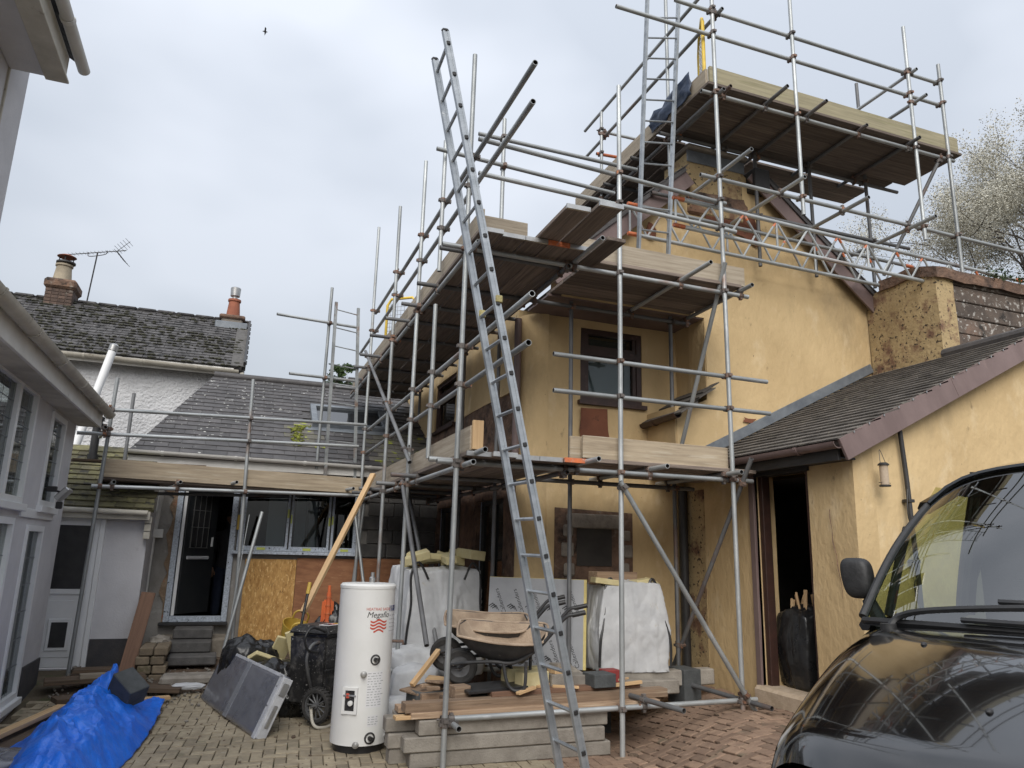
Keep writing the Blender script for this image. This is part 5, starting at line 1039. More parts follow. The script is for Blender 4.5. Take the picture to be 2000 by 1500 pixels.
# ---------------------------------------------------------------- black wheeled site machine
def machine():
    c = V((1.02, 8.42, 0)); t = thing('site_vacuum', c, 'black mortar-spattered machine on spoked wheels with tubular handles', 'machine'); R_ = Matrix.Translation(c) @ Matrix.Rotation(math.radians(46), 4, 'Z')
    bm = bmesh.new(); addbox(bm, (-.22, -.24, .16), (.24, .26, .86))
    for v in bm.verts:
        if v.co.z < .3: v.co.x *= .86; v.co.y *= .9
    bev(bm, .03, 2); link('body', bm, 'mortar_black', t, R_)
    bm = bmesh.new(); addbox(bm, (-.24, -.26, .865), (.26, .28, .95))
    for v in bm.verts:
        if v.co.z > .9: v.co.x *= .8; v.co.y *= .75
    bev(bm, .02, 2); link('lid', bm, 'mortar_black', t, R_); link('label', boxmesh((-.12, -.17, .951), (.14, -.04, .956), 0), 'label_white', t, R_)
    for k, m in enumerate(('ink', 'red_ink', 'yellow_plastic')): link('label_print', boxmesh((-.10+k*.08, -.15, .957), (-.04+k*.08, -.08, .960), 0), m, t, R_)
    link('seam', boxmesh((-.235, -.252, .52), (.29, -.238, .535), .003), 'black_plastic', t, R_)
    for sx in (-.265, .285):
        W = link('wheel', (lambda b: (addring(b, [(.13, -.035), (.155, -.035), (.17, -.02), (.17, .02), (.155, .035), (.13, .035), (.13, -.035)], 28), b)[1])(bmesh.new()), 'rubber', t, R_ @ Matrix.Translation((sx, -.20, .20)) @ Matrix.Rotation(math.pi/2, 4, 'Y')); sharp(W)
        Mw = R_ @ Matrix.Translation((sx, -.20, .20)) @ Matrix.Rotation(math.pi/2, 4, 'Y'); bm = bmesh.new(); addring(bm, [(.03, -.03), (.03, .03)], 12, None, True); addring(bm, [(.12, -.02), (.132, -.02), (.132, .02), (.12, .02), (.12, -.02)], 28)
        for k in range(12): a = k*math.tau/12; pipe_bm(bm, [(.025*math.cos(a), .025*math.sin(a), 0), (.125*math.cos(a), .125*math.sin(a), 0)], .008, 5)
        link('rim', bm, 'galv_dark', W, Mw)
        bm = bmesh.new()
        for k in range(28): a = k*math.tau/28; addbox(bm, (-.006, -.036, -.002), (.006, .036, .006), Matrix.Rotation(a, 4, 'Z') @ Matrix.Translation((.171, 0, 0)) @ Matrix.Rotation(math.pi/2, 4, 'X') @ Matrix.Rotation(math.pi/2, 4, 'Y'))
        link('tread', bm, 'rubber', W, Mw)
    def rp(pts): return [R_ @ V(p) for p in pts]
    pipe('frame_tube', arc(rp([(-.33, -.18, .2), (-.36, -.24, .06), (-.33, -.30, .015), (-.18, -.33, .02), (-.08, -.30, .12), (-.03, -.27, .35), (-.02, -.27, .55)])), .016, 'dirty_white', t); pipe('handle', arc(rp([(-.25, -.10, .35), (-.34, -.12, .50), (-.38, -.12, .66), (-.30, -.12, .78), (-.12, -.14, .80), (-.1, -.1, .86)])), .017, 'galv_dark', t)
    pipe('handle', arc(rp([(.22, -.28, .45), (.12, -.29, .62), (.10, -.29, .74), (.22, -.29, .82), (.34, -.2, .88)])), .017, 'dirty_white', t); pipe('hose', arc(rp([(-.20, -.2, .9), (-.38, -.16, .95), (-.46, -.14, .86), (-.40, -.14, .74), (-.25, -.16, .70)])), .012, 'black_plastic', t); pipe('axle', rp([(-.36, -.2, .2), (.42, -.2, .2)]), .012, 'steel', t)
machine()
# ---------------------------------------------------------------- bags of rubbish and offcuts between machine and boards
for k, (c, d, mt, lb) in enumerate((((.36, 9.45, .05), (.62, .5, .66), 'bin_bag', 'knotted black rubbish bag slumped behind the wrapped radiators'), ((.66, 9.0, .03), (.6, .6, .5), 'bin_bag', 'glossy black rubbish bag with strips poking out, wedged beside the wheeled machine'), ((.80, 8.75, .0), (.4, .5, .36), 'bin_bag', 'flattened black rubbish bag under the wheeled machine\'s handle'), ((1.22, 9.15, .05), (.55, .5, 1.02), 'bin_bag', 'tall black rubbish sack standing behind the white water cylinder'))):
    tag(blob('rubbish_bag', c, d, mt, k+2, .25, .18, 2.2, 5, fold=.10), lb, 'bag', 'black rubbish bags by the machine')
def slabthing(name, c, dim, rot, mat, label, cat, group=None, bw=.006):
    M = Matrix.Translation(c) @ Matrix.Rotation(math.radians(rot[2]), 4, 'Z') @ Matrix.Rotation(math.radians(rot[1]), 4, 'Y') @ Matrix.Rotation(math.radians(rot[0]), 4, 'X')
    x, y, z = dim; return tag(link(name, boxmesh((-x/2, -y/2, -z/2), (x/2, y/2, z/2), bw), mat, None, M), label, cat, group)
for k, (c, d, r, lb) in enumerate((((.68, 9.40, .60), (.20, .04, .26), (25, 14, 15), 'cream insulation offcut leaning on rubbish bags below the chipboard'), ((.80, 9.25, .60), (.10, .04, .42), (10, -18, 5), 'narrow cream insulation strip standing among black bags'), ((.50, 9.2, .50), (.36, .05, .16), (60, 20, 30), 'wedge of cream insulation lying on a black bag'))): slabthing('insulation_offcut', c, d, r, 'pir_foam', lb, 'insulation')
# yellow trug with loop handle
def trug():
    c = V((.80, 9.62, .60)); t = thing('bucket_trug', c, 'flexible yellow bucket with loop handles tipped on the rubbish bags', 'bucket'); M = Matrix.Translation(c) @ Matrix.Rotation(math.radians(18), 4, 'Y') @ Matrix.Rotation(math.radians(20), 4, 'X')
    lathe('body', [(.001, .0), (.13, .0), (.17, .14), (.20, .25), (.192, .25), (.16, .14), (.12, .012), (.001, .012)], 'yellow_plastic', t, M, 28, close=False)
    for s in (-1, 1): pipe('handle', [M @ p for p in arc([(-.09, s*.178, .24), (-.08, s*.18, .33), (0, s*.18, .37), (.08, s*.18, .33), (.09, s*.178, .24)])], .013, 'yellow_plastic', t)
trug()
# leaning timber, broom-like tool, orange prop
tag(bar('timber_batten', at(592, 1196, 'Y', 9.2), at(729, 926, 'Y', 10.2), .075, .045, 'new_wood'), 'long pale timber batten propped diagonally against the scaffold', 'timber')
S = thing('shovel', (.86, 8.75, .3), 'long-handled tool with black shaft and yellow grip beside the wheeled machine', 'shovel'); p, q = at(577, 1275, 'Y', 8.7), at(603, 1150, 'Y', 8.9)
pipe('shaft', [p-V((.1, 0, .45)), p, q], .016, 'black_plastic', S); d_ = (q-p).normalized(); pipe('grip', [q-d_*.06, q+d_*.07], .022, 'yellow_plastic', S); link('blade', boxmesh((-.10, -.01, -.14), (.10, .01, .14), .008), 'yellow_paint', S, Matrix.Translation(p-V((.1, 0, .55))) @ Matrix.Rotation(.2, 4, 'Y'))
OP = thing('orange_prop', (1.27, 9.0, .9), 'orange plastic post base with ringed pole standing behind the white cylinder', 'post'); q = at(638, 1210, 'Y', 9.0)
bm = bmesh.new(); addbox(bm, (-.085, -.03, -.5), (.085, .03, .22))
for v in bm.verts:
    if v.co.z > 0: v.co.x *= .75
bev(bm, .02, 2); link('base', bm, 'orange_plastic', OP, Matrix.Translation(q)); lathe('pole', [(.026, -.3), (.026, .30), (.018, .30), (.018, .38)], 'orange_plastic', OP, Matrix.Translation(q+V((0, -.04, 0))), 12)
for k in range(6): lathe('ring', [(.032, -.008), (.032, .008)], 'orange_paint', OP, Matrix.Translation(q+V((0, -.04, -.2+k*.09))), 12)
# ---------------------------------------------------------------- pile: concrete lintels, timbers, blocks
def lintel(x0, x1, y, z, lb, h=.125, w_=.14): 
    dy = random.uniform(-.015, .015); return tag(bar('concrete_lintel', (x0, y+dy, z+h/2), (x1, y-dy, z+h/2), w_, h-.006, 'concrete', None, (0, 0, 1), .010), lb, 'lintel', 'concrete lintels stacked under the scaffold')
for lb, row in (('long grey concrete lintel in the front row of the stack behind the ladder foot', ((1.56, 3.40, 6.47, 0), (1.50, 3.34, 6.46, .125), (1.62, 3.38, 6.475, .25))), ('grey concrete lintel in the rear row of the stack, its end poking out beside the cylinder', ((1.42, 3.3, 6.66, 0), (1.40, 3.2, 6.64, .125), (1.38, 3.36, 6.66, .25), (1.5, 3.5, 6.85, .25), (1.5, 3.5, 6.85, .125), (1.5, 3.5, 6.85, 0)))):
    for x0, x1, y, z in row: lintel(x0, x1, y, z+g(1.5, y)-.005, lb)
tag(bar('concrete_lintel', (3.55, 7.30, .47), (5.05, 7.18, .50), .15, .16, 'concrete', None, (0, 0, 1), .012), 'broad weathered lintel lying below the right-hand bulk bag', 'lintel'); tag(bar('concrete_lintel', (3.6, 7.16, .42), (4.55, 7.08, .43), .12, .14, 'concrete', None, (0, 0, 1), .012), 'shorter weathered lintel in front of the broad one beside the garage', 'lintel')
for k, (x, y) in enumerate(((3.7, 7.3), (4.75, 7.25), (2.6, 7.35), (3.5, 7.65))): slabthing('support_block', (x, y, g(x, y)+.17), (.22, .3, .36), (0, 0, 4*k), 'dark_block', ('dark block propping the broad lintel beside the cottage wall', 'dark block propping the broad lintel beside the garage', 'dark block hidden under the timber pile', 'dark block under the right-hand bulk bag')[k], 'block')
ZP = .372
for k, (x0, x1, y, w_, h, mt, lb) in enumerate(((1.55, 3.95, 6.46, .10, .05, 'plank', 'brown sawn plank along the front edge of the timber pile'), (1.62, 3.75, 6.60, .12, .05, 'plank', 'brown sawn plank second from the front of the timber pile'), (1.5, 4.0, 6.76, .15, .05, 'plank', 'wide brown plank in the middle of the timber pile'), (1.7, 4.05, 6.93, .15, .05, 'plank', 'wide brown plank at the back of the timber pile'))):
    tag(bar('plank', (x0, y, ZP+.03+.0*k), (x1, y+.03, ZP+.035), w_, h, mt), lb, 'plank')
for k, (x0, y0, x1, y1, w_, h, z, mt, lb) in enumerate(((1.50, 6.50, 4.10, 6.62, .14, .075, .46, 'plank', 'thick orange-brown joist on top of the timber pile nearest the cylinder'), (1.9, 6.74, 3.95, 6.80, .16, .06, .455, 'old_plank', 'dark plank on the timber pile under the black panel'), (1.75, 6.95, 3.4, 6.98, .16, .06, .455, 'plank', 'short brown board on the back of the timber pile'), (2.3, 6.60, 3.85, 6.70, .12, .04, .52, 'brown_plank', 'reddish brown board under the concrete blocks'))): tag(bar('plank', (x0, y0, z), (x1, y1, z+.01), w_, h, mt), lb, 'plank')
tag(bar('timber_offcut', (1.42, 6.46, .30+.09), (1.75, 6.48, .30+.09), .09, .03, 'new_wood'), 'short pale timber offcut under the joist by the cylinder', 'timber'); slabthing('timber_offcut', (2.05, 6.70, .535), (.16, .13, .10), (0, 0, 12), 'plank', 'stubby brown timber block below the wheelbarrow wheel', 'timber')
bp_ = slabthing('black_panel', (2.36, 6.76, .548), (.60, .36, .03), (0, -1, 8), 'black_plastic', 'flat black panel under the wheelbarrow legs', 'panel')
for k, (c, d, r, mt, lb) in enumerate((((2.75, 6.95, .62), (.42, .12, .12), (0, 0, 12), 'pir_foam', 'long cream insulation block lying behind the ladder'), ((2.76, 6.74, .61), (.30, .14, .13), (0, 0, 14), 'pir_foam', 'cream insulation block in front of the longer one by the ladder'), ((3.06, 6.80, .66), (.20, .12, .06), (0, 8, 20), 'new_wood', 'orange-tinted timber offcut on the blocks beside the ladder'), ((3.42, 6.66, .595), (.24, .22, .12), (0, 0, 6), 'dark_block', 'smooth dark grey block on the brown boards beside the standard'), ((3.04, 6.78, .59), (.22, .18, .11), (0, 0, 5), 'concrete', 'rough grey concrete block half hidden by the ladder'), ((3.24, 6.80, .58), (.20, .18, .10), (0, 0, -4), 'concrete', 'rough grey concrete block between the ladder and the dark block'), ((3.12, 6.90, .68), (.2, .12, .07), (0, 5, 25), 'concrete', 'pale broken concrete piece on top of the rough blocks'), ((3.30, 6.92, .63), (.2, .1, .05), (0, 30, -20), 'concrete', 'sloping concrete sliver beside the dark grey block'), ((3.66, 6.90, .585), (.17, .14, .12), (0, 0, 4), 'red_paint', 'dull red painted metal piece beside the dark grey block'))): slabthing(('insulation_block', 'insulation_block', 'timber_offcut', 'grey_block', 'concrete_block', 'concrete_block', 'concrete_fragment', 'concrete_fragment', 'red_bracket')[k], c, d, r, mt, lb, ('insulation', 'insulation', 'timber', 'block', 'block', 'block', 'rubble', 'rubble', 'metal')[k])
# splintered boards left of the barrow
tag(bar('timber_strip', (1.72, 7.15, .52), (2.02, 7.35, .80), .05, .04, 'new_wood'), 'pale timber strip sloping up behind the front standard', 'timber')
for k, (c, d, r) in enumerate((((1.9, 7.15, .50), (.5, .3, .02), (0, -6, 20)), ((2.05, 7.2, .545), (.35, .2, .02), (4, 4, -25)), ((1.95, 7.0, .565), (.25, .16, .02), (0, 8, 40)))): slabthing('chipboard_scrap', c, d, r, ('plank', 'new_wood', 'plank')[k], ('large torn chipboard scrap left of the wheelbarrow', 'pale torn board scrap beside the wheelbarrow wheel', 'small torn board scrap on the timber pile')[k], 'board', None, .003)
slabthing('support_block', (1.95, 7.1, .25), (.5, .3, .48), (0, 0, 5), 'dark_block', 'dark block stack holding up torn chipboard', 'block')
for k in range(14):
    x, y = random.uniform(1.55, 3.9), random.uniform(6.45, 7.05); a = random.uniform(-.6, .6); L_ = random.uniform(.08, .3)
    tag(bar('timber_scrap', (x, y, .535+random.random()*.02), (x+L_*math.cos(a), y+L_*math.sin(a), .54+random.random()*.03), random.uniform(.02, .05), random.uniform(.012, .03), random.choice(('plank', 'new_wood', 'old_plank'))), 'small splintered timber scrap scattered over the plank pile', 'timber', 'scraps on the plank pile')
# cement bag
CBg = thing('cement_bag', (1.66, 7.45, 0), 'grey and white cement bag behind the cylinder with printed lettering', 'bag'); blob('bag', (1.68, 7.55, 0), (.42, .34, .36), 'woven_white', 5, .6, .1, 2.5, 4, CBg, .02)
for k, s in enumerate(('GENERAL', 'PURPOSE')):
    me = text_mesh(s, .055); link('lettering', me, 'ink', CBg, Matrix.Translation((1.72, 7.355, .17-k*.05)) @ Matrix.Rotation(math.radians(-8), 4, 'Z') @ Matrix.Rotation(math.pi/2, 4, 'X'))
# ---------------------------------------------------------------- bulk bags
def bulk_bag(c, dim, rz, label, seed, top=.8):
    c = V(c); t = thing('bulk_bag', c, label, 'bulk bag'); b = blob('bag', c, dim, 'woven_white', seed, .80, .12, 1.6, 6, t, .06, rz, top)
    R = Matrix.Rotation(rz, 3, 'Z')
    for sx, sy in ((-1, -1), (1, -1)):
        pts = [c+R @ V((sx*dim[0]*.47, sy*dim[1]*.47, dim[2]*.06)), c+R @ V((sx*dim[0]*.46, sy*dim[1]*.49, dim[2]*.35)), c+R @ V((sx*dim[0]*.44*(1+top)/2, sy*dim[1]*.49*(1+top)/2, dim[2]*.62)), c+R @ V((sx*dim[0]*.46*top, sy*dim[1]*.46*top, dim[2]*.90)), c+R @ V((sx*dim[0]*.36*top, sy*dim[1]*.44*top, dim[2]*1.03)), c+R @ V((sx*dim[0]*.24*top, sy*dim[1]*.48*top, dim[2]*.86))]
        pipe('lifting_strap', arc(pts), .014, 'black_plastic', t, 6)
    return t
bulk_bag((4.14, 7.50, .56), (.86, .72, .92), -.10, 'dirty white bulk bag with black straps slumped against the cottage wall', 11, .78)
bulk_bag((2.38, 9.0, .45), (1.02, .9, 1.13), .1, 'clean white bulk bag heaped with cream insulation behind the wheelbarrow', 14, .92)
for k, (c, d, rz) in enumerate((((2.05, 8.45, .30), (.62, .5, .40), .3), ((1.98, 8.1, .05), (.55, .5, .52), -.2), ((2.5, 8.3, .42), (.6, .45, .30), .1))): tag(blob('sack', c, d, 'woven_white', 20+k, .4, .14, 1.3, 5, None, .05, rz), ('white woven sack slumped under the clean bulk bag', 'bulging pale sack beside the white cylinder', 'white woven sack folded over behind the wheelbarrow tray')[k], 'sack')
for k in range(11):
    x, y = 2.0+random.random()*.85, 8.75+random.random()*.5; slabthing('insulation_offcut', (x, y, 1.60+random.random()*.12), (random.uniform(.2, .42), random.uniform(.12, .22), random.uniform(.06, .12)), (random.uniform(-20, 20), random.uniform(-20, 20), random.uniform(0, 180)), 'pir_foam', 'cream insulation offcut heaped on the clean bulk bag', 'insulation', 'offcuts on the clean bulk bag')
for k, (x, y, z, d, r) in enumerate(((4.05, 7.55, 1.50, (.52, .2, .14), (0, 0, 4)), (4.45, 7.40, 1.44, (.16, .12, .10), (10, 20, 30)), (3.86, 7.35, 1.47, (.3, .2, .06), (0, 6, -10)), (4.28, 7.32, 1.47, (.25, .15, .06), (0, -6, 12)), (4.25, 7.6, 1.5, (.1, .1, .12), (0, 0, 5)))): slabthing('insulation_offcut', (x, y, z), d, r, 'pir_foam' if k else 'plank', ('thick timber block lying on the dirty bulk bag', 'small cream offcut on the shoulder of the dirty bulk bag', 'flat cream offcut by the strap of the dirty bulk bag', 'flat cream offcut on the front of the dirty bulk bag', 'upright cream offcut behind the timber on the dirty bulk bag')[k], 'insulation' if k else 'timber')
# ---------------------------------------------------------------- insulation board with print
def insulation_board():
    B0, B1 = V((2.72, 7.98, .56)), V((3.64, 7.40, .56)); lean = V((.02, .10, .92)); t = thing('insulation_board', (B0+B1)/2, 'foil-faced insulation board printed with Callenders, standing beside the dirty bulk bag', 'insulation'); e = (B1-B0).normalized(); u = (lean-e*lean.dot(e)).normalized(); n = e.cross(u)
    if n.y > 0: n = -n
    L, Hh = (B1-B0).length, lean.length; M = Matrix.Translation((B0+B1)/2+u*Hh/2) @ Matrix(((e.x, u.x, n.x, 0), (e.y, u.y, n.y, 0), (e.z, u.z, n.z, 0), (0, 0, 0, 1)))
    link('core', boxmesh((-L/2, -Hh/2, -.045), (L/2, Hh/2, -.002), 0), 'pir_side', t, M); link('facing', boxmesh((-L/2+.001, -Hh/2+.001, -.002), (L/2-.03, Hh/2-.004, .001), 0), 'foil', t, M)
    mats_ = []
    for r in range(2):
        for k in range(5):
            me = text_mesh('Callenders', .066); x, y = -L/2+.10+k*.205, Hh*.20-r*.52
            link('lettering', me, 'ink', t, M @ Matrix.Translation((x+.035, y+.02, .0022)) @ Matrix.Rotation(math.radians(112), 4, 'Z'))
            bm = bmesh.new()
            for q in range(3): 
                o_ = q*.020; pts = [(-.045+o_, .02-o_*.6), (.0+o_, .05-o_*.6), (.03+o_, -.0-o_*.6), (.03+o_, -.012-o_*.6), (-.001+o_, .036-o_*.6), (-.045+o_, .008-o_*.6)]
                bm.faces.new([bm.verts.new((a, b, 0)) for a, b in pts])
            link('logo', bm, 'ink', t, M @ Matrix.Translation((x-.05, y-.05, .0022)))
insulation_board()
# ---------------------------------------------------------------- wheelbarrows
def barrow(c, rz, label, sc=1, tilt=0):
    c = V(c); t = thing('wheelbarrow', c, label, 'wheelbarrow', None); W = Matrix.Translation(c) @ Matrix.Rotation(rz, 4, 'Z') @ Matrix.Rotation(tilt, 4, 'X') @ Matrix.Scale(sc, 4)
    # x forward (to the wheel is -x), tray
    def ring(z, l0, l1, wf, wb): return [V((l0, -wf, z)), V((l0, wf, z)), V((l1, wb, z)), V((l1, -wb, z))]
    def tray(off, flip):
        top = [V((-.50, -.25, .60)), V((-.54, 0, .63)), V((-.50, .25, .60)), V((-.05, .31, .56)), V((.36, .30, .57)), V((.42, 0, .58)), V((.36, -.30, .57)), V((-.05, -.31, .56))]; bot = [V((-.27, -.14, .34)), V((-.29, 0, .34)), V((-.27, .14, .34)), V((-.02, .18, .31)), V((.18, .18, .31)), V((.20, 0, .31)), V((.18, -.18, .31)), V((-.02, -.18, .31))]
        ctr = V((0, 0, .45)); bm = bmesh.new(); tv = [bm.verts.new(p+(V((0, 0, 1)) * .0 + (p-ctr).normalized()*off)) for p in top]; mv = [bm.verts.new((p*.5+q*.5)+((p+q)/2-ctr).normalized()*(off+.02)) for p, q in zip(top, bot)]; bv = [bm.verts.new(p+V((0, 0, -1))*off) for p in bot]
        for a, b in ((tv, mv), (mv, bv)):
            for k in range(8): bm.faces.new((a[k], a[(k+1) % 8], b[(k+1) % 8], b[k]))
        bm.faces.new(bv)
        bmesh.ops.recalc_face_normals(bm, faces=bm.faces[:])
        bmesh.ops.subdivide_edges(bm, edges=bm.edges[:], cuts=2, use_grid_fill=True, smooth=.0); return bm, top
    b1, top = tray(.004, False); W2 = W @ Matrix.Translation((0, 0, .36)) @ Matrix.Rotation(.2, 4, 'X') @ Matrix.Translation((0, 0, -.36)); sharp(link('tray', b1, 'barrow_out', t, W2), 70); b2, _ = tray(-.012, True); sharp(link('tray_lining', b2, 'barrow_in', t, W2), 70)
    P_ = lambda pts: [W @ V(p) for p in pts]
    pipe('rim', arc([W2 @ p for p in top+[top[0]]]), .011, 'barrow_in', t, 6)
    for s in (-1, 1):
        h = pipe('frame_tube', arc(P_([(-.66, s*.05, .19), (-.45, s*.16, .25), (-.15, s*.20, .285), (.10, s*.22, .29), (.36, s*.27, .46), (.62, s*.28, .76), (.72, s*.28, .80), (.80, s*.28, .82)])), .016, 'barrow_out', t); pipe('grip', P_([(.70, s*.28, .795), (.84, s*.28, .83)]), .021, 'black_plastic', h)
        pipe('leg', arc(P_([(-.02, s*.21, .28), (.02, s*.22, .10), (.08, s*.22, .02), (.16, s*.22, .015), (.21, s*.22, .06), (.22, s*.22, .30)])), .016, 'barrow_out', t)
    Wm = W @ Matrix.Translation((-.52, 0, .185)) @ Matrix.Rotation(math.pi/2, 4, 'X'); wl_ = link('wheel', (lambda b: (addring(b, [(.11, -.04), (.16, -.045), (.185, -.025), (.185, .025), (.16, .045), (.11, .04), (.11, -.04)], 26), b)[1])(bmesh.new()), 'rubber', t, Wm); sharp(wl_)
    bm = bmesh.new(); addring(bm, [(.02, -.05), (.03, -.05), (.035, -.015), (.112, -.03), (.112, .03), (.035, .015), (.03, .05), (.02, .05)], 20, None, True); sharp(link('rim_disc', bm, 'galv_dark', wl_, Wm)); pipe('axle', P_([(-.52, -.11, .185), (-.52, .11, .185)]), .012, 'steel', t)
    for s in (-1, 1): pipe('fork', P_([(-.66, s*.05, .19), (-.52, s*.10, .185), (-.40, s*.16, .25)]), .013, 'barrow_out', t)
    return t
barrow((2.52, 6.74, .55), math.radians(-28), 'black wheelbarrow with cement-crusted tray standing on the black panel', .86, .06)
barrow((2.52, 7.22, .60), math.radians(-24), 'second cement-crusted wheelbarrow tucked behind the one on the black panel', .86, .05)
# ---------------------------------------------------------------- blue tarpaulin over a heap
def blue_tarp():
    R_ = [[(-1.42, 5.6, .0), (-1.25, 5.6, .05), (-1.05, 5.6, .22), (-.85, 5.6, .20), (-.70, 5.6, .02)],
          [(-1.62, 6.8, .0), (-1.38, 6.8, .10), (-1.12, 6.8, .34), (-.86, 6.75, .22), (-.66, 6.75, .0)],
          [(-1.60, 7.5, .02), (-1.34, 7.5, .16), (-1.10, 7.5, .36), (-.84, 7.45, .28), (-.58, 7.4, .01)],
          [(-1.50, 8.1, .04), (-1.30, 8.1, .22), (-1.08, 8.1, .40), (-.82, 8.1, .26), (-.52, 8.1, .03)],
          [(-1.38, 8.6, .08), (-1.22, 8.65, .28), (-1.04, 8.62, .40), (-.84, 8.7, .18), (-.50, 8.9, .06)],
          [(-1.22, 9.0, .14), (-1.12, 9.05, .32), (-1.00, 9.02, .42), (-.88, 9.1, .16), (-.52, 9.25, .10)],
          [(-1.12, 9.2, .24), (-1.06, 9.22, .38), (-.98, 9.2, .44), (-.94, 9.25, .14), (-.80, 9.35, .05)]]
    rows = [arc(r, 16) for r in R_]; cols = [arc([r[k] for r in rows], 18) for k in range(len(rows[0]))]; bm = bmesh.new(); G = []
    for i, cl in enumerate(cols):
        col = []
        for j, p in enumerate(cl):
            q = p.copy(); wq = .35*mnoise.noise(p*2.2); cr = 1-abs(mnoise.noise(V((p.x*4.5+p.y*.9+wq, p.y*1.3-p.x*1.2, .3))))*3.2; c2_ = 1-abs(mnoise.noise(V((p.x*9+p.y*3+wq*2, p.y*2.6-p.x*4, 1.3))))*3; c3_ = 1-abs(mnoise.noise(V((p.x*30+p.y*6, p.y*22, 4.3))))*4; c4_ = max(0, 1-abs(mnoise.noise(V((p.x*3.1-p.y*1.6+wq, p.y*2.1+p.x*1.5, 8.3))))*11)+.7*max(0, 1-abs(mnoise.noise(V((p.x*5.3+p.y*2.6+wq, p.y*3-p.x*3.5, 5.1))))*11); q += V((0, 0, 1))*(.030*cr+.014*c2_+.0012*c3_+.020*c4_)*(.3+min(1, p.z*5)); q += V((.02*mnoise.noise(p*6), .02*mnoise.noise(p*5+V((3, 0, 0))), 0)); q.z = max(q.z, g(q.x, q.y)+.006); col.append(bm.verts.new(q))
        G.append(col)
    for i in range(len(G)-1):
        for j in range(len(G[0])-1): bm.faces.new((G[i][j], G[i+1][j], G[i+1][j+1], G[i][j+1]))
    bmesh.ops.recalc_face_normals(bm, faces=bm.faces[:]); o_ = sharp(link('tarpaulin', bm, 'tarp'), 40); m = o_.modifiers.new('thick', 'SOLIDIFY'); m.thickness = .004; m.offset = -1
    tag(o_, 'crumpled bright blue tarpaulin draped over a heap, weighted by a block', 'tarpaulin')
blue_tarp()
slabthing('grey_block', (-.79, 8.52, .36), (.215, .30, .20), (34, -12, 42), 'dark_block', 'dark grey concrete block weighing down the blue tarpaulin', 'block', None, .008)
tag(blob('sheeting', (-1.48, 6.9, 0), (.5, .7, .2), 'film_grey', 40, .3, .2, 3, 4, None, .05), 'pale plastic sheeting bunched at the near end of the blue tarpaulin', 'sheeting')
for k, (p0, p1, w_, h, mt, lb) in enumerate((((-1.75, 7.3, .15), (-1.38, 8.75, .17), .09, .04, 'new_wood', 'pale sawn plank lying beside the blue tarpaulin and the grey house'), ((-1.72, 7.2, .06), (-1.2, 9.6, .09), .22, .05, 'old_plank', 'dark rotten plank between the grey house and the blue tarpaulin'), ((-1.55, 9.3, .13), (-.9, 9.6, .13), .22, .05, 'old_plank', 'dark plank lying across behind the blue tarpaulin'), ((-1.8, 10.05, .20), (-.8, 10.25, .21), .3, .05, 'old_plank', 'dark sole board under the scaffold foot near the white porch door'), ((-1.3, 9.85, .16), (-.35, 9.7, .13), .24, .05, 'old_plank', 'dark plank on the earth below the brick step'), ((-1.6, 10.55, .24), (-1.0, 10.6, .24), .25, .04, 'old_plank', 'old board lying at the foot of the white porch door'), ((-1.45, 10.03, .25), (-1.15, 10.1, .25), .12, .05, 'grey_wood', 'small grey timber pad under the scaffold foot'), ((-.75, 9.35, .10), (-.45, 9.42, .10), .1, .03, 'new_wood', 'pale timber offcut behind the corner of the blue tarpaulin'))): tag(bar('plank', p0, p1, w_, h, mt), lb, 'plank')
tag(bar('plank', (-1.02, 10.42, .22), (-.96, 11.72, 1.18) if False else (-.93, 10.95, 1.12), .17, .03, 'brown_plank', None, (0, -1, .4)), 'wide brown plank leaning against the wall beside the white downpipe', 'plank')
# ---------------------------------------------------------------- door steps
for k, (x0, x1, y0, y1, z0, z1) in enumerate(((-.60, -.10, 11.3, 11.7, .50, .63), (-.68, -.10, 11.0, 11.4, .36, .495), (-.60, -.02, 10.7, 11.1, .24, .355))):
    tag(box('step_slab', (x0, y0, z0), (x1, y1, z1), 'slab', None, .015), ('top dark stone slab of the stepped approach below the open door', 'middle dark stone slab of the stepped approach below the open door', 'bottom dark stone slab of the stepped approach below the open door')[k], 'step')
box_ = tag(box('step_base', (-.80, 11.35, .1), (.1, 11.93, .50), 'mortar', None, .03), 'rough mortar base under the open door threshold', 'step')
BP = thing('brick_plinth', (-.8, 10.6, .1), 'low weathered brick stub wall left of the door steps', 'wall')
for j in range(4):
    for i in range(2):
        for d in range(4): box('brick', (-.93+i*.165+(.03 if j % 2 else 0), 10.35+d*.16, .10+j*.105), (-.93+i*.165+.155+(.03 if j % 2 else 0), 10.35+d*.16+.15, .10+j*.105+.095), mk('old_brick', (.24, .19, .13), (.15, .12, .085), 8, .95, .6, spots=[((.10, .09, .05), 5, .56, .66)]).name if 'old_brick' not in MATS else 'old_brick', BP, .012)
tag(box('kerb_slab', (-.62, 10.1, .1), (.22, 10.42, .21), 'concrete', None, .03), 'rough concrete kerb at the bottom of the door steps', 'kerb'); tag(blob('rubble_heap', (-.72, 11.0, .42), (.26, .3, .16), 'concrete', 60, .3, .35, 5, 3, None, .1), 'small heap of mortar rubble beside the top door step', 'rubble')
tag(blob('rag', (-.28, 9.75, .12), (.36, .14, .07), 'woven_white', 61, .2, .3, 4, 3, None, .1), 'dirty crumpled rag lying on the earth before the steps', 'rag')
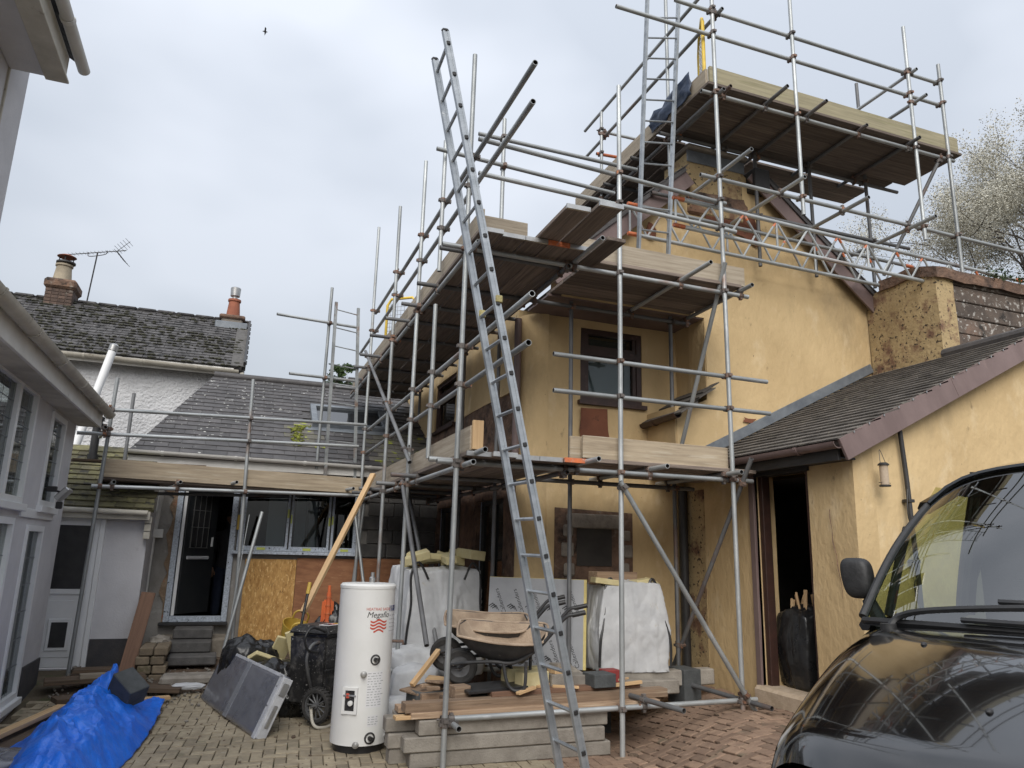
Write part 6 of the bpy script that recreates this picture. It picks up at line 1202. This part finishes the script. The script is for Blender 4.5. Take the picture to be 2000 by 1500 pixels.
# ---------------------------------------------------------------- garage doorway: rubbish sacks with offcuts
for k, (c, d, lb) in enumerate((((5.72, 6.40, .48), (.56, .54, .80), 'black rubbish sack stuffed with timber offcuts in the garage doorway'), ((5.80, 6.00, .48), (.44, .42, .70), 'smaller black sack of offcuts beside the fuller one in the garage'), ((6.3, 6.6, .36), (.6, .6, 1.15), 'dark sack standing deep inside the garage'))): tag(blob('rubbish_bag', c, d, 'bin_bag', 50+k, .5, .10, 2.6, 5, None, .07), lb, 'bag')
for k in range(15):
    s = k < 10; x, y = (5.70, 6.42) if s else (5.78, 6.10); x += random.uniform(-.14, .14); y += random.uniform(-.17, .15); h = random.uniform(.05, .2); tl = V((random.uniform(-.2, .2), random.uniform(-.3, .3), 1)).normalized(); z0 = 1.12 if s else 1.04
    tag(bar('timber_offcut', V((x, y, z0)), V((x, y, z0))+tl*(.16+h), random.uniform(.025, .05), .02, 'new_wood'), 'sawn timber offcut sticking up from a black sack in the garage', 'timber', 'offcuts in the garage sacks')
slabthing('cardboard_sheet', (6.02, 6.15, 1.28), (.02, .26, .26), (0, 10, 0), 'plank', 'square brown board behind the sacks in the garage', 'board')
# ---------------------------------------------------------------- person in the dark doorway
def person():
    b = V((-.02, 13.3, .5)); t = thing('person', b, 'person in dark top and blue jeans standing inside the dark doorway', 'person')
    def skinned(name, pts, edges, rad, mat, root=0, sub=2):
        me = bpy.data.meshes.new(name); me.from_pydata([tuple(b+V(p)) for p in pts], edges, []); o_ = link(name, me, mat, t); m = o_.modifiers.new('skin', 'SKIN'); m.use_smooth_shade = True
        for k, r in enumerate(rad): me.skin_vertices[0].data[k].radius = (r, r)
        me.skin_vertices[0].data[root].use_root = True; s = o_.modifiers.new('sub', 'SUBSURF'); s.levels = sub; s.render_levels = sub; return o_
    pts = [(0, 0, .95), (0, 0, 1.15), (0, 0, 1.38), (0, 0, 1.50), (0, -.01, 1.62), (0, -.02, 1.74), (-.18, 0, 1.42), (-.23, .01, 1.14), (-.22, -.08, .90), (.18, 0, 1.42), (.23, .01, 1.14), (.22, -.08, .90), (-.1, 0, .88), (-.11, -.01, .50), (-.11, .03, .10), (-.11, -.12, .04), (.1, 0, .88), (.11, -.01, .50), (.11, .03, .10), (.11, -.12, .04)]
    ed = [(0, 1), (1, 2), (2, 3), (3, 4), (4, 5), (2, 6), (6, 7), (7, 8), (2, 9), (9, 10), (10, 11), (0, 12), (12, 13), (13, 14), (14, 15), (0, 16), (16, 17), (17, 18), (18, 19)]
    rd = [.14, .14, .15, .055, .09, .085, .065, .05, .04, .065, .05, .04, .10, .075, .055, .045, .10, .075, .055, .045]; body = skinned('body', pts, ed, rd, 'cloth')
    skinned('jeans', [(0, 0, .98), (-.1, 0, .88), (-.11, -.01, .50), (-.11, .03, .12), (.1, 0, .88), (.11, -.01, .50), (.11, .03, .12)], [(0, 1), (1, 2), (2, 3), (0, 4), (4, 5), (5, 6)], [.15, .112, .088, .075, .112, .088, .075], 'denim')
    hb = bmesh.new(); bmesh.ops.create_uvsphere(hb, u_segments=20, v_segments=14, radius=1)
    for v in hb.verts:
        p = v.co.copy(); r = V((.078, .098, .118)); q = V((p.x*r.x, p.y*r.y, p.z*r.z))
        if p.y < -.6: q.y -= .018*max(0, 1-abs(p.x)*5)*max(0, 1-abs(p.z+.12)*3)
        if p.z < -.4: q.x *= .86
        v.co = b+V((0, -.015, 1.68))+q
    sharp(link('head', hb, 'skin', t), 70)
    hr = bmesh.new(); bmesh.ops.create_uvsphere(hr, u_segments=18, v_segments=12, radius=1); bmesh.ops.delete(hr, geom=[v for v in hr.verts if v.co.z < .1 and v.co.y < .2 or v.co.z < -.5], context='VERTS')
    for v in hr.verts: v.co = b+V((0, -.008, 1.685))+V((v.co.x*.084, v.co.y*.105, v.co.z*.122))
    link('hair', hr, 'bark', t)
    for s in (-1, 1):
        hd = bmesh.new(); c = b+V((s*.22, -.10, .86)); pipe_bm(hd, [c+V((0, .01, .03)), c, c+V((0, -.01, -.06))], [.026, .034, .03], 8)
        for k in range(4): pipe_bm(hd, [c+V((-.024+.016*k, -.012, -.06)), c+V((-.024+.016*k, -.022, -.10+.006*abs(k-1))), c+V((-.024+.016*k, -.010, -.13+.008*abs(k-1)))], [.009, .0085, .007], 6)
        pipe_bm(hd, [c+V((-s*.03, -.01, -.02)), c+V((-s*.05, -.03, -.06)), c+V((-s*.045, -.035, -.085))], [.011, .010, .008], 6); link('hand', hd, 'skin', body)
person()
# ================================================================ black van
def van():
    N0, ph, gz = V((1.80, 1.28, .355)), math.radians(67), .355; u = V((math.sin(ph), math.cos(ph), 0)); v_ = V((math.cos(ph), -math.sin(ph), 0))
    W = Matrix(((u.x, v_.x, 0, N0.x), (u.y, v_.y, 0, N0.y), (0, 0, 1, gz), (0, 0, 0, 1)))
    t = thing('van', W @ V((1.5, 0, 0)), 'glossy black van parked with its bonnet towards the yard and wipers at rest', 'van')
    def lk(name, bm, mat, par=t, a=40):
        bmesh.ops.recalc_face_normals(bm, faces=bm.faces[:]); return sharp(link(name, bm, mat, par, W), a)
    def grid(f, nu, nv):
        bm = bmesh.new(); G = [[bm.verts.new(f(i/nu, j/nv)) for j in range(nv+1)] for i in range(nu+1)]
        for i in range(nu):
            for j in range(nv): bm.faces.new((G[i][j], G[i+1][j], G[i+1][j+1], G[i][j+1]))
        return bm
    nose = lambda y: -.10+.42*abs(y/.92)**2.4
    cowl = lambda y: .92+.24*(abs(y)/.84)**2.2
    HW = .80
    def bonnet(s, q):
        hw = .775+.085*s; y = (q*2-1)*hw; a = abs(y)/hw; x = nose(y)+(cowl(y)-nose(y))*s; zf, zb = .90-.05*a**2, 1.17-.035*a**2
        z = zf+(zb-zf)*(1-(1-s)**1.6); z -= .055*max(0, (a-.80)/.20)**2; z -= .05*max(0, 1-s/.10)**2; return V((x, y, z))
    lk('bonnet', grid(bonnet, 30, 40), 'van_paint')
    # wings either side of the bonnet, front panel and bumper
    for sg in (-1, 1):
        def wing(s, q):
            s = s*1.38; s1 = min(1, s); b = bonnet(s1, 1.0 if sg > 0 else 0.0); ex_ = max(0, s-1); b = V((b.x+ex_*.8, b.y, b.z-.02*ex_)); y = sg*(.775+.085*s1+.004+(.02+.05*s1)*math.sin(q*math.pi/2)); x = b.x+.03*q*(1-s1); z = b.z-.003-.075*q-.05*q*q; return V((x+.05*q*(1-s1)**2, y, z))
        lk('wing', grid(wing, 26, 10), 'van_paint')
        def side(s, q):
            b = wing(s, 1.0); return V((b.x+.03*(1-s)*q, b.y+sg*.02*math.sin(q*math.pi), b.z+(.42-b.z)*q))
        lk('wing_side', grid(side, 12, 8), 'van_paint')
        def lamp(s, q):
            k_ = min(1, s/.7); y = .46+.325*math.sin(k_*math.pi/2); x = nose(y)-.062+.05*k_ + max(0, (s-.7)/.3)*.30; return V((x+.02*(1-q), sg*(y+.004*max(0, (s-.7)/.3)), .55+(.80-.05*(y/HW)**2-.05*max(0, (y/HW-.8)/.2)**2-.05*max(0, (s-.7)/.3)-.55)*q))
        lk('headlight', grid(lamp, 12, 8), 'lamp_lens')
    def front(s, q):
        y = (q*2-1)*.745; a = abs(y)/.745; return V((nose(y)+.03-.06*math.sin(s*math.pi*.95), y, .30+(.80-.05*a**2-.30)*s))
    lk('front_panel', grid(front, 14, 30), 'van_paint')
    for z, h, m in ((.82, .016, 'chrome'), (.72, .014, 'chrome'), (.62, .05, 'van_trim')):
        bm = bmesh.new(); pipe_bm(bm, [V((nose(y)-.065, y, z)) for y in [k*.05 for k in range(-11, 12)]], h, 8); lk('grille_bar', bm, m)
    bm = bmesh.new(); pipe_bm(bm, [V((nose(y)-.05, y, .42)) for y in [k*.07 for k in range(-11, 12)]], .10, 10); lk('bumper', bm, 'van_trim')
    # screen
    def scr(s, q, inset=0):
        y0 = (q*2-1); cr_ = abs(y0)**7; yb, yt = y0*(.855-inset), y0*(.775-inset); y = yb+(yt-yb)*s; xb, xt = cowl(yb)+.03, 1.86+.14*y0*y0-.10*cr_; zb, zt = 1.185-.02*y0*y0, 1.845-.04*y0*y0-.13*cr_
        x = xb+(xt-xb)*s-.035*math.sin(s*math.pi); z = zb+(zt-zb)*s+.03*math.sin(s*math.pi); return V((x, y, z))
    WS = lk('windscreen', grid(scr, 24, 36), 'van_glass')
    bm = bmesh.new()
    for a, b in (((0, 0), (0, 1)),): pass
    for sg in (0, 1):
        bm = bmesh.new(); pts = [scr(k/14, sg) for k in range(15)]; pts = [p+V((.012, .012*(1 if sg else -1), 0)) for p in pts]; pipe_bm(bm, pts, .019, 8); lk('screen_pillar', bm, 'van_trim')
    bm = bmesh.new(); pipe_bm(bm, [scr(0, k/20)+V((-.01, 0, -.012)) for k in range(21)], .016, 6); lk('scuttle_seal', bm, 'van_trim'); bm = bmesh.new(); pipe_bm(bm, [scr(1, k/20)+V((.0, 0, .012)) for k in range(21)], .014, 6); lk('header', bm, 'van_paint')
    def scut(s, q):
        y = (q*2-1)*.86; a, b = V((cowl(y)-.005, y, 1.165-.03*(abs(y)/.86)**2)), scr(0, q); p = a.lerp(b, s); p.z -= .012*math.sin(s*math.pi); return p
    lk('scuttle', grid(scut, 4, 30), 'van_trim')
    def roof(s, q):
        y0 = q*2-1; a = scr(1, q)+V((0, 0, .02)); x = a.x+(4.6-a.x)*s; y = y0*(.775+.02*min(1, s*6)); z = 1.865-.04*y0*y0*(1+.6*min(1, s*5))-.12*abs(y0)**7+.085*(1-(1-min(1, s*4))**2); return V((x, y, z))
    lk('roof', grid(roof, 24, 24), 'van_paint')
    # sides with a front door window opening
    for sg in (-1, 1):
        def lower(s, q):
            x = 1.16+3.45*s; return V((x, sg*(.915+.02*math.sin(q*math.pi)), .42+(1.16-.12*max(0, 1-s*7)-.42)*q))
        lk('side_panel', grid(lower, 24, 8), 'van_paint')
        def cant(x, z): f = (z-1.12)/(1.86-1.12); return V((x, sg*(.915-.15*max(0, f)**1.2), z))
        bm = bmesh.new(); pipe_bm(bm, [cant(2.78, 1.12+k*.075) for k in range(10)], .05, 6); pipe_bm(bm, [cant(1.34+k*.088, 1.12) for k in range(18)], .025, 6); pipe_bm(bm, [scr(1, 0 if sg < 0 else 1)+V((.02, sg*.03, -.01)), cant(2.4, 1.80), cant(2.8, 1.84)], .035, 6); lk('door_frame', bm, 'van_paint')
        bm = bmesh.new(); pipe_bm(bm, [cant(1.62, 1.15), cant(1.70, 1.45), cant(1.74, 1.56)], .022, 6); lk('quarter_post', bm, 'van_trim')
        bm = bmesh.new(); pts = [cant(1.30, 1.14), cant(2.79, 1.14), cant(2.79, 1.80), cant(2.05, 1.78)]; bm.faces.new([bm.verts.new(p) for p in pts]); lk('door_glass', bm, 'van_side_glass')
        def rear(s, q): return cant(2.70+1.9*s, 1.10+.78*q)
        lk('rear_side', grid(rear, 8, 8), 'van_paint')
        # mirror
        mc = V((1.46, sg*.985, 1.32)); bm = bmesh.new(); bmesh.ops.create_uvsphere(bm, u_segments=28, v_segments=18, radius=1)
        for q in bm.verts:
            c_ = [math.copysign(abs(k)**.55, k) for k in q.co]; q.co = mc+V((c_[0]*.05, c_[1]*.068*(1-.12*c_[2]*-1 if c_[2] < 0 else 1)-sg*.018*(1-c_[2])*.5, c_[2]*.092))
        MR = lk('mirror', bm, 'van_trim', t, 70); bm = bmesh.new(); pipe_bm(bm, [mc+V((0, -sg*.05, -.10)), V((1.38, sg*.85, 1.12))], .03, 8); lk('mirror_arm', bm, 'van_trim', MR)
        for x in (.85, 3.9):
            M = W @ Matrix.Translation((x, sg*.80, .33)) @ Matrix.Rotation(math.pi/2, 4, 'X'); bm = bmesh.new(); addring(bm, [(.20, -.1), (.30, -.1), (.33, -.07), (.33, .07), (.30, .1), (.20, .1), (.20, -.1)], 28); wh = sharp(link('wheel', bm, 'rubber', t, M)); bm = bmesh.new(); addring(bm, [(.05, -.09), (.2, -.08), (.2, .08), (.05, .09)], 24, None, True); link('wheel_hub', bm, 'steel', wh, M)
    # interior
    def dash(s, q): y = (q*2-1)*.82; return V((cowl(y)+.06+.55*s, y, 1.13+.03*math.sin(s*3)-.05*s))
    lk('dashboard', grid(dash, 8, 16), 'van_trim'); bm = bmesh.new(); addbox(bm, (1.05, -.86, .45), (1.62, .86, 1.05)); addbox(bm, (1.62, -.86, .40), (4.4, .86, .50)); lk('floor', bm, 'van_trim')
    bm = bmesh.new(); addbox(bm, (3.0, -.87, .5), (3.04, .87, 1.95)); lk('bulkhead', bm, 'black_plastic')
    for y in (-.35, .45):
        bm = bmesh.new(); addbox(bm, (2.45, y-.25, .85), (2.60, y+.25, 1.36)); addbox(bm, (2.48, y-.13, 1.38), (2.58, y+.13, 1.58)); addbox(bm, (1.85, y-.25, .75), (2.3, y+.25, .9)); bev(bm, .04, 2); lk('seat', bm, 'cloth')
    bm = bmesh.new(); c = V((1.72, .45, 1.14)); pipe_bm(bm, [c+V((.10*math.sin(a)*.6, .19*math.cos(a), .19*math.sin(a))) for a in [k*math.tau/24 for k in range(25)]], .016, 8); pipe_bm(bm, [c+V((0, -.18, 0)), c+V((0, .18, 0))], .02, 6); lk('steering_wheel', bm, 'van_trim')
    # wipers
    for k, (p0, mid, tip, bl0, bl1) in enumerate(((( -.70), -.55, .0, -.35, .32), ((.16), .02, -.16, -.50, .10))):
        def on(y, h, s=.0): q = (y/.855+1)/2; return scr(s, min(1, max(0, q)))+V((-.03, 0, .012+h))
        bm = bmesh.new(); pts = [on(p0, -.045)+V((-.05, 0, 0)), on(p0*.8+mid*.2, .0), on(mid, .022, .01), on((mid+tip)/2, .03, .03), on(tip, .03, .05)]
        if k == 1: pts = [on(.72, -.045)+V((-.05, 0, 0)), on(.55, -.0), on(.3, .012, .0), on(.0, .015, .0), on(-.10, .014, .0)]
        pipe_bm(bm, arc(pts, 5), .013, 6); wi = lk('wiper', bm, 'van_trim'); bm = bmesh.new(); addring(bm, [(.03, -.02), (.03, .02)], 12, Matrix.Translation(pts[0]), True); lk('wiper_pivot', bm, 'van_trim', wi)
        a0, a1 = ((-.30, .45) if k == 0 else (-.42, .28)); bm = bmesh.new(); hh = .035 if k == 0 else .004; pipe_bm(bm, [on(a0+(a1-a0)*i/12, hh, .05 if k == 0 else .0) for i in range(13)], .011, 6); addbox(bm, on((a0+a1)/2, hh, .05 if k == 0 else .0)-V((.02, .05, .012)), on((a0+a1)/2, hh, .05 if k == 0 else 0)+V((.01, .05, .02))); lk('wiper_blade', bm, 'black_plastic', wi)
    for (s, q) in ((.72, .22), (.30, .40)):
        p = bonnet(s, q); bm = bmesh.new(); bmesh.ops.create_uvsphere(bm, u_segments=10, v_segments=6, radius=1, matrix=Matrix.Translation(p) @ Matrix.Diagonal((.016, .010, .009, 1))); lk('washer_jet', bm, 'van_trim')
van()
# ================================================================ trees
def leafball(bm, c, r, n, s0, s1, rnd, flat=1.0):
    for _ in range(n):
        d = V((rnd.gauss(0, 1), rnd.gauss(0, 1), rnd.gauss(0, 1))).normalized()*(rnd.random()**.45); p = c+V((d.x*r.x, d.y*r.y, d.z*r.z)); s = rnd.uniform(s0, s1)
        a = V((rnd.gauss(0, 1), rnd.gauss(0, 1), rnd.gauss(0, 1))).normalized(); b = a.orthogonal().normalized(); e = a.cross(b)
        bm.faces.new([bm.verts.new(q) for q in (p-b*s, p-e*s*.6, p+b*s, p+e*s*.6)])
def tree(name, base, h, spread, label, mat, seed, nl, s0, s1, stuff=True, twiggy=5):
    rnd = random.Random(seed); base = V(base); t = thing(name, base, label, 'tree'); tb, wb, lb = bmesh.new(), bmesh.new(), bmesh.new()
    pipe_bm(tb, arc([base-V((0, 0, .2)), base+V((.1, 0, h*.2)), base+V((-.05, .1, h*.45)), base+V((.1, 0, h*.7))]), [(.16*h/6)*(1-.7*k/15) for k in range(16)], 9)
    tips = []
    def grow(p, d, L, r, lev):
        pts = [p]; 
        for k in range(4): d = (d+V((rnd.gauss(0, .22), rnd.gauss(0, .22), rnd.gauss(.03, .18)))).normalized(); pts.append(pts[-1]+d*L/4)
        pipe_bm(tb if lev == 0 else wb, pts, [r*(1-.18*k) for k in range(5)], 6 if lev == 0 else 4)
        if lev >= 3: tips.append((pts[-1], d)); tips.append((pts[2], d)); return
        for k in range(rnd.choice((3, 4)) if lev < 2 else 4):
            q = pts[rnd.choice((2, 3, 4))]; nd = (d+V((rnd.gauss(0, .75), rnd.gauss(0, .75), rnd.gauss(.1, .5)))).normalized(); grow(q, nd, L*rnd.uniform(.5, .72), r*.48, lev+1)
    for k in range(9):
        a = k*math.tau/9+rnd.uniform(-.3, .3); z = h*rnd.uniform(.2, .62); grow(base+V((0, 0, z)), V((math.cos(a)*spread, math.sin(a)*spread, rnd.uniform(.35, 1.1))).normalized(), h*rnd.uniform(.28, .40), .045*h/6, 0)
    per = max(1, nl//max(1, len(tips)))
    for p, d in tips: leafball(lb, p-d*.12, V((.26, .26, .26))*(h/6), per, s0, s1, rnd)
    link('trunk', tb, 'bark', t); tag(link('twigs', wb, 'twig', t), kind='stuff'); cr = tag(link('crown', lb, mat, t), kind='stuff'); return t
tb_ = at(1965, 500, 'Y', 10.5)
tree('blossom_tree', (at(2075, 450, 'Y', 11.0).x, 11.0, 3.4), 9.0, .42, 'leafless tree thick with pale blossom behind the block extension', 'blossom', 5, 170000, .014, .030)
tb2 = at(680, 720, 'Y', 18.5); tree('leafy_tree', (tb2.x+.1, 18.5, tb2.z-2.5), 2.1, .4, 'small green tree showing between scaffold tubes above the slate ridge', 'leaf', 9, 9000, .03, .06)
bp = at(517, 62, 'Y', 30); B = thing('bird', bp, 'tiny dark bird gliding in the overcast sky', 'bird'); bm = bmesh.new()
pipe_bm(bm, [bp+V((-.10, 0, 0)), bp+V((-.03, 0, .015)), bp+V((.06, 0, .01)), bp+V((.12, 0, .02))], [.005, .03, .028, .008], 8); body_ = sharp(link('body', bm, 'black_metal', B), 60)
for s in (-1, 1):
    q = [bp+V((-.02, 0, .02)), bp+V((.05, 0, .02)), bp+V((.06, s*.16, .07)), bp+V((.0, s*.30, .03)), bp+V((-.01, s*.16, .07))]; wbm = bmesh.new(); f_ = wbm.faces.new([wbm.verts.new(p) for p in q]); r_ = bmesh.ops.extrude_face_region(wbm, geom=[f_]); [setattr(x, 'co', x.co-V((0, 0, .008))) for x in r_['geom'] if isinstance(x, bmesh.types.BMVert)]; link('wing', wbm, 'black_metal', body_)

# ================================================================ small litter on the paving
def litter():
    bm = bmesh.new(); rnd = random.Random(3)
    for k in range(900):
        x, y = rnd.uniform(-1.5, 5.2), rnd.uniform(4.6, 9.7)
        if rnd.random() > .35+.65*sst(.1, .5, mnoise.noise(V((x*.9, y*.9, 5)))+.25): continue
        s = rnd.uniform(.004, .013)*(2.2 if rnd.random() < .05 else 1); M = Matrix.Translation((x, y, g(x, y)+s*.25)) @ Matrix.Rotation(rnd.random()*6, 4, 'Z') @ Matrix.Rotation(rnd.gauss(0, .3), 4, 'X') @ Matrix.Diagonal((s*rnd.uniform(1, 2.5), s, s*.45, 1))
        bmesh.ops.create_icosphere(bm, subdivisions=1, radius=1, matrix=M)
    tag(link('litter', bm, 'rubble_dirt', GROUND), kind='stuff')
litter()
